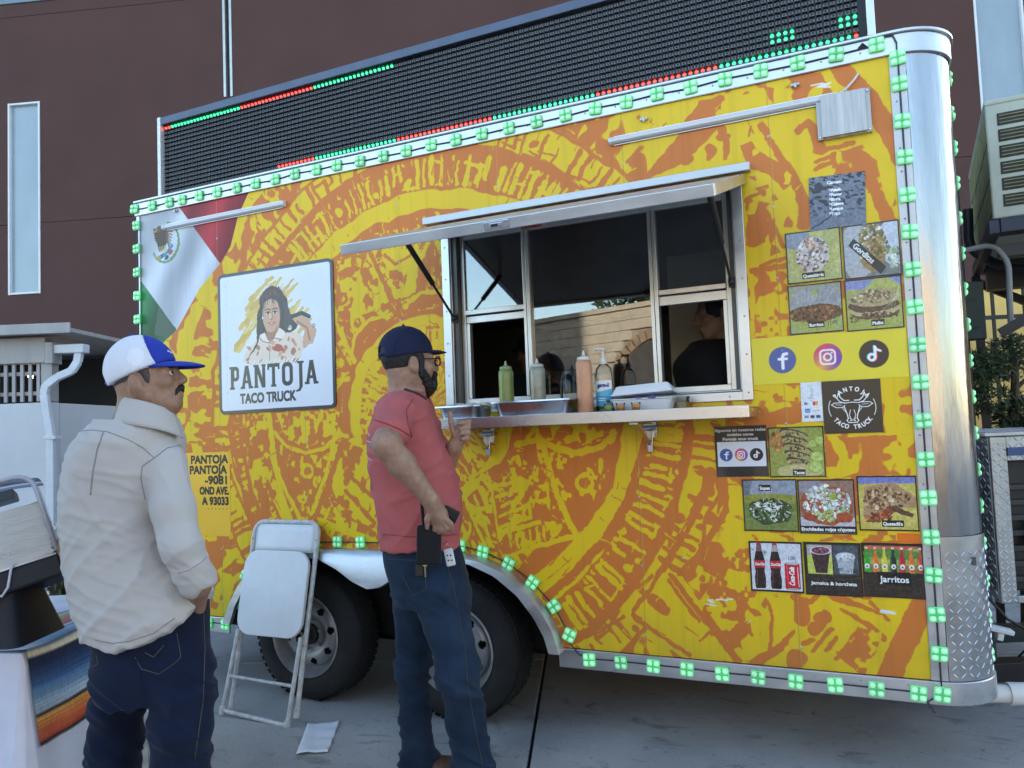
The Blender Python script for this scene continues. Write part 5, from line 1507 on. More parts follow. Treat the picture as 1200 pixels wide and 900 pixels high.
def f_coke(c):
    c.a[:] = S((214, 216, 224)); c.rect(0, 0, 1, .035, BLKF); c.rect(0, .965, 1, 1, BLKF); c.rect(0, 0, .03, 1, BLKF); c.rect(.975, 0, 1, 1, BLKF)
    def bottle(x, k, top):
        prof = [(.045, .94), (.05, .86), (.075, .74), (.105, .60), (.10, .48), (.085, .40), (.105, .26), (.10, .10), (.085, .06)]
        pts = [(x-a, y) for a, y in prof]+[(x+a, y) for a, y in reversed(prof)]
        c.poly(pts, (40, 22, 20)); c.poly([(x-.04, .93), (x-.06, .80), (x+.06, .80), (x+.04, .93)], (170, 160, 160) if k else (120, 90, 90))
        c.rect(x-.045, .93, x+.045, .975, (190, 40, 40)); c.poly([(x-.104, .62), (x-.098, .47), (x+.098, .47), (x+.104, .62)], (196, 40, 44)); c.text('Coca-Cola', x, .52, .055, (240, 236, 236), align='c', width=.18, shear=.25, bold=.003)
        c.stroke([(x-.05, .42), (x-.07, .12)], .02, (120, 60, 50)); c.stroke([(x+.06, .44), (x+.07, .14)], .012, (96, 50, 44))
    bottle(.19, 0, 0); bottle(.49, 1, 0)
    c.rect(.66, .07, .94, .58, (200, 26, 36), r=.03); c.rect(.69, .55, .91, .60, (190, 192, 198), r=.02); c.rect(.69, .05, .91, .09, (170, 172, 180), r=.02); c.text('Coca-Cola', .835, .14, .10, (244, 240, 240), rot=1.57, width=.36, shear=.25, bold=.004); c.stroke([(.72, .12), (.70, .52)], .02, (232, 90, 96)); c.stroke([(.91, .12), (.90, .5)], .014, (240, 236, 236))
    price(c, '1.00', .74, .64, .07); price(c, '3.00', .27, .70, .06, rot=.9); price(c, '3', .08, .8, .06, rot=.9)
def f_jamaica(c):
    c.a[:] = S((46, 38, 32)); n = fbm(c.X*3, c.Y*26, 4, 3); c.full(np.clip((n-.5)*4, 0, 1)*.5, (72, 56, 42))
    c.rect(.06, .40, .50, .95, (196, 206, 90)); c.rect(.06, .75, .50, .95, (176, 170, 160)); c.poly([(.13, .84), (.20, .42), (.40, .42), (.47, .84)], (62, 40, 42)); c.ell(.30, .84, .17, .07, (122, 66, 84)); chunks(c, .30, .84, .14, .05, [(160, 100, 120), (90, 44, 60)], 26, .02, 3); c.ell(.30, .845, .175, .075, (216, 208, 214), ring=.014)
    c.rect(.52, .40, .95, .95, (74, 84, 92)); c.poly([(.57, .72), (.62, .42), (.84, .42), (.89, .72)], (176, 180, 186)); c.ell(.73, .74, .17, .08, (206, 210, 214)); chunks(c, .73, .73, .14, .06, [(230, 232, 236), (180, 186, 194)], 26, .022, 4); price(c, '3.00', .56, .46, .06); c.text('x 1.00', .75, .45, .05, (20, 20, 20))
    c.text('Jamaica & horchata', .5, .20, .062, (236, 234, 230), align='c', width=.80, bold=.004)
def f_jarritos(c):
    c.a[:] = S((44, 34, 26)); n = fbm(c.X*3, c.Y*24, 14, 3); c.full(np.clip((n-.5)*4, 0, 1)*.5, (74, 52, 34))
    c.rect(.05, .46, .97, .95, (150, 176, 90)); c.poly([(.05, .95), (.05, .84), (.3, .9), (.55, .86), (.97, .92), (.97, .95)], (206, 96, 70)); c.ell(.5, .80, .5, .10, (90, 130, 60), wob=.03); c.rect(.05, .46, .97, .60, (120, 130, 70))
    cols = [(60, 160, 50), (226, 120, 40), (222, 200, 60), (36, 50, 34), (196, 36, 52), (226, 120, 44), (196, 80, 50)]
    for k, col in enumerate(cols):
        x = .08+k*.145; c.rect(x-.05, .46, x+.05, .72, col, r=.02); c.poly([(x-.05, .70), (x-.02, .80), (x-.02, .91), (x+.02, .91), (x+.02, .80), (x+.05, .70)], col); c.rect(x-.024, .89, x+.024, .925, (220, 216, 206))
        c.stroke([(x-.03, .48), (x-.03, .70)], .010, tuple(min(255, v+50) for v in col)); c.ell(x, .57, .042, .05, (236, 232, 226)); c.poly([(x-.02, .55), (x, .59), (x+.02, .55)], (40, 40, 40))
    c.rect(.24, .24, .78, .47, (16, 14, 14)); c.text('Jarritos', .51, .285, .115, (242, 242, 240), align='c', width=.47, bold=.004)
def f_carnes(c):
    c.a[:] = S((112, 118, 132)); n = .5*fbm(c.X*10+c.Y*5, c.Y*16, 4, 3)+.5*noise2(c.X*18+c.Y*12, c.Y*24, 5)
    c.full(np.clip((n-.54)*14, 0, 1)*np.clip((c.Y-.15)*3, 0, 1), (34, 36, 42)); c.stroke([(.03, .05), (.2, .13), (.45, .30), (.6, .36)], .02, (36, 38, 44), wob=.03)
    c.text('Carnes:', .33, .84, .055, (236, 238, 240), width=.26, bold=.003)
    for k, t in enumerate(('*Asada', '*Pastor', '*Birria', '*Cabeza', '*Lengua', '*Tripa')): c.text(t, .36, .70-k*.088, .055, (240, 242, 244), bold=.003)
def f_payment(c):
    c.a[:] = S((226, 230, 238)); c.text('we accept', .5, .90, .045, (120, 150, 190), align='c'); c.text('Tap or insert', .5, .57, .04, (120, 124, 130), align='c'); c.text('to pay', .5, .52, .035, (120, 124, 130), align='c')
    for k in range(3): c.ell(.46, .73, .05+.04*k, .05+.04*k, (130, 134, 140), ring=.012)
    c.rect(.2, .62, .44, .86, (226, 230, 238)); c.text('VISA', .12, .43, .065, (30, 50, 130), shear=.25, bold=.006); c.ell(.62, .46, .075, .055, (220, 40, 40)); c.ell(.74, .46, .075, .055, (240, 160, 40), alpha=.9)
    c.rect(.16, .23, .40, .33, (40, 110, 190)); c.text('AMEX', .28, .255, .04, (235, 240, 250), align='c', width=.2); c.rect(.54, .23, .88, .33, (236, 236, 236)); c.text('DISCOVER', .71, .262, .035, (60, 60, 60), align='c', width=.3); c.ell(.82, .28, .03, .024, (230, 120, 40))
    for k in range(3): c.rect(.12+k*.28, .09, .32+k*.28, .16, [(130, 140, 160), (60, 60, 66), (70, 80, 110)][k], r=.01)
def fb(c, x, y, r):
    c.ell(x, y, r, r, (66, 88, 156)); c.stroke([(x+.02*r, y-.62*r), (x+.02*r, y+.22*r), (x+.10*r, y+.42*r), (x+.34*r, y+.46*r)], .24*r, (240, 242, 248)); c.stroke([(x-.26*r, y+.08*r), (x+.32*r, y+.08*r)], .20*r, (240, 242, 248))
def ig(c, x, y, r):
    sl = c._win(x-r, x+r, y-r, y+r, 0); X, Y = c.X[sl], c.Y[sl]
    t = np.clip(((X-x)-(Y-y))/(2*r)+.5, 0, 1)[..., None]*-1+1
    g = S((116, 60, 170))*(1-t)+S((214, 70, 110))*t; t2 = np.clip(1-np.hypot(X-x+.5*r, Y-y+.75*r)/(1.25*r), 0, 1)[..., None]; g = g*(1-t2)+S((244, 170, 76))*t2
    al = c.sd(np.hypot(X-x, Y-y)-r)[..., None]; c.a[sl] = c.a[sl]*(1-al)+g*al
    c.rect(x-.52*r, y-.52*r, x+.52*r, y+.52*r, (244, 240, 244), r=.28*r, ring=.15*r); c.ell(x, y, .26*r, .26*r, (244, 240, 244), ring=.14*r); c.ell(x+.31*r, y+.31*r, .07*r, .07*r, (244, 240, 244))
def tk(c, x, y, r):
    c.ell(x, y, r, r, (28, 26, 30))
    for dx, dy, col in ((-.05, .04, (70, 220, 220)), (.06, -.04, (236, 60, 90)), (0, 0, (244, 244, 246))):
        a, b_ = x+dx*r, y+dy*r
        c.ell(a-.14*r, b_-.24*r, .22*r, .22*r, col, ring=.17*r); c.stroke([(a+.09*r, b_-.24*r), (a+.09*r, b_+.52*r)], .17*r, col); c.stroke([(a+.09*r, b_+.50*r), (a+.20*r, b_+.30*r), (a+.44*r, b_+.20*r)], .16*r, col)
def p_strip():
    c = Canvas(.566, .186, 520, (226, 208, 46)); fine(c, .02, 9, 4)
    for (x, f) in ((.117, fb), (.286, ig), (.451, tk)): f(c, x, .093, .052)
    return c.a
def p_cow():
    c = Canvas(1, 1, 260, (24, 23, 25)); fine(c, .03, 40, 4); W = (238, 238, 236)
    for (sx) in (-1, 1):
        c.stroke([(.5+sx*.40*math.cos(a), .48+.36*math.sin(a)) for a in np.linspace(-.42, .42, 12)], .014, W)
        c.stroke([(.5+sx*.05, .62), (.5+sx*.13, .62), (.5+sx*.19, .68), (.5+sx*.22, .76)], .02, W); c.stroke([(.5, .585), (.5+sx*.12, .57), (.5+sx*.20, .60), (.5+sx*.25, .66), (.5+sx*.22, .77)], .016, W)
        c.stroke([(.5+sx*.13, .58), (.5+sx*.30, .58), (.5+sx*.35, .545), (.5+sx*.27, .49), (.5+sx*.16, .49), (.5+sx*.12, .53)], .016, W); c.stroke([(.5+sx*.17, .535), (.5+sx*.28, .545)], .01, W)
        c.stroke([(.5+sx*.13, .50), (.5+sx*.09, .36), (.5+sx*.075, .28)], .018, W); c.stroke([(.5+sx*.03, .44), (.5+sx*.055, .34), (.5+sx*.03, .27)], .013, W); c.stroke([(.5+sx*.16, .47), (.5+sx*.11, .40)], .013, W)
        c.ell(.5+sx*.035, .235, .018, .012, W)
    c.stroke([(.425, .28), (.40, .24), (.43, .20), (.57, .20), (.60, .24), (.575, .28)], .018, W); c.stroke([(.45, .28), (.5, .245), (.55, .28)], .013, W)
    def arc_text(t, rad, a0, a1, h, up=True):
        n = len(t)
        for k, ch in enumerate(t):
            if ch == ' ': continue
            a = a0+(a1-a0)*k/(n-1)
            x, y = .5+rad*math.cos(a), .48+rad*math.sin(a); rot = a-math.pi/2 if up else a+math.pi/2
            ox, oy = -h*.5*math.sin(rot)*-1, -h*.5*math.cos(rot)
            c.text(ch, x+ox, y+oy, h, W, cond=.8, align='c', rot=rot, bold=.005)
    arc_text('PANTOJA', .36, math.radians(140), math.radians(40), .085)
    arc_text('TACO TRUCK', .36, math.radians(-142), math.radians(-38), .085, False)
    return c.a
def p_siguenos():
    c = Canvas(1, 1, 230, (30, 28, 29)); fine(c, .03, 30, 4)
    for k, t in enumerate(('Siguenos en nuestras redes', 'sociales como', 'Pantoja taco truck')): c.text(t, .5, .895-k*.088, .055, (206, 202, 196), align='c', width=(.97, .50, .68)[k], bold=.003)
    c.rect(.04, .20, .97, .69, (222, 224, 234)); c.text('...', .88, .655, .03, (60, 60, 60))
    for x, f in ((.21, fb), (.50, ig), (.79, tk)): f(c, x, .43, .125)
    return c.a
def R4(px):                                                    # box on the trailer side from four photo corners
    P = [P2(*p) for p in px]
    return (P[0][0]+P[3][0])/2, (P[2][1]+P[3][1])/2, (P[1][0]+P[2][0])/2, (P[0][1]+P[1][1])/2
items = [
 ('notice', 'grey laminated list of meats headed Carnes, above the food photos', 'notice', [(946,207),(1013,203),(1016,265),(951,271)], lambda: plate(None, (0,0,0), f_carnes, frame=False), .035),
 ('food_photo', 'food photo of cheesy birria tacos, top left of the upper four', 'food photo', [(920,274),(984,266),(988,328),(923,333)], lambda: plate('Quesabirria', (0,0,0), f_quesabirria, (.48, .10)), .0),
 ('food_photo', 'food photo with a slanted Gorditas caption, top right of the upper four', 'food photo', [(986,265),(1053,258),(1057,322),(990,328)], lambda: plate(None, (0,0,0), f_gorditas), .0),
 ('food_photo', 'food photo of two foil wrapped burritos marked 11.00', 'food photo', [(923,335),(986,330),(989,388),(926,393)], lambda: plate('Burritos', (0,0,0), f_burrito, (.5, .14)), .0),
 ('food_photo', 'food photo of a mulita marked 6.00, bottom right of the upper four', 'food photo', [(990,329),(1056,322),(1060,384),(992,389)], lambda: plate('Mulita', (0,0,0), f_mulita, (.55, .10)), .0),
 ('sticker', 'small white sticker of accepted payment cards beside the bull logo', 'sticker', [(938,449),(962,447),(965,494),(940,494)], lambda: plate(None, (0,0,0), f_payment, frame=False), .0),
 ('notice', 'notice asking to follow on social media, with three round logos on white', 'notice', [(837,500),(898,498),(901,558),(840,559)], p_siguenos, .0),
 ('food_photo', 'food photo of a row of tacos with lime wedges', 'food photo', [(900,501),(965,499),(968,559),(902,559)], lambda: plate('Tacos', (0,0,0), f_tacos, (.53, .06)), .0),
 ('food_photo', 'food photo of a green sope with shredded cheese marked 3.50', 'food photo', [(869,562),(933,561),(937,624),(873,621)], lambda: plate('Sopes', (0,0,0), f_sopes, (.42, .80)), .0),
 ('food_photo', 'food photo of enchiladas covered in white crumbled cheese', 'food photo', [(934,562),(1000,561),(1005,626),(938,625)], lambda: plate(None, (0,0,0), f_enchiladas), .0),
 ('food_photo', 'food photo of a browned quesadilla cut open, marked 11.50', 'food photo', [(1003,558),(1073,557),(1078,622),(1008,622)], lambda: plate('Quesadilla', (0,0,0), f_quesadilla, (.57, .10)), .0),
 ('food_photo', 'drinks photo of two cola bottles and a red can on white', 'food photo', [(877,634),(939,635),(943,695),(881,692)], lambda: plate(None, (0,0,0), f_coke, frame=False), .0),
 ('food_photo', 'drinks photo of a purple and a milky cup on dark wood', 'food photo', [(941,635),(1008,636),(1012,699),(945,697)], lambda: plate(None, (0,0,0), f_jamaica), .0),
 ('food_photo', 'drinks photo of a row of coloured soda bottles captioned Jarritos', 'food photo', [(1009,636),(1080,637),(1086,702),(1013,699)], lambda: plate(None, (0,0,0), f_jarritos), .0),
]
for k, (nm, lab, cat, px, fn, rot) in enumerate(items):
    x0, z0, x1, z1 = R4(px)
    board(nm, lab, cat, x0, z0, x1, z1, fn(), group=GP if nm == 'food_photo' else None, y=-.0008-.00025*(k % 3), curl=.004 if k % 2 else .002, rot=rot, rough=.38 if k else .45, coat=.3)
x0, z0, x1, z1 = R4([(880,395),(1065,385),(1067,443),(883,450)])
board('sticker', 'wide yellow sticker with three round social media logos', 'sticker', x0, z0, min(x1, 4.052), z1, p_strip(), thick=.0015, y=-.0004, rough=.3)
x0, z0, x1, z1 = R4([(963,447),(1032,444),(1035,507),(966,508)])
board('sticker', 'square black sticker with a white bull head logo reading Pantoja Taco Truck', 'sticker', x0, z0, x1, z1, p_cow(), y=-.0009, rough=.3)
x0, z0, x1, z1 = R4([(1051,625),(1080,625),(1081,637),(1052,636)])
c = Canvas(1, .5, 60, (236, 116, 22)); fine(c, .02, 6)
board('sticker', 'small plain orange sticker above the soda bottle photo', 'sticker', x0, z0, min(x1, 4.053), z1, c.a, thick=.001, y=-.0003)
def p_yellow():
    c = Canvas(.355, .465, 800, (240, 186, 40)); fine(c, .02, 9, 4); D = (34, 28, 20)
    for t, x, y, h, w in (('PANTOJA', .347, .404, .046, .275), ('PANTOJA', .337, .346, .046, .275), ('-9081', .337, .288, .046, .160), ('OND AVE.', .350, .231, .042, .215), ('A 93033', .347, .173, .044, .195)):
        c.text(t, x-.006, y, h, D, align='r', width=w, bold=.0026)
    for k in range(6): c.ell(.19+k*.028, .150, .003, .003, D)
    return c.a
x0, z0, x1, z1 = R4([(228,530),(269,530),(271,628),(230,628)])
board('sticker', 'plain yellow sticker with lines of black address lettering behind the man in the beige shirt', 'sticker', x1-.355, z0, x1, z1, p_yellow(), thick=.0012, y=-.0004, rough=.35)

# ---- portrait board
def p_portrait():
    w, h = .80, .79
    c = Canvas(w, h, 760, (222, 226, 236)); K = .80/135.0
    def p(u, v):                                   # approximate photo pixel in the board's own box
        return ((u-257)/136.0*w, h-(v-(305+(257+136-u)*.13))/177.0*h) if False else ((u-21)/672.0*w*1.0, 0)
    def q(a, b_): return (a*w, b_*h)
    n = fbm(c.X*3, c.Y*3, 3, 3); c.a *= (0.97+.05*n[..., None])
    # brush strokes
    rg = random.Random(11)
    for k in range(46):
        t = k/45; cx_ = .22+.50*t; cy_ = .56+.28*math.sin(t*3.0)+rg.uniform(-.12, .06)
        L = rg.uniform(.10, .22); a = .72+rg.uniform(-.12, .12)
        x0_, y0_ = cx_-L*math.cos(a)*.6, cy_-L*math.sin(a)*.6; x1_, y1_ = cx_+L*math.cos(a)*.6, cy_+L*math.sin(a)*.6
        c.stroke([q(x0_, y0_), q(x1_, y1_)], .030, [(214, 178, 84), (206, 166, 70), (222, 190, 100)][k % 3], .012, wob=.012)
    for k in range(16): 
        a = .72; x_, y_ = rg.uniform(.16, .7), rg.uniform(.42, .85); c.stroke([q(x_, y_), q(x_+.08, y_+.07)], .004, (226, 222, 206))
    HAIR, SKIN, SKD = (44, 32, 34), (206, 158, 128), (166, 112, 88)
    # hair
    c.poly([q(.47, .865), q(.41, .83), q(.365, .72), .1 and q(.355, .6), q(.345, .50), q(.30, .42), q(.33, .44), q(.42, .50), q(.60, .52), q(.70, .56), q(.72, .63), q(.64, .66), q(.615, .76), q(.56, .845)], HAIR, wob=.012)
    c.ell(.485*w, .76*h, .105*w, .10*h, (78, 44, 42), wob=.01); c.stroke([q(.44, .80), q(.50, .83), q(.55, .79)], .02, (128, 66, 56), .008)
    # arm behind the head
    c.poly([q(.66, .625), q(.72, .645), q(.80, .60), q(.86, .53), q(.83, .45), q(.75, .41), q(.72, .45), q(.76, .53), q(.70, .58)], SKIN, wob=.01); c.stroke([q(.70, .60), q(.78, .55), q(.80, .47)], .012, SKD)
    c.stroke([q(.66, .64), q(.74, .655), q(.80, .625)], .022, (38, 34, 40)); c.ell(.635*w, .565*h, .018*w, .018*h, (235, 230, 226)); c.ell(.835*w, .562*h, .010*w, .010*h, (90, 84, 90), ring=.004)
    # shirt
    SH = (226, 206, 190)
    c.poly([q(.22, .36), q(.25, .43), q(.33, .50), q(.42, .535), q(.50, .49), q(.58, .54), q(.70, .53), q(.745, .49), q(.74, .40), q(.72, .34), q(.66, .32), q(.30, .32)], SH, wob=.012)
    for k in range(26):
        x_, y_ = rg.uniform(.26, .72), rg.uniform(.33, .50); c.ell(x_*w, y_*h, rg.uniform(.008, .02), rg.uniform(.006, .014), [(196, 134, 104), (170, 110, 84), (206, 160, 128)][k % 3], rot=rg.uniform(0, 3), wob=.01)
    c.poly([q(.48, .43), q(.52, .47), q(.57, .45), q(.585, .41), q(.53, .40)], (178, 70, 60), wob=.012)
    c.stroke([q(.455, .48), q(.46, .33)], .006, (176, 150, 136)); c.poly([q(.36, .535), q(.42, .55), q(.455, .475), q(.40, .49)], (236, 220, 206)); c.poly([q(.54, .575), q(.60, .545), q(.57, .49), q(.50, .505)], (236, 220, 206)); c.stroke([q(.36, .53), q(.40, .49), q(.455, .475), q(.50, .505), q(.57, .49)], .005, (160, 120, 104))
    # neck, face
    c.poly([q(.425, .60), q(.43, .52), q(.46, .485), q(.51, .515), q(.545, .58), q(.54, .64)], SKD, wob=.006)
    c.ell(.480*w, .665*h, .078*w, .115*h, SKIN); c.ell(.476*w, .60*h, .055*w, .052*h, SKIN); c.ell(.515*w, .64*h, .042*w, .085*h, (190, 138, 110), alpha=.6)
    c.ell(.465*w, .745*h, .05*w, .03*h, (224, 182, 154), alpha=.7); c.ell(.445*w, .64*h, .022*w, .022*h, (222, 168, 144), alpha=.6); c.ell(.515*w, .64*h, .020*w, .022*h, (206, 146, 122), alpha=.6); c.ell(.452*w, .684*h, .026*w, .016*h, (186, 136, 112), alpha=.5); c.ell(.512*w, .684*h, .026*w, .016*h, (180, 130, 106), alpha=.5)
    for k in range(30): a_ = rg.uniform(.36, .62); c.stroke([q(a_*.5+.24, .84+.02*math.sin(k)), q(a_, rg.uniform(.55, .78))], .0028, (70, 48, 46) if k % 2 else (28, 20, 22), .001)
    c.ell(.480*w, .655*h, .066*w, .095*h, SKIN, alpha=.85)
    for sx, ex in ((-1, .452), (1, .512)):
        c.stroke([q(ex-.021, .704), q(ex, .712), q(ex+.021, .704)], .0055, (74, 52, 48)); c.ell(ex*w, .682*h, .019*w, .008*h, (236, 230, 226)); c.ell(ex*w, .682*h, .009*w, .009*h, (44, 30, 28)); c.stroke([q(ex-.020, .687), q(ex, .692), q(ex+.020, .686)], .005, (40, 28, 28))
    c.stroke([q(.487, .68), q(.492, .648), q(.484, .641)], .006, (172, 118, 94)); c.ell(.476*w, .637*h, .012*w, .005*h, (160, 104, 84)); c.ell(.470*w, .66*h, .010*w, .025*h, (228, 188, 160), alpha=.6)
    c.poly([q(.448, .614), q(.462, .600), (.479*w, .593*h), q(.497, .600), q(.512, .614), q(.479, .611)], (176, 76, 78), wob=.003); c.poly([q(.454, .612), q(.479, .603), q(.506, .612), q(.479, .6115)], (246, 240, 236)); c.stroke([q(.446, .615), q(.479, .611), q(.514, .615)], .004, (150, 84, 78))
    c.ell(.40*w, .655*h, .008, .008, (236, 232, 228)); c.poly([q(.402, .76), q(.40, .66), q(.385, .56), q(.365, .50), q(.35, .56), q(.36, .70)], HAIR, wob=.008); c.poly([q(.55, .78), q(.565, .66), q(.56, .57), q(.60, .53), q(.64, .60), q(.61, .74)], HAIR, wob=.008)
    c.stroke([q(.36, .50), q(.32, .44), q(.28, .40)], .016, HAIR, .006, wob=.01)
    for k in range(7): c.stroke([q(.585+k*.008, .76-k*.01), q(.60+k*.009, .56)], .003, (92, 70, 68))
    for k in range(14):                                   # torn brush edge at the bottom
        x_ = .24+k*.037; c.stroke([q(x_, .305), q(x_+.05, .36)], .008, (224, 227, 234))
    # lettering: heavy slab capitals
    D = (58, 56, 56)
    def bar(x0_, y0_, x1_, y1_): c.rect(x0_, y0_, x1_, y1_, D)
    H0, H1, sw = .135, .262, .021
    def serif(x, y, s_=.018, hh=.012): c.rect(x-s_, y, x+s_, y+hh, D)
    x = .082; lw = .082; gap = .017
    def stem(xc, tilt=0): c.poly([(xc-sw/2-tilt, H0), (xc+sw/2-tilt, H0), (xc+sw/2+tilt*0, H1), (xc-sw/2+tilt*0, H1)], D)
    def Pp(x):
        stem(x+.016); serif(x+.016, H0); serif(x+.012, H1-.012, .016); c.rect(x+.01, H0+.045, x+.066, H1, D, r=.024); c.rect(x+.032, H0+.064, x+.047, H1-.021, (222, 226, 236), r=.006)
    def Aa(x):
        c.poly([(x, H0), (x+.020, H0), (x+.046, H1), (x+.026, H1)], D); c.poly([(x+.052, H0), (x+.074, H0), (x+.050, H1), (x+.026, H1)], D); c.rect(x+.016, H0+.030, x+.058, H0+.046, D); serif(x+.008, H0, .016); serif(x+.066, H0, .016)
    def Nn(x):
        stem(x+.012); stem(x+.066); c.poly([(x+.004, H1), (x+.028, H1), (x+.075, H0), (x+.052, H0)], D); serif(x+.012, H0, .014); serif(x+.066, H1-.012, .014); serif(x+.006, H1-.012, .012)
    def Tt(x):
        stem(x+.038); c.rect(x-.004, H1-.020, x+.080, H1, D); c.rect(x-.004, H1-.034, x+.008, H1, D); c.rect(x+.068, H1-.034, x+.080, H1, D); serif(x+.038, H0, .018)
    def Oo(x):
        c.rect(x, H0, x+.074, H1, D, r=.032); c.rect(x+.022, H0+.022, x+.052, H1-.022, (222, 226, 236), r=.014)
    def Jj(x):
        c.rect(x+.026, H0-.012, x+.048, H1, D); serif(x+.036, H1-.012, .022); c.stroke([(x+.037, H0-.006), (x+.028, H0-.026), (x+.008, H0-.032)], .020, D, .010)
    xx = .080
    for f_, adv in ((Pp, .084), (Aa, .092), (Nn, .096), (Tt, .096), (Oo, .090), (Jj, .070), (Aa, .09)): f_(xx); xx += adv
    c.text('TACO TRUCK', .345, .055, .055, D, align='c', width=.385, bold=.0022)
    for k in range(7): c.ell(.060, .12+k*.1, .0035, .0035, (150, 150, 156)); 
    c.stroke([(.062, .03), (.062, .74)], .0025, (200, 204, 214))
    # frame
    c.rect(.0, .0, w, h, (58, 58, 62), r=.035, ring=.036)
    return c.a
x0, z0, x1, z1 = .628, 1.532, 1.428, 2.316
arr = p_portrait()
Mp = img_mat('portrait_board_print', arr, rough=.22, coat=.3, bump=.08, bscale=3, bdist=.01)
q = MB(); N = 12
w_, h_ = x1-x0, z1-z0; cr = .035
ring = []
for (sx, sz) in ((1, 1), (-1, 1), (-1, -1), (1, -1)):
    for k in range(7):
        a = math.atan2(sz, sx)-math.pi/4+math.pi/2*k/6
        ring.append((sx*(w_/2-cr)+cr*math.cos(a), sz*(h_/2-cr)+cr*math.sin(a)))
q.prism(ring, lambda a, b_, t: (a, -t, b_), .006)
pb = q.build('portrait_board', [Mp], None, uv=lambda co: np.stack([(co[:, 0]+w_/2)/w_, (co[:, 2]+h_/2)/h_], 1))
pb.location = ((x0+x1)/2, -.0005, (z0+z1)/2); tag(pb, 'white Pantoja Taco Truck board with a painted woman, framed in dark grey', 'sign board')

# ================================================================== THINGS ON THE COUNTER
CT = 1.4425
def on_counter(u, y, v=470): p = at_y(u, v, y); return (p[0], y, CT)
def squeeze(u, y, h, r, M_, Mc, label, tray=0.0):
    x, yy, z = on_counter(u, y); t = empty('squeeze_bottle', (x, yy, z+tray), 0, label, 'squeeze bottle', 'squeeze bottles on the counter')
    b = MB(); b.lathe([(r*.92, 0), (r, .008), (r, h*.30), (r*.985, h*.5), (r, h*.74), (r*.97, h*.80), (r*.80, h*.845), (r*.55, h*.86)], n=24); b.build('bottle', M_, t, sharp=60)
    c = MB(); c.lathe([(r*.80, h*.845), (r*.82, h*.85), (r*.80, h*.89), (r*.45, h*.905), (r*.22, h*.92), (r*.10, h*1.0), (.0004, h*1.0)], n=20); c.build('cap', Mc, t, sharp=50)
M_SALSAG = mat('salsa_green', (0.20, 0.27, 0.07), .35, var=.15, vscale=30, coat=.3, sss=.1)
M_SALSAO = mat('salsa_orange', (0.62, 0.30, 0.17), .35, var=.12, vscale=20, coat=.3, sss=.1)
M_CLEARB = mat('cloudy_bottle', (0.42, 0.43, 0.38), .3, var=.3, vscale=14, color2=(.20, .20, .14), coat=.4)
M_CAPG = mat('cap_green', (.30, .36, .20), .4); M_CAPW = mat('cap_white', (.72, .71, .68), .4); M_CAPC = mat('cap_cloudy', (.55, .56, .5), .4)
squeeze(594, -.16, .235, .033, M_SALSAG, M_CAPG, 'squeeze bottle of green salsa, leftmost on the counter', tray=.012)
squeeze(631, -.16, .235, .034, M_CLEARB, M_CAPC, 'half empty cloudy squeeze bottle standing in the right tray', tray=.012)
squeeze(686, -.20, .262, .034, M_SALSAO, M_CAPW, 'squeeze bottle of pinkish orange salsa with a white cap')
# trays (steam pans)
def pan(u0, u1, y, h, label, dy=.15):
    a = at_y(u0, 480, y-dy/2); c_ = at_y(u1, 480, y-dy/2); x0, x1 = a[0], c_[0]
    t = empty('steam_pan', ((x0+x1)/2, y, CT), 0, label, 'steam pan', 'steel pans on the counter')
    W_, D_ = (x1-x0)/2, dy/2
    b = MB()
    def ring_(s_, d_, z, c=.03):
        out = []
        for (sx, sy) in ((1, 1), (-1, 1), (-1, -1), (1, -1)):
            for k in range(5):
                a = math.atan2(sy, sx)-math.pi/4+math.pi/2*k/4
                out.append((sx*(s_-c)+c*math.cos(a), sy*(d_-c)+c*math.sin(a), z))
        return out
    L = [ring_(W_-.022, D_-.022, .001), ring_(W_-.012, D_-.012, h*.9), ring_(W_-.008, D_-.008, h), ring_(W_+.006, D_+.006, h+.002), ring_(W_+.007, D_+.007, h-.004), ring_(W_-.004, D_-.004, h-.005)]
    n = len(L[0]); vs_ = sum(L, [])
    b.add(vs_, [(i*n+k, i*n+(k+1) % n, (i+1)*n+(k+1) % n, (i+1)*n+k) for i in range(5) for k in range(n)]+[tuple(range(n))], 0, True)
    b.build('pan', M_STEEL, t, sharp=40); return t, W_, D_
t1, W1, D1 = pan(508, 560, -.20, .055, 'small stainless pan at the left end of the counter', .20)
b = MB()
for k in range(7): b.lathe([(.016, 0), (.02, .028), (.0205, .028), (.017, .002)], (-W1+.05+k*.030, RNG.uniform(-.03, .03), .038+.004*(k % 2)), 12)
b.build('salsa_cup_stack', mat('clear_cup', (.62, .64, .66), .2, coat=.5), t1)
pan(574, 666, -.20, .062, 'large stainless pan in front of the left window', .20)
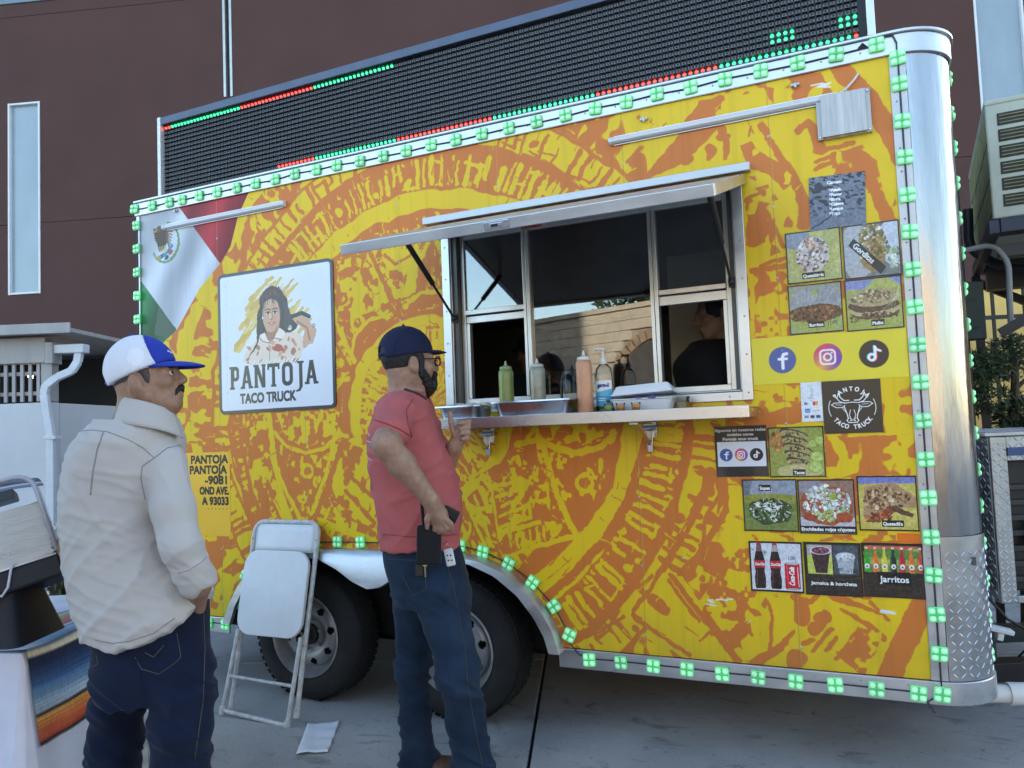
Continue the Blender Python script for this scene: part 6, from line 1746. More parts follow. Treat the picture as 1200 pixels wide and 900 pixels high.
# hand sanitizer
x, y, z = on_counter(709, -.13); sn = empty('pump_bottle', (x, y, z), .2, 'clear pump bottle of hand gel with a blue and white label', 'pump bottle')
b = MB(); hw, hd = .036, .026
prof = [(.92, 0), (1, .01), (1, .155), (.9, .185), (.45, .205), (.36, .206)]
vs_ = []; n = 24
for s_, h_ in prof:
    for k in range(n):
        a = 2*math.pi*k/n; vs_.append((hw*s_*math.copysign(abs(math.cos(a))**.7, math.cos(a)), hd*s_*math.copysign(abs(math.sin(a))**.7, math.sin(a)), h_))
b.add(vs_, [(i*n+k, i*n+(k+1) % n, (i+1)*n+(k+1) % n, (i+1)*n+k) for i in range(len(prof)-1) for k in range(n)], 0, True)
M_PET = glass_mat('clear_plastic', (.86, .90, .92), 1.45, .05, 1.2)
b.build('bottle', M_PET, sn, sharp=60)
b = MB(); b.lathe([(.0005, .01), (.030, .012), (.031, .12), (.0005, .121)], n=20, M=Matrix.Diagonal((1.1, .78, 1, 1))); b.build('gel', glass_mat('gel', (.72, .86, .93), 1.2, .1, .6), sn)
c = Canvas(.07, .105, 1500, (226, 234, 240)); c.rect(0, 0, .07, .055, (60, 160, 205)); c.poly([(0, .055), (.07, .07), (.07, .04), (0, .04)], (96, 186, 220)); c.text('germ-x', .008, .078, .016, (40, 60, 130), width=.05, bold=.001); c.ell(.055, .088, .006, .006, (220, 110, 60)); c.ell(.052, .016, .008, .008, (40, 60, 50)); c.stroke([(.01, .03), (.04, .03)], .003, (230, 240, 245)); c.stroke([(.01, .022), (.035, .022)], .003, (230, 240, 245))
Ml = img_mat('gel_label_print', c.a, rough=.35)
b = MB(); b.grid(lambda u, v: ((u-.5)*.066, -(hd+.0012)*(1-abs(2*u-1)**4*.34), .03+v*.105), 14, 2)
b.build('label', Ml, sn, uv=lambda co: np.stack([(co[:, 0]+.033)/.066, (co[:, 2]-.03)/.105], 1))
b = MB(); b.lathe([(.0145, .204), (.0145, .228), (.006, .232), (.0045, .262), (.012, .264), (.012, .272), (.0005, .274)], n=16); b.tube([(0, 0, .268), (-.030, -.004, .270), (-.040, -.005, .262)], [.005, .0045, .0035], 8); b.build('pump', M_CAPW, sn, sharp=50)
# clear deli tub behind the orange bottle
x, y, z = on_counter(668, -.09); jr = empty('clear_jar', (x, y, z), 0, 'empty clear plastic jar half hidden behind the orange salsa bottle', 'jar')
b = MB(); b.lathe([(.038, 0), (.042, .01), (.042, .13), (.034, .16), (.026, .175), (.026, .19)], n=22); b.build('jar', M_PET, jr, sharp=60); b = MB(); b.lathe([(.0005, .004), (.039, .004), (.039, .05), (.0005, .051)], n=20); b.build('contents', mat('jar_contents', (.30, .29, .27), .4), jr)
# foam box
M_FOAM = mat('white_foam', (0.74, 0.76, 0.80), .55, bump=.15, bscale=120, bdist=.001)
a = at_y(717, 475, -.20); c_ = at_y(789, 475, -.20); fw = (c_[0]-a[0])
fx = empty('foam_box', ((a[0]+c_[0])/2, -.155, CT), 0.06, 'white foam takeout box with its lid ajar on the counter', 'takeout box')
b = MB()
def fr(w, d, z, c=.015):
    return [(sx*(w/2-c)+c*math.cos(math.atan2(sy, sx)-math.pi/4+math.pi/2*k/3), sy*(d/2-c)+c*math.sin(math.atan2(sy, sx)-math.pi/4+math.pi/2*k/3), z) for (sx, sy) in ((1, 1), (-1, 1), (-1, -1), (1, -1)) for k in range(4)]
def loft(b, L, cap0=True, cap1=True, mi=0, smooth=True):
    n = len(L[0]); b.add(sum(L, []), [(i*n+k, i*n+(k+1) % n, (i+1)*n+(k+1) % n, (i+1)*n+k) for i in range(len(L)-1) for k in range(n)]+([tuple(reversed(range(n)))] if cap0 else [])+([tuple((len(L)-1)*n+k for k in range(n))] if cap1 else []), mi, smooth)
loft(b, [fr(fw*.86, .13, .001), fr(fw*.98, .155, .045), fr(fw, .165, .047), fr(fw, .165, .051)]); b.build('base', M_FOAM, fx, sharp=35)
b = MB(); L = [fr(fw, .165, .053), fr(fw, .165, .057), fr(fw*.97, .15, .059), fr(fw*.84, .125, .088), fr(fw*.80, .12, .09)]
L = [[(p[0], p[1], p[2]+(p[0]+fw/2)*.05+(.010 if p[1] < 0 else 0)) for p in r] for r in L]; loft(b, L); b.build('lid', M_FOAM, fx, sharp=35)
b = MB(); b.box((.03, -.086, .048), (.06, -.081, .058)); b.box((-.02, -.0855, .05), (.005, -.081, .057)); b.build('blue_mark', mat('blue_ink', (.05, .06, .30), .5), fx)
# small salsa cups
M_CUPG = mat('cup_green_salsa', (.22, .33, .06), .25, coat=.6); M_CUPO = mat('cup_orange_salsa', (.62, .24, .05), .25, coat=.6)
for (u, M_, lab) in ((713, M_CUPG, 'tiny cup of green salsa in front of the pump bottle'), (727, M_CUPO, 'tiny cup of orange salsa next to the green one'), (745, M_CUPO, 'tiny cup of orange salsa, right one in front of the foam box')):
    x, y, z = on_counter(u, -.275); o_ = empty('salsa_cup', (x, y, z), 0, lab, 'salsa cup', 'small salsa cups on the counter')
    b = MB(); b.lathe([(.014, 0), (.0185, .026), (.0005, .0262)], n=18); b.build('salsa', M_, o_)
    b = MB(); b.lathe([(.0143, .0), (.0192, .032), (.0205, .0325), (.0205, .034), (.0185, .034)], n=18); b.build('cup', M_PET, o_)
x, y, z = on_counter(796, -.10); o_ = empty('salsa_tub', (x, y, z), 0, 'round clear tub of orange sauce right of the foam box', 'tub')
b = MB(); b.lathe([(.035, 0), (.04, .03), (.0005, .031)], n=20); b.build('sauce', mat('tub_sauce', (.55, .33, .06), .3, coat=.5), o_); b = MB(); b.lathe([(.0355, 0), (.043, .05), (.045, .05), (.045, .053), (.041, .053)], n=20); b.build('tub', M_PET, o_)
# ================================================================== PEOPLE (bodies grown from distance fields)
HX = np.array([R_CAM[0][0], R_CAM[0][1], 0.0]); HX /= np.linalg.norm(HX)     # frame of a figure: x along the yard, y away, z up
HY = np.array([-HX[1], HX[0], 0.0]); HRZ = math.atan2(HX[1], HX[0])
def smin(a, b, k):
    if k <= 0: return np.minimum(a, b)
    h = np.clip(.5+.5*(b-a)/k, 0, 1); return b*(1-h)+a*h-k*h*(1-h)
class Field:
    def __init__(s, lo, hi, h):
        s.lo = np.array(lo, float); s.h = h
        s.n = np.ceil((np.array(hi)-s.lo)/h).astype(int)+1
        s.F = np.full(tuple(s.n), 9.0, np.float32)
    def win(s, lo, hi):
        a = np.clip(np.floor((np.array(lo)-s.lo)/s.h).astype(int), 0, s.n-1); b = np.clip(np.ceil((np.array(hi)-s.lo)/s.h).astype(int)+1, 1, s.n)
        sl = tuple(slice(i, max(i+1, j)) for i, j in zip(a, b))
        ax = [(s.lo[k]+s.h*np.arange(sl[k].start, sl[k].stop)) for k in range(3)]
        X, Y, Z = np.meshgrid(*ax, indexing='ij'); return sl, X, Y, Z
    def put(s, sl, d, k, op):
        d = d.astype(np.float32)
        if op == '+': s.F[sl] = smin(s.F[sl], d, k)
        elif op == '-': s.F[sl] = -smin(-s.F[sl], d, k)
        else: s.F[sl] = -smin(-s.F[sl], -d, k)
    def cap(s, p, q, r1, r2=None, k=.02, op='+'):
        p = np.array(p, float); q = np.array(q, float); r2 = r1 if r2 is None else r2; m = max(r1, r2)+k+.03
        sl, X, Y, Z = s.win(np.minimum(p, q)-m, np.maximum(p, q)+m); d = q-p; L2 = d@d+1e-12
        t = np.clip(((X-p[0])*d[0]+(Y-p[1])*d[1]+(Z-p[2])*d[2])/L2, 0, 1)
        D = np.sqrt((X-p[0]-t*d[0])**2+(Y-p[1]-t*d[1])**2+(Z-p[2]-t*d[2])**2)-(r1+(r2-r1)*t); s.put(sl, D, k, op); return s
    def chain(s, pts, rs, k=.02):
        for a, b, r1, r2 in zip(pts[:-1], pts[1:], rs[:-1], rs[1:]): s.cap(a, b, r1, r2, k)
        return s
    def ell(s, c, r, B=None, k=.02, op='+'):
        c = np.array(c, float); r = np.array(r, float); m = r.max()+k+.03
        sl, X, Y, Z = s.win(c-m, c+m); P = [X-c[0], Y-c[1], Z-c[2]]
        if B is not None: P = [B[i][0]*P[0]+B[i][1]*P[1]+B[i][2]*P[2] for i in range(3)]
        q0 = np.sqrt((P[0]/r[0])**2+(P[1]/r[1])**2+(P[2]/r[2])**2); q1 = np.sqrt((P[0]/r[0]**2)**2+(P[1]/r[1]**2)**2+(P[2]/r[2]**2)**2)+1e-6
        s.put(sl, q0*(q0-1)/q1, k, op); return s
    def stack(s, rows, k=.02, pw=2.3):
        """rows: (z, cx, cy, a, b) sorted downwards or upwards"""
        rows = sorted(rows); A = np.array(rows); m = .06+k
        lo = [min(A[:, 1]-A[:, 3])-m, min(A[:, 2]-A[:, 4])-m, A[0, 0]-m]; hi = [max(A[:, 1]+A[:, 3])+m, max(A[:, 2]+A[:, 4])+m, A[-1, 0]+m]
        sl, X, Y, Z = s.win(lo, hi); zz = Z[0, 0, :]
        f = [np.interp(zz, A[:, 0], A[:, j]) for j in (1, 2, 3, 4)]
        for _ in range(2): f = [np.convolve(np.pad(v, 3, mode='edge'), np.ones(7)/7, 'valid') for v in f]
        e = (np.abs((X-f[0])/f[2])**pw+np.abs((Y-f[1])/f[3])**pw)**(1/pw)
        d = (e-1)*np.minimum(f[2], f[3]); d = np.maximum(d, np.maximum(A[0, 0]-Z, Z-A[-1, 0])); s.put(sl, d, k, '+'); return s
    def cut(s, n, p):
        """remove the side the normal points to"""
        n = np.array(n, float); n /= np.linalg.norm(n)
        ax = [s.lo[k]+s.h*np.arange(s.n[k]) for k in range(3)]
        d = (ax[0]-p[0])[:, None, None]*n[0]+(ax[1]-p[1])[None, :, None]*n[1]+(ax[2]-p[2])[None, None, :]*n[2]
        s.F = np.maximum(s.F, d.astype(np.float32)); return s
    def cutf(s, xs, zs):
        ax = [s.lo[k]+s.h*np.arange(s.n[k]) for k in range(3)]
        d = np.interp(ax[0], xs, zs)[:, None, None]-ax[2][None, None, :]
        s.F = np.maximum(s.F, (d*.8).astype(np.float32)); return s
    def nets(s):
        F = s.F; S_ = F < 0
        c = [(i, j, k) for i in (0, 1) for j in (0, 1) for k in (0, 1)]
        N = np.array(F.shape)-1
        def cs(A, o): return A[o[0]:o[0]+N[0], o[1]:o[1]+N[1], o[2]:o[2]+N[2]]
        cnt = sum(cs(S_, o).astype(np.int8) for o in c)
        act = (cnt > 0) & (cnt < 8); I = np.argwhere(act)
        idx = np.full(act.shape, -1, np.int64); idx[act] = np.arange(len(I))
        V = {o: F[I[:, 0]+o[0], I[:, 1]+o[1], I[:, 2]+o[2]].astype(float) for o in c}
        acc = np.zeros((len(I), 3)); w = np.zeros(len(I))
        for a in c:
            for d in range(3):
                if a[d] == 0:
                    b = list(a); b[d] = 1; b = tuple(b); m = (V[a] < 0) != (V[b] < 0); t = V[a]/(V[a]-V[b]+1e-12)
                    p = np.zeros((len(I), 3)); p[:] = a; p[:, d] = t; acc[m] += p[m]; w[m] += 1
        verts = s.lo+s.h*(I+acc/w[:, None])
        faces = []
        for d in range(3):
            e1, e2 = [(1, 2), (2, 0), (0, 1)][d]
            sl0 = [slice(None)]*3; sl1 = [slice(None)]*3; sl0[d] = slice(0, -1); sl1[d] = slice(1, None)
            ch = S_[tuple(sl0)] != S_[tuple(sl1)]; E_ = np.argwhere(ch)
            E_ = E_[(E_[:, e1] > 0) & (E_[:, e2] > 0) & (E_[:, e1] < F.shape[e1]-1) & (E_[:, e2] < F.shape[e2]-1)]
            def at(o1, o2):
                q = E_.copy(); q[:, e1] += o1; q[:, e2] += o2; return idx[q[:, 0], q[:, 1], q[:, 2]]
            Q = np.stack([at(-1, -1), at(0, -1), at(0, 0), at(-1, 0)], 1)
            ins = S_[E_[:, 0], E_[:, 1], E_[:, 2]]
            Q[~ins] = Q[~ins][:, ::-1]; faces.append(Q)
        Fc = np.concatenate(faces); Fc = Fc[(Fc >= 0).all(1)]
        return verts, Fc
def relax(v, f, it=2):
    for _ in range(it):
        acc = np.zeros_like(v); w = np.zeros(len(v))
        for a, b in ((0, 1), (1, 2), (2, 3), (3, 0)):
            np.add.at(acc, f[:, a], v[f[:, b]]); np.add.at(acc, f[:, b], v[f[:, a]]); np.add.at(w, f[:, a], 1); np.add.at(w, f[:, b], 1)
        v = v*.4+.6*acc/np.maximum(w, 1)[:, None]
    return v
def vnormals(v, f):
    n = np.cross(v[f[:, 2]]-v[f[:, 0]], v[f[:, 3]]-v[f[:, 1]]); out = np.zeros_like(v)
    for k in range(4): np.add.at(out, f[:, k], n)
    return out/(np.linalg.norm(out, axis=1)[:, None]+1e-12)
def skin_mesh(name, fld, mats, parent, disp=None, pick=None, it=2):
    v, f = fld.nets(); v = relax(v, f, it)
    if disp is not None:
        n = vnormals(v, f); v = v+n*disp(v, n)[:, None]; v = relax(v, f, 1)
    me = bpy.data.meshes.new(name)
    me.vertices.add(len(v)); me.vertices.foreach_set('co', v.astype(np.float32).ravel())
    me.loops.add(len(f)*4); me.loops.foreach_set('vertex_index', f.astype(np.int32).ravel())
    me.polygons.add(len(f)); me.polygons.foreach_set('loop_start', np.arange(0, len(f)*4, 4, dtype=np.int32))
    for m in (mats if isinstance(mats, list) else [mats]): me.materials.append(m)
    me.update(calc_edges=True); me.validate()
    me.polygons.foreach_set('use_smooth', np.ones(len(me.polygons), bool))
    if pick is not None:
        cen = v[f].mean(1); me.polygons.foreach_set('material_index', pick(cen).astype(np.int32))
    me.update()
    o = bpy.data.objects.new(name, me); COL.objects.link(o); o.parent = parent
    return o, v, f
def ridged(p, sc, seed, pw=2.0):
    n = noise3(p*np.array(sc), seed)*.65+noise3(p*np.array(sc)*2.1, seed+1)*.35
    return (1-np.abs(2*n-1))**pw
from mathutils.bvhtree import BVHTree
class Fig:
    """a figure's own frame, and photo pixels turned into it at the figure's distance"""
    def __init__(s, u, D, label, cat='person', group=None):
        b = at_d(u, 700, D); s.base = np.array([b[0], b[1], 0.0]); s.D = D
        s.o = empty('person', tuple(s.base), HRZ, label, cat, group)
    def L(s, u, v, dy=0.0):
        p = at_d(u, v, s.D+dy)-s.base
        return np.array([p@HX, p@HY, p[2]])
    def cam(s):
        p = C_CAM-s.base; return np.array([p@HX, p@HY, p[2]])
    def rows(s, R):
        out = []
        for (v, a, b, dep, cy) in R:
            p, q = s.L(a, v, cy), s.L(b, v, cy); out.append(((p[2]+q[2])/2, (p[0]+q[0])/2, (p[1]+q[1])/2, (q[0]-p[0])/2, dep))
        return out
    def line(s, name, tree, px, r, M_, parent, lift=.0008, n=10, taper=False):
        P = []
        for (a, b) in zip(px[:-1], px[1:]):
            for t in np.linspace(0, 1, n, endpoint=False): P.append((a[0]+(b[0]-a[0])*t, a[1]+(b[1]-a[1])*t))
        P.append(px[-1]); c = s.cam(); out = []
        for (u, v) in P:
            d = s.L(u, v)-c; d /= np.linalg.norm(d)
            h = tree.ray_cast(Vector(c), Vector(d))
            if h[0] is not None: out.append(np.array(h[0])+np.array(h[1])*lift)
        if len(out) > 2:
            b = MB(); b.tube(out, r, 6); return b.build(name, M_, parent, sharp=0)
def head_basis(az, pitch=0.0, roll=0.0):
    """az from +x towards +y; returns f, l(eft), u"""
    f = np.array([math.cos(az)*math.cos(pitch), math.sin(az)*math.cos(pitch), math.sin(pitch)])
    l = np.cross([0, 0, 1.0], f); l /= np.linalg.norm(l); u = np.cross(f, l)
    if roll: l, u = l*math.cos(roll)+u*math.sin(roll), u*math.cos(roll)-l*math.sin(roll)
    return f, l, u
def head(F, c, f, l, u, s=1.0, k=.014):
    def P(a, b, d): return c+s*(a*f+b*l+d*u)
    B = np.array([f, l, u])
    F.ell(P(-.012, 0, .036), np.array([.098, .076, .094])*s, B, k)
    F.ell(P(.034, 0, -.035), np.array([.060, .058, .082])*s, B, .03*s)
    F.cap(P(.064, -.012, -.098), P(.064, .012, -.098), .024*s, None, .02)
    for e in (-1, 1):
        F.cap(P(-.005, e*.056, -.05), P(.055, e*.022, -.098), .019*s, .018*s, .022)
        F.ell(P(.066, e*.040, -.022), np.array([.026, .022, .020])*s, B, .015)
        F.cap(P(.080, e*.040, .020), P(.090, e*.010, .020), .012*s, .012*s, .012)
        F.ell(P(.099, e*.031, .001), np.array([.013, .017, .011])*s, B, .010, '-')
        F.ell(P(.083, e*.031, .0), np.array([.012, .012, .012])*s, B, .002)
        # ear
        F.ell(P(-.014, e*.083, -.010), np.array([.021, .012, .034])*s, B, .004); F.ell(P(-.008, e*.096, -.006), np.array([.011, .008, .020])*s, B, .004, '-'); F.ell(P(-.008, e*.080, -.036), np.array([.011, .009, .012])*s, B, .004)
        F.cap(P(.101, e*.011, -.034), P(.096, e*.013, -.034), .009*s, .008*s, .007)
    F.cap(P(.094, 0, .012), P(.116, 0, -.026), .0085*s, .0125*s, .012); F.ell(P(.112, 0, -.032), np.array([.012, .010, .008])*s, B, .006)
    F.cap(P(.090, -.018, -.064), P(.090, .018, -.064), .009*s, None, .008); F.cap(P(.091, -.016, -.075), P(.091, .016, -.075), .009*s, None, .006)
    F.cap(P(.100, -.02, -.0695), P(.100, .02, -.0695), .0022*s, None, .003, '-')
    return P, B
M_EYEW = mat('eye_white', (.55, .52, .50), .25); M_EYED = mat('eye_dark', (.03, .018, .012), .15)
def eyes(P, s, parent):
    for e in (-1, 1):
        q = MB(); q.ball(tuple(P(.0845, e*.031, .001)), .0112*s, 12, 8); o = q.build('eye', M_EYEW, parent, sharp=0)
        q = MB(); q.ball(tuple(P(.0898, e*.0325, .001)), .0072*s, 10, 6); q.build('iris', M_EYED, o, sharp=0)
def dome(h, lo, hi, P, B, s, z_cut, f_r=(.110, .088, .104), tilt=0.0, c0=(-.012, 0, .036)):
    F = Field(lo, hi, h); f, l, u = B
    F.ell(P(*c0), np.array(f_r)*s, B, 0)
    n = -(u*math.cos(tilt)-f*math.sin(tilt)); F.cut(n, P(0, 0, z_cut)); return F
def brim(P, s, M_, parent, z0=.040, length=.072, a=.100, b=.084, drop=.018, name='brim', x0=-.012, wide=62):
    q = MB()
    def fn(uu, vv):
        phi = math.radians(wide)*(2*uu-1); sx = 2*uu-1
        bx, by = x0+a*math.cos(phi), b*math.sin(phi)
        L_ = length*(1-abs(sx)**2.6)**.75
        return tuple(P(bx+L_*vv, by*(1-.12*vv), z0-drop*vv*(1-abs(sx)**2.6)-.012*sx*sx*(0.5+.4*vv)+.010*math.sin(vv*2.2)*(1-sx*sx)))
    q.grid(fn, 26, 8); o = q.build(name, M_, parent, sharp=0)
    m = o.modifiers.new('thick', 'SOLIDIFY'); m.thickness = .0035; m.offset = 0; return o
def finger(F, pts, rs, k=.005): F.chain([np.array(p) for p in pts], rs, k)

M_SKIN1 = mat('skin_tanned', (.30, .165, .105), .48, var=.28, vscale=55, bump=.35, bscale=330, sss=.06, bdist=.002)
M_SKIN2 = mat('skin_olive', (.35, .205, .142), .5, var=.26, vscale=45, bump=.35, bscale=330, sss=.06, bdist=.002)
M_SKIN3 = mat('skin_workers', (.30, .18, .12), .5, var=.1)  # plain brown skin tone of the two workers
M_HAIRB = mat('hair_black', (.012, .010, .010), .55, var=.6, vscale=60, bump=.9, bscale=160, bdist=.004)
M_HAIRG = mat('hair_greying', (.06, .052, .048), .6, var=.6, vscale=90, bump=.8, bscale=180, bdist=.003)
def fabric(name, col, rough=.85, weave=420, wb=.25, var=.08, vs=3.0, fold=.0, color2=None):
    m = mat(name, col, rough, var=var, vscale=vs, bump=wb, bscale=weave, sheen=.05, spec=.25, bdist=.002, color2=color2); return m
M_BEIGE = fabric('beige_cotton', (.445, .422, .405), .88, 300, .25, .05, 2.2)
M_REDT = fabric('faded_red_cotton', (.46, .118, .118), .9, 380, .2, .12, 3.0)
M_DENIM1 = fabric('dark_denim', (.005, .011, .034), .9, 260, .5, .45, 5.0)
M_DENIM2 = fabric('washed_denim', (.022, .046, .085), .9, 260, .5, .5, 5.0, color2=(.005, .012, .030))
M_BLUE = fabric('royal_blue_twill', (.018, .040, .33), .75, 300, .25, .08)
M_WMESH = fabric('white_cap_mesh', (.66, .68, .74), .8, 360, .9, .08)
M_NAVY = fabric('navy_twill', (.012, .016, .048), .8, 300, .25, .1)
M_THREAD = mat('seam_thread', (.30, .27, .24), .9); M_THREADB = mat('denim_thread', (.085, .075, .06), .9); M_SEAMSH = mat('shirt_seam', (.25, .232, .225), .9); M_SEAMR = mat('red_seam', (.27, .05, .055), .9); M_PATCH = fabric('white_patch', (.72, .74, .80), .8)
M_LEATHER = mat('brown_leather', (.10, .05, .03), .5, var=.4, vscale=20, bump=.3, bscale=60)
M_BELT = mat('dark_belt', (.03, .022, .018), .5, var=.3)

# ------------------------------------------------------------------ man in the red shirt
def man_red():
    G = Fig(492, 3.0, 'person in a faded red t-shirt, jeans and a navy cap, standing at the serving window'); o = G.o; L = G.L
    az = math.radians(30); f, l, u = head_basis(az, math.radians(3)); c = L(479.5, 426, -.01); s = .985
    H = .0058
    F = Field((-.42, -.50, -.01), (.42, .36, 1.86), H)
    P, B = head(F, c, f, l, u, s)
    F.cap(P(-.028, 0, -.045), L(475, 472, .0), .060, .066, .03)
    F.stack(G.rows([(462, 462, 494, .10, 0), (480, 448, 502, .15, 0), (520, 438, 515, .15, 0), (570, 441, 530, .14, 0), (630, 456, 530, .12, 0), (660, 462, 534, .11, 0)]), .03)
    # right arm, elbow back towards the viewer, hand at the hip
    sh, el, wr = L(464, 484, -.14), L(452, 520, -.33), L(504, 585, -.27)
    F.chain([sh, el], [.056, .048], .02); F.chain([el, el+(wr-el)*.35, wr], [.046, .047, .030], .02)
    hc = L(513, 602, -.245)
    F.chain([wr, hc], [.029, .033], .02); F.ell(L(515, 606, -.24), (.034, .026, .036), None, .012)
    for k, (a, m, b) in enumerate((((521, 606), (529, 614), (529, 622)), ((518, 610), (524, 619), (521, 625)), ((514, 612), (517, 621), (513, 626)), ((509, 610), (510, 619), (507, 624)))):
        finger(F, [L(*a, -.255+.006*k), L(*m, -.262+.006*k), L(*b, -.245+.006*k)], [.0105, .0095, .008])
    finger(F, [L(506, 598, -.265), L(500, 609, -.265), L(501, 619, -.25)], [.0115, .0105, .009])
    # left arm, hand raised in front
    sl_, el2, wr2 = L(490, 486, .15), L(517, 562, .10), L(533, 523, -.02)
    F.chain([sl_, el2], [.052, .044], .02); F.chain([el2, wr2], [.042, .029], .02)
    F.ell(L(539, 507, -.03), (.030, .024, .036), None, .014); F.cap(wr2, L(538, 512, -.025), .027, .028, .015)
    for k in range(4):
        a = L(548, 493+6.4*k, -.035); m = L(550-.6*k, 494+6.6*k, -.068); b = L(538+1.2*k, 496+6.2*k, -.074)
        finger(F, [L(541, 496+6*k, -.025), a, m, b], [.0115, .0110, .0102, .0088], .004)
    finger(F, [L(532, 508, -.045), L(528.5, 496, -.055), L(527.5, 483, -.050)], [.0120, .0112, .0092], .005)
    # legs under the denim
    for (a, b_, e, dy) in (((512, 670), (537, 785), (557, 915), -.09), ((480, 670), (484, 785), (492, 895), .09)):
        F.chain([L(*a, dy*.7), L(*b_, dy), L(*e, dy)], [.066, .05, .042], .02)
    skin_mesh('body', F, [M_SKIN2], o)
    # shirt
    T = Field((-.42, -.42, .85), (.42, .36, 1.60), .0058)
    T.stack(G.rows([(456, 462, 494, .07, .01), (464, 453, 500, .12, .01), (476, 441, 507, .185, .0), (494, 433, 512, .185, 0), (515, 431, 521, .175, 0), (540, 432, 532, .168, 0), (565, 435, 539, .165, 0), (590, 439, 543, .168, 0), (612, 443, 543, .17, 0), (632, 447, 540, .17, 0), (640, 448, 539, .17, 0)]), .02)
    T.cap(L(465, 481, -.12), L(457, 507, -.265), .074, .070, .035); T.cap(L(490, 482, .12), L(508, 530, .13), .070, .066, .035)
    e_ = L(452, 520, -.33)-L(464, 484, -.14); T.cut(e_, L(457, 507, -.275)) if False else None
    def disp(v, n):
        low = np.clip((1.18-v[:, 2])/.3, 0, 1)
        d = .012*ridged(v+np.stack([0*v[:, 0], 0*v[:, 0], .55*v[:, 0]], 1), (3.5, 3.5, 13), 3, 7)*low
        d += .010*ridged(v+np.stack([.4*v[:, 2], 0*v[:, 0], -.5*v[:, 0]], 1), (5, 5, 11), 8, 7)
        d += .003*(noise3(v*24, 5)-.5)
        return d-.006
    so, sv, sf = skin_mesh('t_shirt', T, [M_REDT], o, disp)
    tr = BVHTree.FromPolygons([Vector(p) for p in sv], [tuple(map(int, q)) for q in sf])
    G.line('collar', tr, [(456, 452), (470, 455), (490, 462), (499, 468)], .0065, fabric('dark_collar', (.06, .03, .032)), so, .001)
    G.line('sleeve_seam', tr, [(484, 468), (476, 480), (478, 498), (483, 512)], .0018, M_SEAMR, so)
    G.line('sleeve_hem', tr, [(438, 492), (452, 496), (468, 503), (481, 511)], .0022, M_SEAMR, so)
    G.line('hem_seam', tr, [(449, 626), (480, 629), (510, 629), (536, 626)], .0016, M_SEAMR, so)
    # faded print on the back
    for (px) in ([(432, 508), (434, 512)], [(429, 516), (435, 519), (433, 524)], [(430, 536), (436, 540)], [(438, 478), (441, 474)]): G.line('back_print', tr, px, .004, mat('faded_print', (.5, .36, .40), .9), so, .0005, 4)
    # jeans
    J = Field((-.36, -.36, -.005), (.40, .36, 1.0), .006)
    J.stack(G.rows([(618, 449, 536, .135, 0), (640, 447, 540, .145, 0), (660, 449, 546, .155, 0), (685, 458, 551, .155, -.01), (705, 463, 553, .14, -.01)]), .03)
    J.chain([L(515, 690, -.08), L(536, 782, -.10), L(547, 845, -.09), L(560, 935, -.09)], [.108, .078, .072, .082], .03)
    J.chain([L(487, 690, .07), L(484, 780, .09), L(486, 840, .09), L(492, 893, .09)], [.098, .062, .060, .074], .03)
    J.cut((0, 0, -1), (0, 0, .03))
    def dj(v, n):
        leg = np.clip((.86-v[:, 2])/.1, 0, 1)
        knee = np.exp(-((v[:, 2]-.42)/.11)**2)+np.clip((.26-v[:, 2])/.2, 0, 1)*1.2+.55*np.exp(-((v[:, 2]-.80)/.06)**2)
        return .016*ridged(v+np.stack([0*v[:, 0], 0*v[:, 0], .7*v[:, 0]+.3*v[:, 1]], 1), (4, 4, 17), 4, 6)*(.35+knee)*leg+.003*(noise3(v*20, 6)-.5)-.004
    jo, jv, jf = skin_mesh('jeans', J, [M_DENIM2], o, dj)
    tj = BVHTree.FromPolygons([Vector(p) for p in jv], [tuple(map(int, q)) for q in jf])
    G.line('side_seam', tj, [(522, 655), (532, 690), (545, 760), (548, 800), (556, 850), (566, 900)], .0010, M_THREADB, jo)
    G.line('pocket_seam', tj, [(455, 655), (492, 657)], .0010, M_THREADB, jo); G.line('pocket_seam', tj, [(470, 672), (484, 698), (500, 690), (497, 668)], .0010, M_THREADB, jo)
    G.line('waist_seam', tj, [(450, 642), (480, 644), (492, 644)], .0010, M_THREADB, jo)
    # boots
    for (a, t_, dy) in (((494, 898), (530, 902), .09), ((563, 938), (600, 948), -.09)):
        q = Field(np.minimum(L(*a, dy), L(*t_, dy))-np.array([.1, .09, .09]), np.maximum(L(*a, dy), L(*t_, dy))+np.array([.1, .09, .12]), .007)
        p0, p1 = L(*a, dy), L(*t_, dy); p0[2] = .052; p1[2] = .042; q.cap(p0+np.array([-.02, 0, 0]), p1, .05, .042, .02); q.cap(p0, p0+np.array([0, 0, .12]), .05, .052, .02); q.cut((0, 0, -1), (0, 0, .0))
        skin_mesh('boot', q, [M_LEATHER], o)
    # hair, beard, cap
    hr = dome(.005, c-.2, c+.2, P, B, s, -.030, (.102, .081, .098)); hr.cut(f, P(.028, 0, 0)); hr.ell(P(-.012, .082, -.014), (.026, .02, .036), B, .004, '-'); hr.ell(P(-.012, -.082, -.014), (.026, .02, .036), B, .004, '-')
    for e in (-1, 1): hr.cap(P(.022, e*.071, .02), P(.018, e*.069, -.045), .013, .012, .01)
    skin_mesh('hair', hr, [M_HAIRB], o, lambda v, n: .003*(noise3(v*70, 3)-.3))
    bd = Field(c-.2, c+.2, .005)
    for e in (-1, 1): bd.cap(P(.012, e*.064, -.030), P(.060, e*.030, -.098), .022, .026, .02); bd.cap(P(.085, e*.022, -.052), P(.080, e*.036, -.09), .012, .016, .012)
    bd.cap(P(.068, 0, -.105), P(.066, 0, -.122), .034, .022, .02); bd.cap(P(.098, -.02, -.050), P(.098, .02, -.050), .010, None, .01)
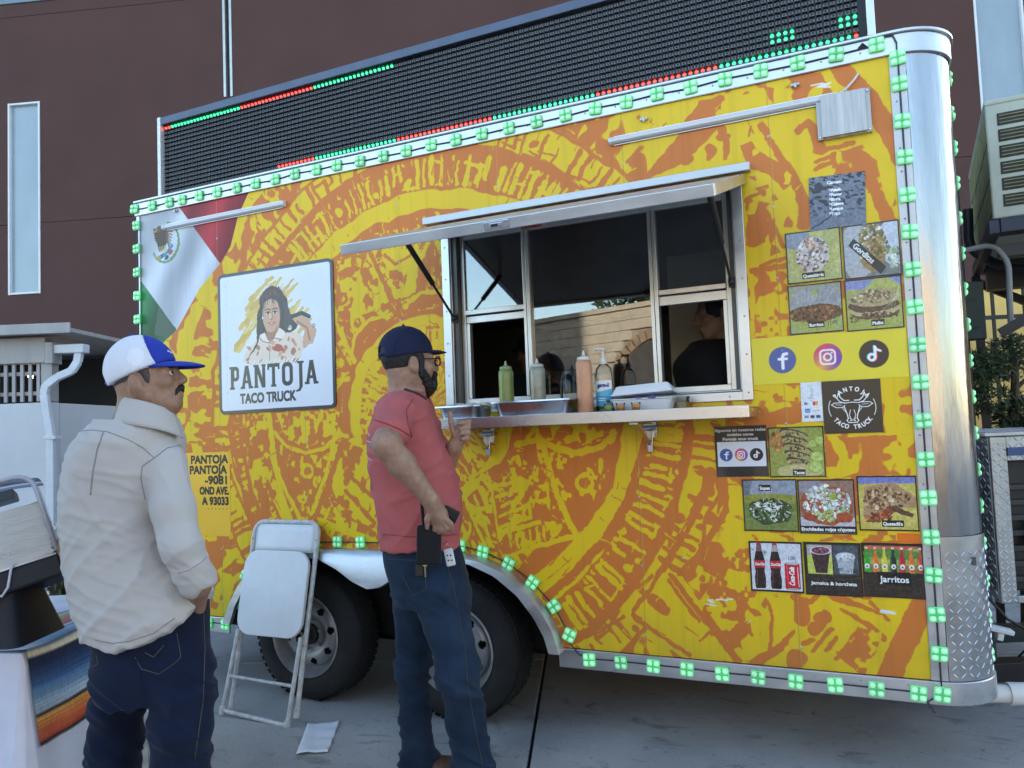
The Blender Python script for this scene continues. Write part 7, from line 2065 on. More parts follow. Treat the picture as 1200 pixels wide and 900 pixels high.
    skin_mesh('beard', bd, [M_HAIRB], o, lambda v, n: .010*(noise3(v*95, 9)-.45)+.003*(noise3(v*40, 4)-.5), None, 1)
    cp = dome(.005, c-.22, c+.22, P, B, s, .032, (.112, .089, .110), .10, (-.012, 0, .040))
    cp.ell(P(-.115, 0, .040), (.03, .034, .030), B, .006, '-')
    co, cv, cf = skin_mesh('cap', cp, [M_NAVY], o, lambda v, n: .0015*(noise3(v*26, 2)-.5))
    tc = BVHTree.FromPolygons([Vector(p) for p in cv], [tuple(map(int, q)) for q in cf])
    for px in ([(480, 383.6), (470, 392), (462, 405), (459, 420)], [(482, 384), (490, 392), (495, 402), (497, 410)]): G.line('cap_seam', tc, px, .0012, M_NAVY, co, .0006)
    brim(P, s, M_NAVY, co, .046, .074)
    st = MB(); st.tube([tuple(P(-.118+.03*abs(t)**2, .05*t, .040-.004*abs(t))) for t in np.linspace(-1, 1, 9)], .007, 6); st.build('strap', M_NAVY, co, sharp=0)
    bt = MB(); bt.ball(tuple(P(-.012, 0, .151)), .006, 8, 6); bt.build('button', M_NAVY, co)
    # glasses
    g = MB(); Mg = mat('glasses_black', (.015, .014, .014), .3)
    for e in (-1, 1):
        g.tube([tuple(P(.112-.004*abs(math.cos(t)), e*(.033+.025*math.cos(t)), .001+.018*math.sin(t))) for t in np.linspace(0, 6.283, 18, endpoint=False)], .0031, 6, closed=True)
        g.tube([tuple(P(.110, e*.058, .008)), tuple(P(.06, e*.074, .010)), tuple(P(-.01, e*.083, .012)), tuple(P(-.03, e*.083, -.004))], .0024, 6)
    g.tube([tuple(P(.115, -.009, .004)), tuple(P(.118, 0, .007)), tuple(P(.115, .009, .004))], .002, 6)
    go = g.build('glasses', Mg, o, sharp=0)
    g = MB()
    for e in (-1, 1): g.add([tuple(P(.110, e*(.033+.023*math.cos(t)), .001+.016*math.sin(t))) for t in np.linspace(0, 6.283, 14, endpoint=False)], [tuple(range(14))])
    g.build('lens', glass_mat('lens_glass', (.9, .92, .95), 1.5, 0, 1.5), go)
    # phone pouch, keys and fob on the belt
    ph = empty('phone_pouch', tuple(G.base), HRZ, 'long black pouch with a phone hanging from the belt of the man in red', 'phone pouch')
    p = L(503, 640, -.225); q = MB(); M_POUCH = fabric('black_nylon', (.010, .010, .011), .7, 200, .4)
    q.box((-.044, -.020, -.065), (.044, .012, .075), M=Matrix.Translation(Vector(p)) @ Matrix.Rotation(.04, 4, 'Y')); q.build('pouch', M_POUCH, ph, bevel=.008, seg=3)
    q = MB(); q.tube([L(497, 617, -.225), L(495, 600, -.24), L(494, 588, -.22)], .006, 6); q.build('strap', M_POUCH, ph, sharp=0)
    q = MB(); p2 = L(526, 606, -.225); q.box((-.030, -.006, -.035), (.030, .004, .035), M=Matrix.Translation(Vector(p2)) @ Matrix.Rotation(.5, 4, 'Y')); q.build('phone', mat('phone_black', (.012, .012, .014), .15), ph, bevel=.004)
    ky = empty('keys', tuple(G.base), HRZ, 'car key and white remote fob clipped at the belt beside the black pouch', 'keys')
    p = L(527, 653, -.19); q = MB(); q.box((-.017, -.008, -.032), (.017, .004, .032), M=Matrix.Translation(Vector(p)) @ Matrix.Rotation(-.18, 4, 'Y')); ff = q.build('fob', mat('fob_white', (.62, .63, .65), .35), ky, bevel=.006, seg=3)
    q = MB()
    for a, b_ in ((-.006, .008), (.006, .008), (-.006, -.010), (.006, -.010)): q.lathe([(.0035, 0), (.003, .0012)], (0, 0, 0), 8, axis='y', M=Matrix.Translation(Vector(p)+Vector((a+b_*-.18, -.0095, b_))))
    q.build('button', M_BLACK, ff)
    q = MB(); q.bar(L(498, 663, -.175), L(498.5, 676, -.17), .006, .002, mi=0); q.lathe([(.010, 0), (.010, .003)], tuple(L(498, 661, -.176)), 10, axis='y'); q.build('key', mat('brass_key', (.50, .36, .20), .35, .9), ky)
    q = MB(); q.box((-.016, -.006, -.024), (.016, .003, .024), M=Matrix.Translation(Vector(L(491, 668, -.165)))); q.build('key_head', M_BLACK, ky, bevel=.004)
    q = MB(); q.tube([L(520, 638, -.19), L(523, 634, -.20), L(526, 642, -.195)], .0016, 6); q.build('ring', M_STEEL, ky, sharp=0)
man_red()

# ------------------------------------------------------------------ man in the beige shirt
def man_beige():
    G = Fig(165, 2.25, 'person in a beige long sleeved shirt, dark jeans and a blue and white cap'); o = G.o; L = G.L
    f, l, u = head_basis(math.radians(6), math.radians(13)); c = L(173, 446, -.02); s = .86
    F = Field((-.40, -.36, -.01), (.36, .36, 1.78), .0058)
    P, B = head(F, c, f, l, u, s)
    F.cap(P(-.030, 0, -.04), L(160, 505, .0), .058, .068, .03); F.cap(P(.02, 0, -.085), L(172, 500, -.02), .040, .05, .03)
    F.stack(G.rows([(495, 120, 200, .10, 0), (530, 96, 196, .11, 0), (600, 90, 190, .11, 0), (700, 100, 200, .11, 0), (780, 118, 234, .10, 0)]), .03)
    F.chain([L(190, 556, -.05), L(212, 640, -.13), L(233, 688, -.085), L(226, 716, .0)], [.040, .042, .030, .034], .02)
    F.ell(L(224, 720, .01), (.03, .035, .045), None, .015)
    for k in range(4): finger(F, [L(212+3*k, 724, -.02+.02*k), L(209+3*k, 736, -.02+.02*k), L(206+3*k, 746, -.015+.02*k)], [.010, .0095, .008])
    finger(F, [L(222, 712, -.02), L(212, 724, -.03), L(208, 736, -.03)], [.011, .0105, .009])
    F.chain([L(98, 556, .05), L(86, 640, .12), L(120, 690, .24)], [.040, .042, .032], .02); F.ell(L(126, 704, .27), (.04, .03, .05), None, .015)
    for k in range(4): finger(F, [L(120+6*k, 716, .27), L(119+6*k, 738, .275), L(122+6*k, 752, .265)], [.010, .0095, .008])
    finger(F, [L(138, 702, .25), L(146, 714, .245), L(147, 726, .25)], [.011, .010, .009])
    for (a, b_, e, dy) in (((140, 770), (126, 900), (126, 1045), .06), ((208, 770), (208, 900), (204, 1050), -.05)): F.chain([L(*a, dy), L(*b_, dy), L(*e, dy)], [.07, .05, .042], .02)
    skin_mesh('body', F, [M_SKIN1], o)
    eyes(P, s, o)
    br = Field(c-.2, c+.2, .004)
    for e in (-1, 1): br.cap(P(.089, e*.042, .020), P(.098, e*.014, .022), .0045, .0055, .004)
    skin_mesh('eyebrow', br, [M_HAIRB], o, None, None, 1)
    # shirt with rolled sleeves
    T = Field((-.42, -.36, .62), (.36, .40, 1.56), .0056)
    T.stack(G.rows([(490, 119, 205, .10, .0), (500, 106, 210, .13, .0), (512, 96, 212, .15, 0), (528, 88, 211, .158, 0), (550, 82, 209, .158, 0), (580, 79, 204, .155, 0), (620, 78, 206, .15, 0), (660, 83, 222, .152, 0), (685, 89, 244, .158, 0), (705, 95, 249, .162, 0), (740, 105, 250, .165, 0), (765, 110, 250, .168, 0), (775, 112, 250, .168, 0)]), .03, 2.2)
    T.chain([L(194, 543, -.06), L(203, 595, -.11), L(212, 640, -.14), L(228, 672, -.115)], [.060, .056, .053, .045], .025); T.cap(L(222, 664, -.122), L(230, 679, -.108), .053, .051, .008)
    T.chain([L(111, 546, .06), L(99, 600, .09), L(100, 645, .13), L(122, 688, .22)], [.056, .054, .054, .046], .03)
    # curved shirt tail: longer behind, lifted at the right where the hand is in the pocket
    hp = [L(u_, v_, -.12) for u_, v_ in ((60, 748), (105, 755), (133, 760), (153, 757), (175, 751), (195, 740), (213, 725), (224, 710), (231, 698), (240, 688))]; T.cutf([k_[0] for k_ in hp], [k_[2] for k_ in hp])
    def disp(v, n):
        x, z = v[:, 0], v[:, 2]
        mk = np.clip(noise3(v*6.5, 31)*2.2-.6, 0, 1); mk2 = np.clip(noise3(v*5.5, 37)*2.2-.8, 0, 1)
        sway = np.stack([0*x, .25*z, -.9*x], 1); d = .011*mk*ridged(v+sway, (3.2, 3.2, 10), 3, 8)*np.clip((1.30-z)/.35, 0, 1)
        d += .008*mk2*ridged(v+np.stack([0*x, 0*x, 1.3*x], 1), (4, 4, 12), 8, 9)*np.clip((x-.02)/.12, 0, 1)*np.clip((1.30-z)/.2, 0.15, 1)
        d += .0035*ridged(v+np.stack([.5*z, 0*x, 0*x], 1), (8, 6, 2.6), 14, 9)+.006*mk2*ridged(v+np.stack([0*x, 0*x, -.6*x], 1), (5, 5, 19), 21, 7)+.005*mk*ridged(v+np.stack([0*x, 0*x, .3*x], 1), (6, 6, 30), 27, 6)
        return d-.004
    so, sv, sf = skin_mesh('shirt', T, [M_BEIGE], o, disp)
    tr = BVHTree.FromPolygons([Vector(p) for p in sv], [tuple(map(int, q)) for q in sf])
    G.line('yoke_seam', tr, [(88, 506), (108, 504), (126, 506), (150, 515), (168, 525), (181, 537)], .0011, M_SEAMSH, so)
    G.line('armhole_seam', tr, [(212, 522), (196, 525), (182, 536), (167, 546), (165, 560), (170, 585)], .0011, M_SEAMSH, so)
    G.line('back_pleat', tr, [(121, 507), (114, 527), (109, 552), (106, 580)], .0035, M_SEAMSH, so, -.0018)
    G.line('hem_seam', tr, [(112, 750), (133, 754), (153, 751), (180, 742), (205, 724)], .0014, M_SEAMSH, so)
    G.line('cuff_seam', tr, [(208, 672), (222, 668), (237, 658), (242, 652)], .0012, M_SEAMSH, so, .0)
    # collar: standing band and fold
    cl = MB(); cc = P(-.018, 0, -.102); fx, lx = np.array([math.cos(.35), math.sin(.35), 0]), np.array([-math.sin(.35), math.cos(.35), 0])
    def col(uu, vv):
        a = math.radians(18)+math.radians(324)*uu
        rx, ry = .070+.022*vv, .066+.024*vv
        z = .030*math.sin(a/2)-.072*vv-.034*(1-math.sin(a/2))
        p = cc+fx*rx*math.cos(a)+lx*ry*math.sin(a)+np.array([0, 0, z+.012]); return tuple(p)
    cl.grid(col, 40, 6); cl.grid(lambda a, b_: tuple(np.array(col(a, 0))*1.0-(np.array(col(a, 0))-cc)*np.array([.10, .10, 0])*(b_)-np.array([0, 0, .045*b_])), 40, 4)
    q = cl.build('collar', M_BEIGE, so, sharp=0); m = q.modifiers.new('thick', 'SOLIDIFY'); m.thickness = .003
    # jeans
    J = Field((-.34, -.36, -.005), (.36, .36, 1.05), .006)
    J.stack(G.rows([(690, 112, 243, .13, 0), (740, 112, 243, .14, 0), (775, 113, 244, .145, 0), (800, 114, 244, .135, 0), (815, 115, 244, .12, 0)]), .03)
    J.chain([L(144, 790, .05), L(136, 860, .06), L(130, 910, .06), L(128, 1055, .06)], [.078, .072, .070, .070], .022)
    J.chain([L(211, 780, -.04), L(215, 850, -.05), L(210, 900, -.05), L(205, 1062, -.05)], [.096, .083, .078, .072], .022)
    J.cut((0, 0, -1), (0, 0, .035))
    def dj(v, n):
        x, z = v[:, 0], v[:, 2]
        return .018*ridged(v+np.stack([0*x, 0*x, .8*x+.3*v[:, 1]], 1), (4, 4, 13), 4, 6)*np.clip((.80-z)/.1, .15, 1)+.003*(noise3(v*20, 6)-.5)-.005
    jo, jv, jf = skin_mesh('jeans', J, [M_DENIM1], o, dj)
    tj = BVHTree.FromPolygons([Vector(p) for p in jv], [tuple(map(int, q)) for q in jf])
    G.line('pocket_seam', tj, [(158, 770), (166, 784), (186, 790), (205, 777), (212, 770), (207, 742)], .0010, M_THREADB, jo); G.line('pocket_seam', tj, [(170, 765), (180, 770), (192, 756)], .0012, M_THREADB, jo)
    G.line('seat_seam', tj, [(160, 772), (164, 790), (169, 815)], .0016, M_DENIM1, jo); G.line('side_seam', tj, [(238, 705), (240, 760), (238, 820), (228, 890)], .0012, M_THREADB, jo)
    G.line('pocket_seam', tj, [(113, 768), (115, 778), (108, 782)], .0012, M_THREADB, jo)
    for (a, dy, tv) in ((126, .06, .12), (205, -.05, .12)):
        p0 = L(a, 1060, dy); p0[2] = .05; p1 = p0+np.array([.10, .12, -.01]); q = Field(np.minimum(p0, p1)-.09, np.maximum(p0, p1)+np.array([.09, .09, .2]), .008)
        q.cap(p0, p1, .05, .042, .02); q.cap(p0, p0+np.array([0, 0, .10]), .05, .052, .02); q.cut((0, 0, -1), (0, 0, 0)); skin_mesh('boot', q, [M_LEATHER], o)
    # hair, moustache, cap
    hr = dome(.005, c-.2, c+.2, P, B, s, -.042, (.101, .0795, .100)); hr.cut(f, P(.030, 0, 0))
    for e in (-1, 1): hr.ell(P(-.012, e*.082, -.014), np.array([.030, .024, .042])*s, B, .004, '-'); hr.cap(P(.022, e*.0655, .03), P(.020, e*.0635, -.018), .010, .006, .01)
    skin_mesh('hair', hr, [M_HAIRG], o, lambda v, n: .0015*(noise3(v*90, 3)-.4))
    mo = Field(c-.2, c+.2, .004)
    for e in (-1, 1): mo.cap(P(.101, 0, -.050), P(.092, e*.026, -.062), .0085, .006, .008); mo.cap(P(.093, e*.024, -.060), P(.086, e*.031, -.074), .006, .004, .005)
    skin_mesh('moustache', mo, [M_HAIRB], o, lambda v, n: .002*(noise3(v*80, 9)-.3))
    cp = dome(.0048, c-.24, c+.24, P, B, s, .026, (.117, .093, .122), .17, (-.014, 0, .038))
    cp.ell(P(-.122, 0, .022), (.026, .034, .026), B, .006, '-')
    def pk(cen):
        r = (cen-c)/s; a = r@f; b_ = r@u; lat = r@l
        blue = a > .030-(.150-b_)*(-.30)
        patch = ((a-.010)/.026)**2+((b_-.072)/.030)**2 < 1
        return np.where(blue, 1, np.where(patch & ~blue, 2, 0))
    co, cv, cf = skin_mesh('cap', cp, [M_WMESH, M_BLUE, M_PATCH], o, lambda v, n: .0012*(noise3(v*26, 2)-.5), pk)
    tc = BVHTree.FromPolygons([Vector(p) for p in cv], [tuple(map(int, q)) for q in cf])
    G.line('cap_seam', tc, [(154, 399), (153, 412), (156, 432), (160, 452)], .0014, M_PATCH, co, .0004)
    G.line('cap_band', tc, [(138, 455), (150, 454), (165, 450), (180, 443), (193, 437)], .0025, M_PATCH, co, .0004)
    brim(P, s, M_BLUE, co, .040, .094, .110, .092, .046)
    for px in ([(197, 401), (203, 413)], [(200, 401), (196, 411)], [(196, 411), (201, 414)]): G.line('cap_logo', tc, px, .0022, M_PATCH, co, .0006, 5)
    G.line('cap_piping', tc, [(168, 391.5), (169.5, 397), (172.6, 405), (177.6, 416), (184, 426)], .0026, M_BLUE, co, .0)
    bt = MB(); bt.ball(tuple(P(-.014, 0, .161)), .006, 8, 6); bt.build('button', M_BLUE, co)
    st = MB(); st.tube([tuple(P(-.126+.03*abs(t)**2, .05*t, .022)) for t in np.linspace(-1, 1, 9)], .006, 6); st.build('strap', M_BLUE, co, sharp=0)
man_beige()

# ------------------------------------------------------------------ people inside the trailer
def worker(u_head, v_head, D, az, k_head, label, capped, shirt, px_rows, arm=None):
    G = Fig(u_head, D, label); o = G.o; L = G.L
    f, l, u = head_basis(az, -.12); c = L(u_head, v_head); s = .95
    F = Field(c-np.array([.34, .30, .62]), c+np.array([.34, .30, .2]), .008)
    P, B = head(F, c, f, l, u, s); F.cap(P(-.03, 0, -.05), P(-.04, 0, -.16), .055, .06, .03); F.stack([(c[2]+z, c[0]+x, c[1], a, b) for z, x, a, b in ((-.6, -.02, .15, .13), (-.35, -.02, .16, .14), (-.22, -.03, .17, .17), (-.15, -.035, .07, .08))], .03)
    if arm:
        pts = [c+np.array(a) for a in arm]; F.chain(pts, [.05, .042, .03], .02); F.ell(pts[-1]+np.array([-.04, 0, -.02]), (.045, .025, .03), None, .02)
        for k in range(4): finger(F, [pts[-1]+np.array([-.07, -.02+.014*k, -.02]), pts[-1]+np.array([-.10, -.02+.014*k, -.03]), pts[-1]+np.array([-.115, -.02+.014*k, -.05])], [.010, .009, .008])
    skin_mesh('body', F, [M_SKIN3], o)
    T = Field(c-np.array([.34, .30, .75]), c+np.array([.34, .30, -.05]), .008)
    T.stack([(c[2]+z, c[0]+x, c[1], a, b) for z, x, a, b in ((-.74, -.02, .16, .14), (-.35, -.02, .175, .155), (-.22, -.03, .19, .19), (-.17, -.035, .12, .13), (-.13, -.04, .075, .08))], .03)
    if arm: T.chain([c+np.array(a) for a in arm[:2]], [.07, .06], .03)
    skin_mesh('shirt', T, [shirt], o, lambda v, n: .006*ridged(v, (6, 6, 12), 3))
    hr = dome(.006, c-.22, c+.22, P, B, s, -.045, (.106, .084, .104)); hr.cut(f, P(.062, 0, 0)); hr.ell(P(-.012, -.082, -.014), np.array([.024, .02, .034])*s, B, .004, '-'); skin_mesh('hair', hr, [M_HAIRB], o, lambda v, n: .003*(noise3(v*60, 3)-.4))
    if capped:
        cp = dome(.006, c-.22, c+.22, P, B, s, .03, (.112, .09, .11)); co, _, _ = skin_mesh('cap', cp, [M_NAVY], o); brim(P, s, M_NAVY, co)
M_DARKT = fabric('black_shirt', (.012, .012, .014), .85)
worker(840, 368, 3.62, math.radians(178), 1, 'worker with dark hair and a black shirt inside the right window opening', False, M_DARKT, None, [(-.05, -.14, -.28), (-.08, -.18, -.46), (-.25, -.16, -.50)])
worker(626, 412, 4.45, math.radians(150), 1, 'worker in a dark cap standing deep inside behind the left window', True, fabric('dark_blue_shirt', (.02, .026, .045), .85), None)
# ================================================================== FOLDING CHAIRS
M_CHAIRW = mat('white_chair_plastic', (.70, .72, .74), .42, var=.06, vscale=9, bump=.06, bscale=60, bdist=.002)
M_CHAIRT = mat('white_chair_tube', (.66, .68, .70), .4, var=.22, vscale=26, color2=(.40, .38, .36))
M_CHAIRF = mat('chair_foot', (.55, .53, .50), .6, var=.4, vscale=30)
def tubepart(nm, path, r, par, M_=M_CHAIRT, closed=False):
    b = MB(); b.tube(path, r, 12, closed=closed); return b.build(nm, M_, par, sharp=60)
def fillet(P, r, n=6):
    out = [np.array(P[0], float)]
    for a, b, c in zip(P[:-2], P[1:-1], P[2:]):
        a, b, c = (np.array(k, float) for k in (a, b, c)); u = (a-b)/np.linalg.norm(a-b); w = (c-b)/np.linalg.norm(c-b); p, q = b+u*r, b+w*r
        for t in np.linspace(0, 1, n): out.append((1-t)**2*p+2*t*(1-t)*b+t*t*q)
    out.append(np.array(P[-1], float)); return out
def rpanel(w, h, c, t, fr, b, nseg=6, pw=None):
    pts = []
    for (sx, sz) in ((1, 1), (-1, 1), (-1, -1), (1, -1)):
        for k in range(nseg+1):
            a = math.atan2(sz, sx)-math.pi/4+math.pi/2*k/nseg; pts.append((sx*(w/2-c)+c*math.cos(a), sz*(h/2-c)+c*math.sin(a)))
    b.prism(pts, fr, t)
def place_frame(BL, BR, TL, TR):
    """plane of a chair: x across, z up the frame, y out of it"""
    o = (np.array(BL)+np.array(BR))/2; x = np.array(BR)-np.array(BL); W_ = np.linalg.norm(x); x /= W_
    up = (np.array(TL)+np.array(TR))/2-o; H_ = np.linalg.norm(up); z = up-x*(x@up); H_ = np.linalg.norm(z); z /= H_; y = np.cross(z, x)
    return Matrix([[x[0], y[0], z[0], o[0]], [x[1], y[1], z[1], o[1]], [x[2], y[2], z[2], o[2]], [0, 0, 0, 1]]), W_, H_
def folded_chair():
    BL, BR = at_z(270, 835, 0.0), at_z(343, 838, 0.0)
    TL, TR = at_y(300, 611, -.045), at_y(375, 612, -.045)
    BR = BL+(TR-TL)*np.array([1.0, 1.0, 0]); sx_ = ((TL+TR)/2-(BL+BR)/2); xd_ = (BR-BL)/np.linalg.norm(BR-BL); SHX = float(sx_@xd_)
    BL[1] -= .0; M, W_, H_ = place_frame(BL, BR, TL, TR)
    root = empty('folding_chair', (0, 0, 0), 0, 'white folding chair folded up and leaning against the side of the trailer', 'chair'); root.matrix_world = M
    wb = W_/2; w = np.linalg.norm(TR-TL)/2; h = H_
    P = [(-wb, 0, .0), (SHX-w*.99, 0, h-.0), (SHX+w*.99, 0, h), (wb, 0, .03)]
    tubepart('frame', fillet(P, .07, 7), .0125, root)
    b = MB(); b.grid(lambda u, v: (SHX*.93+(u-.5)*(2*w-.035), -.004-.010*math.sin(u*math.pi), h-.155+v*.142), 14, 4); o = b.build('backrest', M_CHAIRW, root, sharp=0); m = o.modifiers.new('t', 'SOLIDIFY'); m.thickness = .012
    b = MB(); rpanel(2*w-.004, .425, .085, .020, lambda a, c, t: (a+SHX*.62+c*SHX/h-.004, -.022-t, h-.360+c), b, 7); b.build('seat', M_CHAIRW, root, bevel=.005, seg=3)
    w2 = wb-.008
    P = [(-w2+SHX*.42, -.030, h-.55), (-w2-.012, -.052, .02), (w2-.002, -.052, -.005), (w2+SHX*.42, -.030, h-.56)]
    tubepart('rear_leg_frame', fillet(P, .03, 5), .0110, root)
    tubepart('stretcher', [(-w2-.004+SHX*.18, -.042, .185), (w2+SHX*.18, -.042, .175)], .0085, root)
    for (x, y, z) in ((-wb, 0, .0), (wb, 0, .03), (-w2-.012, -.052, .008), (w2-.002, -.052, -.012)):
        b = MB(); b.lathe([(.0165, -.006), (.0165, .030), (.0135, .034)], (x, y, z), 14); b.build('foot_cap', M_CHAIRF, root)
    for (x, z) in ((SHX*.9-w+.004, h-.09), (SHX*.9+w-.004, h-.09), (SHX*.4-wb*.6-w*.4+.002, .36), (SHX*.4+wb*.6+w*.4-.002, .36)):
        b = MB(); b.lathe([(.005, -.014), (.003, -.017), (.0004, -.0175)], (x, 0, z), 8, axis='y'); b.build('rivet', M_GREYSTRUT, root)
folded_chair()
def open_chair():
    p = at_z(58, 735, 0.0); p = at_d(66, 700, 3.3); root = empty('folding_chair', (p[0], p[1], 0), HRZ+2.2, 'white folding chair opened up behind the table, mostly hidden by the man in beige', 'chair')
    w = .21
    for sx in (-1, 1):
        tubepart('leg', [(sx*w, .24, 0.01), (sx*w, .02, .47), (sx*w*.97, -.19, .84)], .0115, root); tubepart('leg', [(sx*(w-.02), -.22, .01), (sx*(w-.02), .20, .43)], .011, root)
    b = MB(); rpanel(.40, .40, .09, .02, lambda a, c, t: (a, c+.02, .45+t+.03*c), b); b.build('seat', M_CHAIRW, root, bevel=.005)
    b = MB(); b.grid(lambda u, v: ((u-.5)*.40, -.135-.07*v+.01*math.sin(u*3.14), .70+v*.14), 12, 3); o = b.build('backrest', M_CHAIRW, root, sharp=0); m = o.modifiers.new('t', 'SOLIDIFY'); m.thickness = .012
    tubepart('stretcher', [(-w, .17, .15), (w, .17, .15)], .008, root)
open_chair()

# ================================================================== PAPER ON THE GROUND
q = MB(); pc = [at_z(*k) for k in ((347, 886), (384, 883), (398, 847), (361, 850))]
pc = [np.array(k) for k in pc]; cen = sum(pc)/4
def paper(u, v):
    p = (pc[0]*(1-u)+pc[1]*u)*(1-v)+(pc[3]*(1-u)+pc[2]*u)*v-cen
    return (p[0], p[1], .004+.010*max(0, math.sin(u*5.2+v*2.0))*.6+.012*abs(v-.52)*.8+.004*math.sin(v*21)*u)
q.grid(paper, 14, 14); o = q.build('paper_sheet', mat('paper', (.80, .81, .83), .8, var=.06, vscale=14), None, sharp=0); o.location = tuple(cen); m = o.modifiers.new('t', 'SOLIDIFY'); m.thickness = .0008
tag(o, 'creased white sheet of paper lying on the concrete near the folded chair', 'paper')

# ================================================================== TABLE (left)
TZ = .735
A0 = at_z(26, 764, TZ); A1 = at_z(104, 734, TZ)
td = A1-A0; td[2] = 0; td /= np.linalg.norm(td); tn = np.array([-td[1], td[0], 0])      # along the front edge; towards the back
if tn @ (A0-C_CAM) < 0: tn = -tn
trz = math.atan2(td[1], td[0])
TWd, TLn = .76, .86
table = empty('table', tuple(A0*np.array([1, 1, 0])), trz, 'folding table under a white cloth at the left edge', 'table')
def TL_(x, y, z): return (x, y, z)
b = MB(); b.box((0.01, .01, TZ-.045), (TLn, TWd, TZ-.008)); b.build('tabletop', M_CHAIRW, table, bevel=.008)
for x in (.10, TLn-.10):
    for y in (.08, TWd-.08):
        b = MB(); b.tube([(x, y, TZ-.05), (x, y, .03)], .0135, 12); b.lathe([(.018, 0), (.019, .03), (.015, .06)], (x, y, 0), 12); b.build('leg', M_CHAIRT, table)
rgt = random.Random(3)
M_PLCLOTH = mat('plastic_covered_cloth', (.62, .63, .74), .35, var=.10, vscale=5, bump=.55, bscale=7, coat=.8, coat_rough=.12, bdist=.012)
def fold(s, d, amp=.022): return amp*d*(math.sin(s*19+1.2)*.6+math.sin(s*34+2.0)*.3+math.sin(s*9)*.5)
cloth = empty('tablecloth', tuple(A0*np.array([1, 1, 0])), trz, 'white tablecloth under clear plastic hanging over the table', 'tablecloth')
def cl_top(u, v): return (u*(TLn+.012)-.006, v*(TWd+.01), TZ-.004+.003*math.sin(u*23)*math.sin(v*17))
b = MB(); b.grid(cl_top, 24, 16)
def front(u, v):
    x = u*(TLn+.012)-.006; d = v; hang = .43+.03*math.sin(x*7+.5)+.05*math.exp(-((x-.0)/.12)**2)
    return (x, -.004-.05*d**1.2-fold(x, d)*1.1-(.008 if 0 < v else 0), TZ-.004-hang*d)
b.grid(front, 90, 16)
def left(u, v):
    y = u*(TWd+.01); d = v; hang = .58+.02*math.sin(y*9)
    return (-.006-.05*d**1.1-fold(y+3, d)*1.5, y-.012*d*(1-u), TZ-.004-hang*d)
b.grid(left, 50, 14, flip=True)
# corner drape
def cornerd(u, v):
    a0 = np.array(front(0, v)); a1 = np.array(left(0, v)); p = a0*(1-u)+a1*u; bul = math.sin(u*math.pi)*.02*v
    return (p[0]-bul, p[1]-bul, p[2]-.06*v*math.sin(u*math.pi))
b.grid(cornerd, 10, 16, flip=True)
b.build('cloth', M_PLCLOTH, cloth, sharp=0)
# serape runner: over the top and down the front
def serape_img():
    c = Canvas(1, 1, 420, (60, 90, 130)); t = c.Y+(fbm(c.X*3, c.Y*2, 4, 2)-.5)*.006
    stops = [(0, (225, 225, 228)), (.02, (30, 26, 30)), (.035, (196, 66, 40)), (.09, (226, 98, 40)), (.15, (238, 160, 60)), (.165, (30, 26, 30)), (.18, (176, 190, 206)), (.25, (120, 160, 196)), (.32, (50, 96, 156)), (.40, (26, 48, 96)), (.46, (24, 34, 66)), (.475, (216, 206, 176)), (.49, (216, 206, 176)), (.50, (20, 60, 90)), (.56, (26, 104, 150)), (.64, (50, 140, 176)), (.70, (30, 96, 140)), (.715, (226, 226, 230)), (.73, (140, 40, 46)), (.80, (176, 56, 56)), (.85, (120, 130, 80)), (.90, (150, 160, 96)), (.95, (60, 90, 130)), (1, (200, 200, 210))]
    xs_ = [s_[0] for s_ in stops]
    for k in range(3): c.a[..., k] = np.interp(t, xs_, [s_[1][k]/255 for s_ in stops])
    c.a = c.a*.80+.20*c.a.mean(-1, keepdims=True); w = noise2(c.X*260, c.Y*40, 4)-.5; st = noise2(c.X*3, c.Y*150, 6)-.5
    c.a = np.clip(c.a*(1+.16*w[..., None]+.30*st[..., None]), 0, 1); return c.a
M_SER = img_mat('serape_print', serape_img(), rough=.45, coat=.7, coat_rough=.12, bump=.5, bscale=8, bdist=.010)
ser = empty('serape', tuple(A0*np.array([1, 1, 0])), trz, 'striped serape blanket under clear plastic over the table front', 'blanket')
SX_0, SX_1 = .004, TLn-.02; TOPD, FRD = .30, .30
def sfn(u, v):
    x = SX_0+u*(SX_1-SX_0); s_ = v*(TOPD+FRD)
    if s_ < FRD:
        d = (FRD-s_)/.43; return (x, -.016-.05*d**1.2-fold(x, d)*1.1, TZ-.004-(FRD-s_)-.004*math.sin(x*14))
    return (x, (s_-FRD)-.012, TZ+.004+.004*math.sin(x*20+s_*9))
N1, N2 = 70, 40
vs_ = [sfn(i/N1, j/N2) for j in range(N2+1) for i in range(N1+1)]
b = MB(); b.grid(sfn, N1, N2)
bo = b.build('blanket', M_SER, ser, sharp=0)
uvl = bo.data.uv_layers.new(name='UVMap'); li = np.empty(len(bo.data.loops), np.int32); bo.data.loops.foreach_get('vertex_index', li)
UV = np.array([(i/N1, j/N2) for j in range(N2+1) for i in range(N1+1)])[li]; uvl.data.foreach_set('uv', UV.astype(np.float32).ravel())
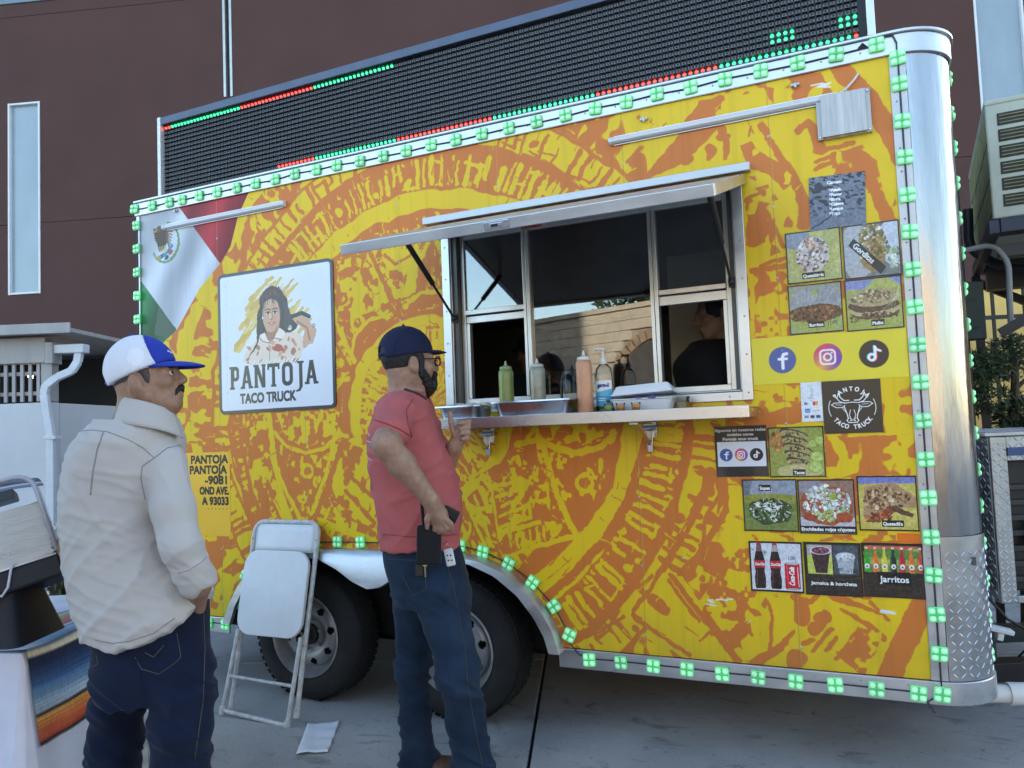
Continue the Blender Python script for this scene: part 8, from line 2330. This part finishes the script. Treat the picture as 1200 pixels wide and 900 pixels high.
# napkin dispenser
M_DISP = mat('charcoal_plastic', (.013, .014, .019), .5, var=.2, vscale=9, spec=.3)
M_SMOKE = glass_mat('smoked_clear_plastic', (.965, .97, .98), 1.45, .06, .9)
M_NAPK = mat('napkin_paper', (.78, .77, .74), .85, var=.04, vscale=20, bump=.25, bscale=18, stretch=(1, 1, 2.5), bdist=.004)
def dispenser():
    D = 2.36; b0 = at_d(18, 690, D)
    t = empty('napkin_dispenser', (b0[0], b0[1], TZ+.012), HRZ, 'tall tilted charcoal napkin dispenser with a clear front, full of napkins', 'napkin dispenser')
    def L(u, v, dy=0.0):
        p = at_d(u, v, D+dy)-np.array([b0[0], b0[1], TZ+.012]); return np.array([p@HX, p@HY, p[2]])
    # stand: a flared foot
    q = MB(); Ls = []
    for (ul, ur, v, d) in ((-34, 54, 749, .13), (-30, 46, 725, .11), (-26, 38, 700, .09), (-22, 32, 676, .08), (-20, 30, 664, .075)):
        a, c_ = L(ul, v), L(ur, v); cx = (a[0]+c_[0])/2; z = max(.0, a[2]); Ls.append([(p[0]+cx, p[1], z) for p in fr(c_[0]-a[0], d*2, 0, .03)])
    loft(q, Ls); q.build('stand', M_DISP, t, sharp=40)
    # body axis leans back to the upper left
    a = L(70, 672); c_ = L(-2, 563)                     # lower right front corner, top
    ax = np.array([-.36, .10, 1.0]); ax /= np.linalg.norm(ax); wd = np.array([math.cos(.5), math.sin(.5), .36]); wd -= ax*(wd@ax); wd /= np.linalg.norm(wd); dp = np.cross(ax, wd)
    o_ = L(26, 688, 0.0)
    def F(x, y, z): return tuple(o_+wd*x+dp*y+ax*z)
    def boxp(q, x0, x1, y0, y1, z0, z1, mi=0):
        q.add([F(x, y, z) for z in (z0, z1) for (x, y) in ((x0, y0), (x1, y0), (x1, y1), (x0, y1))], [(3, 2, 1, 0), (4, 5, 6, 7), (0, 1, 5, 4), (1, 2, 6, 5), (2, 3, 7, 6), (3, 0, 4, 7)], mi)
    q = MB(); boxp(q, -.16, .125, -.10, .10, -.015, .05); q.build('tray', M_DISP, t, bevel=.008)
    q = MB(); 
    hook = [F(-.06, -.104, .00), F(-.04, -.112, -.02), F(-.02, -.108, .0), F(-.0, -.106, .05), F(.01, -.106, .062)]; q.tube(hook, .004, 8); q.build('clip', mat('clip_grey', (.45, .47, .52), .35), t, sharp=0)
    rg = random.Random(2); q = MB()
    z = .052
    while z < .225:
        h = rg.uniform(.003, .0055); j = rg.uniform(-.004, .004)
        q.grid(lambda u, v, z=z, h=h, j=j: F(-.148+u*.262+j, -.085-.012*math.sin(u*3.1)+rg.uniform(-.001, .001), z+v*h), 8, 1); 
        q.grid(lambda u, v, z=z, j=j: F(-.148+u*.262+j, -.088+v*.165, z+.0005), 4, 2); q.grid(lambda u, v, z=z, h=h, j=j: F(.114+j, -.085+v*.16, z+u*h), 1, 2)
        z += h+.0004
    q.grid(lambda u, v: F(-.148+u*.262, -.094+v*.17, z+.004*math.sin(u*6)), 8, 4); o = q.build('napkin_stack', M_NAPK, t, sharp=30); tag(o, kind='stuff')
    q = MB(); q.grid(lambda u, v: F(-.15+u*.27, -.104+.012*(1-math.cos(u*6.283))*.2, .06+v*.235), 10, 8); q.grid(lambda u, v: F(.122-.008*v, -.102+u*.18, .055+v*.24), 4, 8)
    q.grid(lambda u, v: F(-.15+u*.276, -.103+.19*math.sin(v*1.57), .295+.02*math.sin(u*3.14)+.035*v*(1-v)*2), 12, 6); q.build('clear_cover', M_SMOKE, t, sharp=40)
    q = MB(); q.tube(fillet([F(-.155, -.105, .06), F(-.155, -.105, .315), F(.116, -.105, .315), F(.124, -.105, .06)], .06, 8), .007, 8); q.build('cover_frame', mat('cover_frame_grey', (.36, .38, .44), .3, coat=.4), t, sharp=0)
    q = MB(); boxp(q, -.12, .06, -.10, -.02, .255, .285); q.build('pusher', M_DISP, t, bevel=.004); q = MB(); boxp(q, -.06, -.01, -.1055, -.1015, .264, .277); q.build('badge', M_WHITEMETAL, t, bevel=.003)
    nb = MB(); N_ = 'NAPKINS'
    T = text_tris(N_); T = T*.020
    nb.add([F(-.075+p[0]*1.0, -.1055, .088+p[1]) for tri in T for p in tri], [(3*k, 3*k+1, 3*k+2) for k in range(len(T))]); nb.build('embossed_lettering', mat('frost_letter', (.55, .55, .56), .5), t, sharp=0)
dispenser()

# ================================================================== RIGHT SIDE: condenser unit, stand, generator box, fence, shrub
M_ACBODY = mat('condenser_paint', (.46, .49, .40), .5, var=.18, vscale=5, bump=.1, bscale=40, bdist=.002)
M_ACSIDE = mat('dirty_coil', (.36, .35, .16), .75, var=.5, vscale=9, bump=.6, bscale=90, color2=(.22, .215, .10), bdist=.004)
M_SLOT = mat('condenser_slot', (.045, .045, .042), .8, var=.4, vscale=12)
def condenser():
    n0 = at_d(1163.5, 257, 3.9); n1 = at_d(1159, 118, 3.9); f0 = at_d(1141, 284, 5.15)
    h = n1[2]-n0[2]-.0; dv = f0-n0; dv[2] = 0; Ld = np.linalg.norm(dv); dv /= Ld; rz = math.atan2(dv[1], dv[0])-math.pi/2
    t = empty('condenser_unit', tuple(n0), rz, 'grey green air conditioning condenser on a black stand at the right edge', 'air conditioner')
    # local: x to the right, y back along the coil face, z up
    W_ = .86
    b = MB(); b.box((0, 0, 0), (W_, .02, h)); b.box((0, .0201, h-.03), (W_, Ld, h)); b.box((0, .0201, 0), (W_, Ld, .03)); b.box((W_-.02, .0201, .0301), (W_, Ld, h-.0301)); b.box((.0, Ld-.02, .0301), (W_-.0201, Ld, h-.0301))
    b.box((-.004, -.006, h-.018), (W_+.004, Ld+.004, h+.012)); b.build('casing', M_ACBODY, t, bevel=.012, seg=3)
    b = MB(); b.box((.02, .03, .032), (.03, Ld-.03, h-.032)); b.build('coil', M_ACSIDE, t)
    for i in range(4):
        y = .02+i*(Ld-.04)/4
        for k in range(3):
            q = MB(); q.box((.0, y+.012, .04+k*(h-.06)/3), (.014, y+(Ld-.04)/4-.012, .04+(k+1)*(h-.06)/3-.012)); q.build('coil_guard', M_ACSIDE, t, bevel=.003)
    for k in range(6):
        z0 = .055+k*(h-.10)/6
        q = MB(); q.box((.050, -.004, z0), (.46, .0, z0+(h-.10)/6-.020)); so = q.build('vent_slot', M_SLOT, t, bevel=.010, seg=3)
        for j in range(3):
            s2 = MB(); s2.box((.06, -.0065, z0+.012+j*.018), (.45, -.0042, z0+.016+j*.018)); s2.build('louvre', M_ACSIDE, so)
    b = MB(); b.box((.03, -.01, -.075), (W_, .10, -.002)); b.box((.03, Ld-.12, -.075), (W_, Ld-.02, -.002)); b.box((-.02, .0, -.074), (.03, Ld, -.003)); b.build('base_rail', mat('blue_black_steel', (.03, .036, .055), .45, .4, var=.3), t, bevel=.004)
    st = empty('equipment_stand', (n0[0], n0[1], 0), rz, 'black steel stand and pipework under the condenser unit', 'stand')
    zt = n0[2]-.078
    for (x, y) in ((-.03, Ld-.05), (W_-.05, .02), (W_-.05, Ld-.05)):
        q = MB(); q.box((x, y, 0), (x+.05, y+.05, zt)); q.build('post', M_BLACKMETAL, st)
    q = MB(); q.bar((.0, .05, zt-.50), (W_, .05, zt-.02), .05, .05); q.build('brace', M_BLACKMETAL, st)
    q = MB(); q.bar((-.0, Ld-.02, zt-.04), (W_, Ld-.02, zt-.55), .05, .05); q.build('brace', M_BLACKMETAL, st)
    q = MB(); q.box((.02, .1, zt-.10), (W_, .16, zt-.04)); q.build('crossbeam', M_BLACKMETAL, st); q = MB(); q.box((.021, .9, zt-.16), (W_, 1.0, zt-.05)); q.build('crossbeam', M_BLACKMETAL, st)
    q = MB(); q.tube(fillet([(-.16, .1, -.05+zt), (.0, .1, zt-.03), (.06, .08, zt-.13), (.05, .1, zt-.50)], .05), .014, 12); q.build('conduit', mat('grey_conduit', (.22, .225, .225), .5), st, sharp=60)
    q = MB(); q.tube(fillet([(-.05, .9, zt+.35), (-.06, .9, zt+.1), (.1, .8, zt-.05), (.3, .7, zt-.1)], .08), .028, 12); q.build('hose', M_BLACK, st, sharp=60)
    # dark junction box behind the trailer corner
    p = at_d(1140, 365, 4.3)-np.array([n0[0], n0[1], 0]); X_ = p@np.array([math.cos(rz), math.sin(rz), 0]); Y_ = p@np.array([-math.sin(rz), math.cos(rz), 0])
    q = MB(); q.box((X_-.07, Y_-.05, p[2]-.16), (X_+.055, Y_+.06, p[2]+.16)); q.box((X_-.04, Y_-.058, p[2]-.10), (X_+.02, Y_-.0505, p[2]+.06)); q.build('junction_box', mat('green_black_box', (.015, .03, .024), .5, var=.3), st, bevel=.006)
    q = MB(); q.box((X_-.08, Y_+.061, 0), (X_-.02, Y_+.11, p[2]+.75)); q.build('post', M_BLACKMETAL, st)
condenser()
def generator():
    c0 = at_d(1160, 512, 3.75); D = 3.75
    k = D/900
    t = empty('generator_box', (c0[0], c0[1], .12), HRZ, 'diamond plate equipment box with a dark grilled opening at the right edge', 'equipment box')
    zt = c0[2]-.12; zb = at_d(1172, 705, D)[2]-.12
    W_ = .80; Dp = .70
    def X(u): return (u-1160)*k
    o0, o1 = .175, .78
    b = MB(); fz0, fz1 = zb+.035, zt-.12
    b.box((0, 0, zb), (.078, .02, zt)); b.box((.078, .0, fz1), (W_, .02, zt)); b.box((.078, 0, zb), (W_, .02, fz0)); b.box((0, .0201, zb), (.02, Dp, zt)); b.box((W_-.02, .0201, zb), (W_, Dp, zt)); b.box((-.03, -.01, zt+.001), (W_+.02, Dp, zt+.022))
    b.build('case', M_TREAD, t, bevel=.004)
    q = MB(); lugs(q, lambda u, v, h: (u, -.0005-h, zb+v),   .078, zt-zb, .026, L=.026); lugs(q, lambda u, v, h: (.078+u, -.0005-h, fz1+v), W_-.078, zt-fz1, .030, L=.03); lugs(q, lambda u, v, h: (-.0+u, v, zt+.0225+h), W_, Dp, .034, L=.034); lugs(q, lambda u, v, h: (-.0005-h, .02+u, zb+v), Dp-.04, zt-zb, .032, L=.032)
    o = q.build('tread_lug', MATS['tread_lug_metal'], t, sharp=0); tag(o, kind='stuff')
    q = MB(); q.box((.078, -.006, zt-.095), (W_, -.0005, zt-.055)); q.build('blue_stripe', mat('blue_tape', (.045, .085, .22), .5, var=.2), t)
    q = MB(); q.box((.079, .10, fz0), (W_-.021, .30, fz1)); q.build('generator', M_BLACK, t, bevel=.01)
    for j in range(7):
        q = MB(); z = fz0+.05+j*.075; q.box((.095, .06, z), (W_-.05, .0995, z+.028)); q.build('grille_bar', mat('dark_grille', (.04, .042, .045), .4, .3), t, bevel=.004)
    q = MB(); q.lathe([(.075, .05), (.08, .035), (.06, .025), (.03, .03), (.0005, .032)], (.26, 0, fz0+.28), 20, axis='y'); q.build('recoil_cover', M_BLACK, t)
    tg = empty('trailer_tongue', (c0[0], c0[1], 0), HRZ, 'dark trailer tongue frame under the diamond plate box', 'trailer tongue')
    q = MB(); q.box((-.30, -.05, .10), (1.1, .05, .19)); q.build('beam', M_BLACKMETAL, tg, bevel=.004)
    q = MB(); q.box((-.25, .5, .12), (1.1, .6, .20)); q.box((-.2, -.03, .20), (-.06, .3, .36)); q.build('crossmember', mat('dark_teal_steel', (.03, .045, .045), .5, .3, var=.3), tg, bevel=.004)
    q = MB(); q.tube([(-.10, -.02, .52), (-.02, -.06, .40), (.10, -.03, .33), (.3, .0, .38), (.5, -.02, .33)], .007, 8); q.tube([(.02, -.06, .22), (.07, -.1, .30), (.12, -.08, .24), (.09, -.07, .20)], .005, 8); q.build('cable', M_BLACK, tg, sharp=0)
generator()
def small_right():
    p = at_d(1172, 738, 3.45); t = empty('work_light', tuple(p), HRZ-.3, 'small white flat work light fixed low beside the trailer corner', 'work light')
    q = MB(); Mx = Matrix.Rotation(.22, 4, 'Y'); q.box((-.055, -.03, -.010), (.05, .03, .012), M=Mx); q.build('housing', M_WHITEMETAL, t, bevel=.005); q = MB(); q.box((-.01, -.02, -.045), (.015, .02, -.011), M=Mx); q.build('mount', M_WHITEMETAL, t, bevel=.004)
    q = MB(); q.tube([(-.05, .0, 0), (-.2, .05, .02)], .008, 8); q.build('arm', M_BLACKMETAL, t, sharp=0)
    p = at_d(1166, 812, 3.15); t = empty('drain_pipe', tuple(p), HRZ-.05, 'white plastic drain pipe sticking out at the lower right corner', 'pipe')
    q = MB(); M_PVC = mat('white_pvc', (.70, .71, .68), .35, var=.06); q.tube([(-.25, .02, 0), (.055, 0, -.004)], .036, 20); q.build('pipe', M_PVC, t, sharp=60)
    q = MB(); q.tube([(.05, 0, -.004), (.30, -.02, -.008)], .045, 20); q.build('coupling', M_PVC, t, sharp=60)
    # fence and ochre wall
    a = at_d(1120, 545, 7.0); d = np.array([math.cos(WA), math.sin(WA), 0])
    t = empty('fence', (a[0]-1.5*d[0], a[1]-1.5*d[1], 0), WA, 'black iron picket fence in front of the ochre wall at the right', 'fence')
    top = at_d(1150, 352, 7.0)[2]+.12; k = 7.0/900
    x = 0.0
    while x < 3.6:
        q = MB(); q.box((x-.012, -.012, .55), (x+.012, .012, top)); q.build('picket', M_BLACKMETAL, t); x += 18.2*k*.97
    for z in (at_d(1150, 372, 7.0)[2], .75):
        q = MB(); q.box((-.2, -.018, z-.018), (3.8, .018, z+.018)); q.build('rail', M_BLACKMETAL, t)
    q = MB(); q.box((-.3, -.10, 0), (4.2, .10, 1.10)); q.build('base_wall', mat('dark_plum_stucco', (.07, .05, .065), .7, var=.15, vscale=3), t)
    t2 = empty('wall', (a[0]-1.5*d[0]-.6*math.sin(WA), a[1]-1.5*d[1]+.6*math.cos(WA), 0), WA, 'ochre stucco wall with sunlight put into its colour, behind the black picket fence', 'wall')
    q = MB(); q.box((-.3, .1, 0), (5.0, .35, top+.10)); q.build('stucco', M_YWALL, t2); q = MB(); q.box((-.35, .06, top+.103), (5.05, .40, top+.2)); q.build('coping', M_STUCCO, t2, bevel=.01)
    # shrub
    c = at_d(1186, 460, 5.0); t = empty('shrub', (c[0], c[1], 0), 0, 'dark needle leaved shrub in front of the ochre wall', 'shrub')
    q = MB(); q.tube([(0, 0, 0), (.02, 0, .5), (0, .02, 1.2), (.03, 0, 1.7)], [.05, .045, .035, .02], 8)
    for j in range(8): q.tube([(0, 0, .9+j*.1), (math.cos(j*2.2)*.28, math.sin(j*2.2)*.22, 1.1+j*.1)], [.016, .006], 6)
    q.build('trunk', M_BARK, t, sharp=0)
    cs = [((RNG.uniform(-.22, .45), RNG.uniform(-.2, .2), RNG.uniform(1.10, 1.80)), (.14, .12, .09)) for _ in range(30)]
    cs += [((-.24, -.05, 1.55), (.12, .08, .08)), ((-.12, -.1, 1.68), (.14, .08, .09)), ((.10, -.1, 1.80), (.15, .1, .08)), ((-.25, 0, 1.42), (.10, .08, .07)), ((.40, -.1, 1.80), (.12, .08, .07)), ((.15, -.1, .95), (.16, .14, .14)), ((.3, 0, .8), (.15, .14, .14))]
    leaf_cloud('foliage', M_LEAF2, t, cs, 7000, .085, .14, seed=9, outward=.8)
small_right()
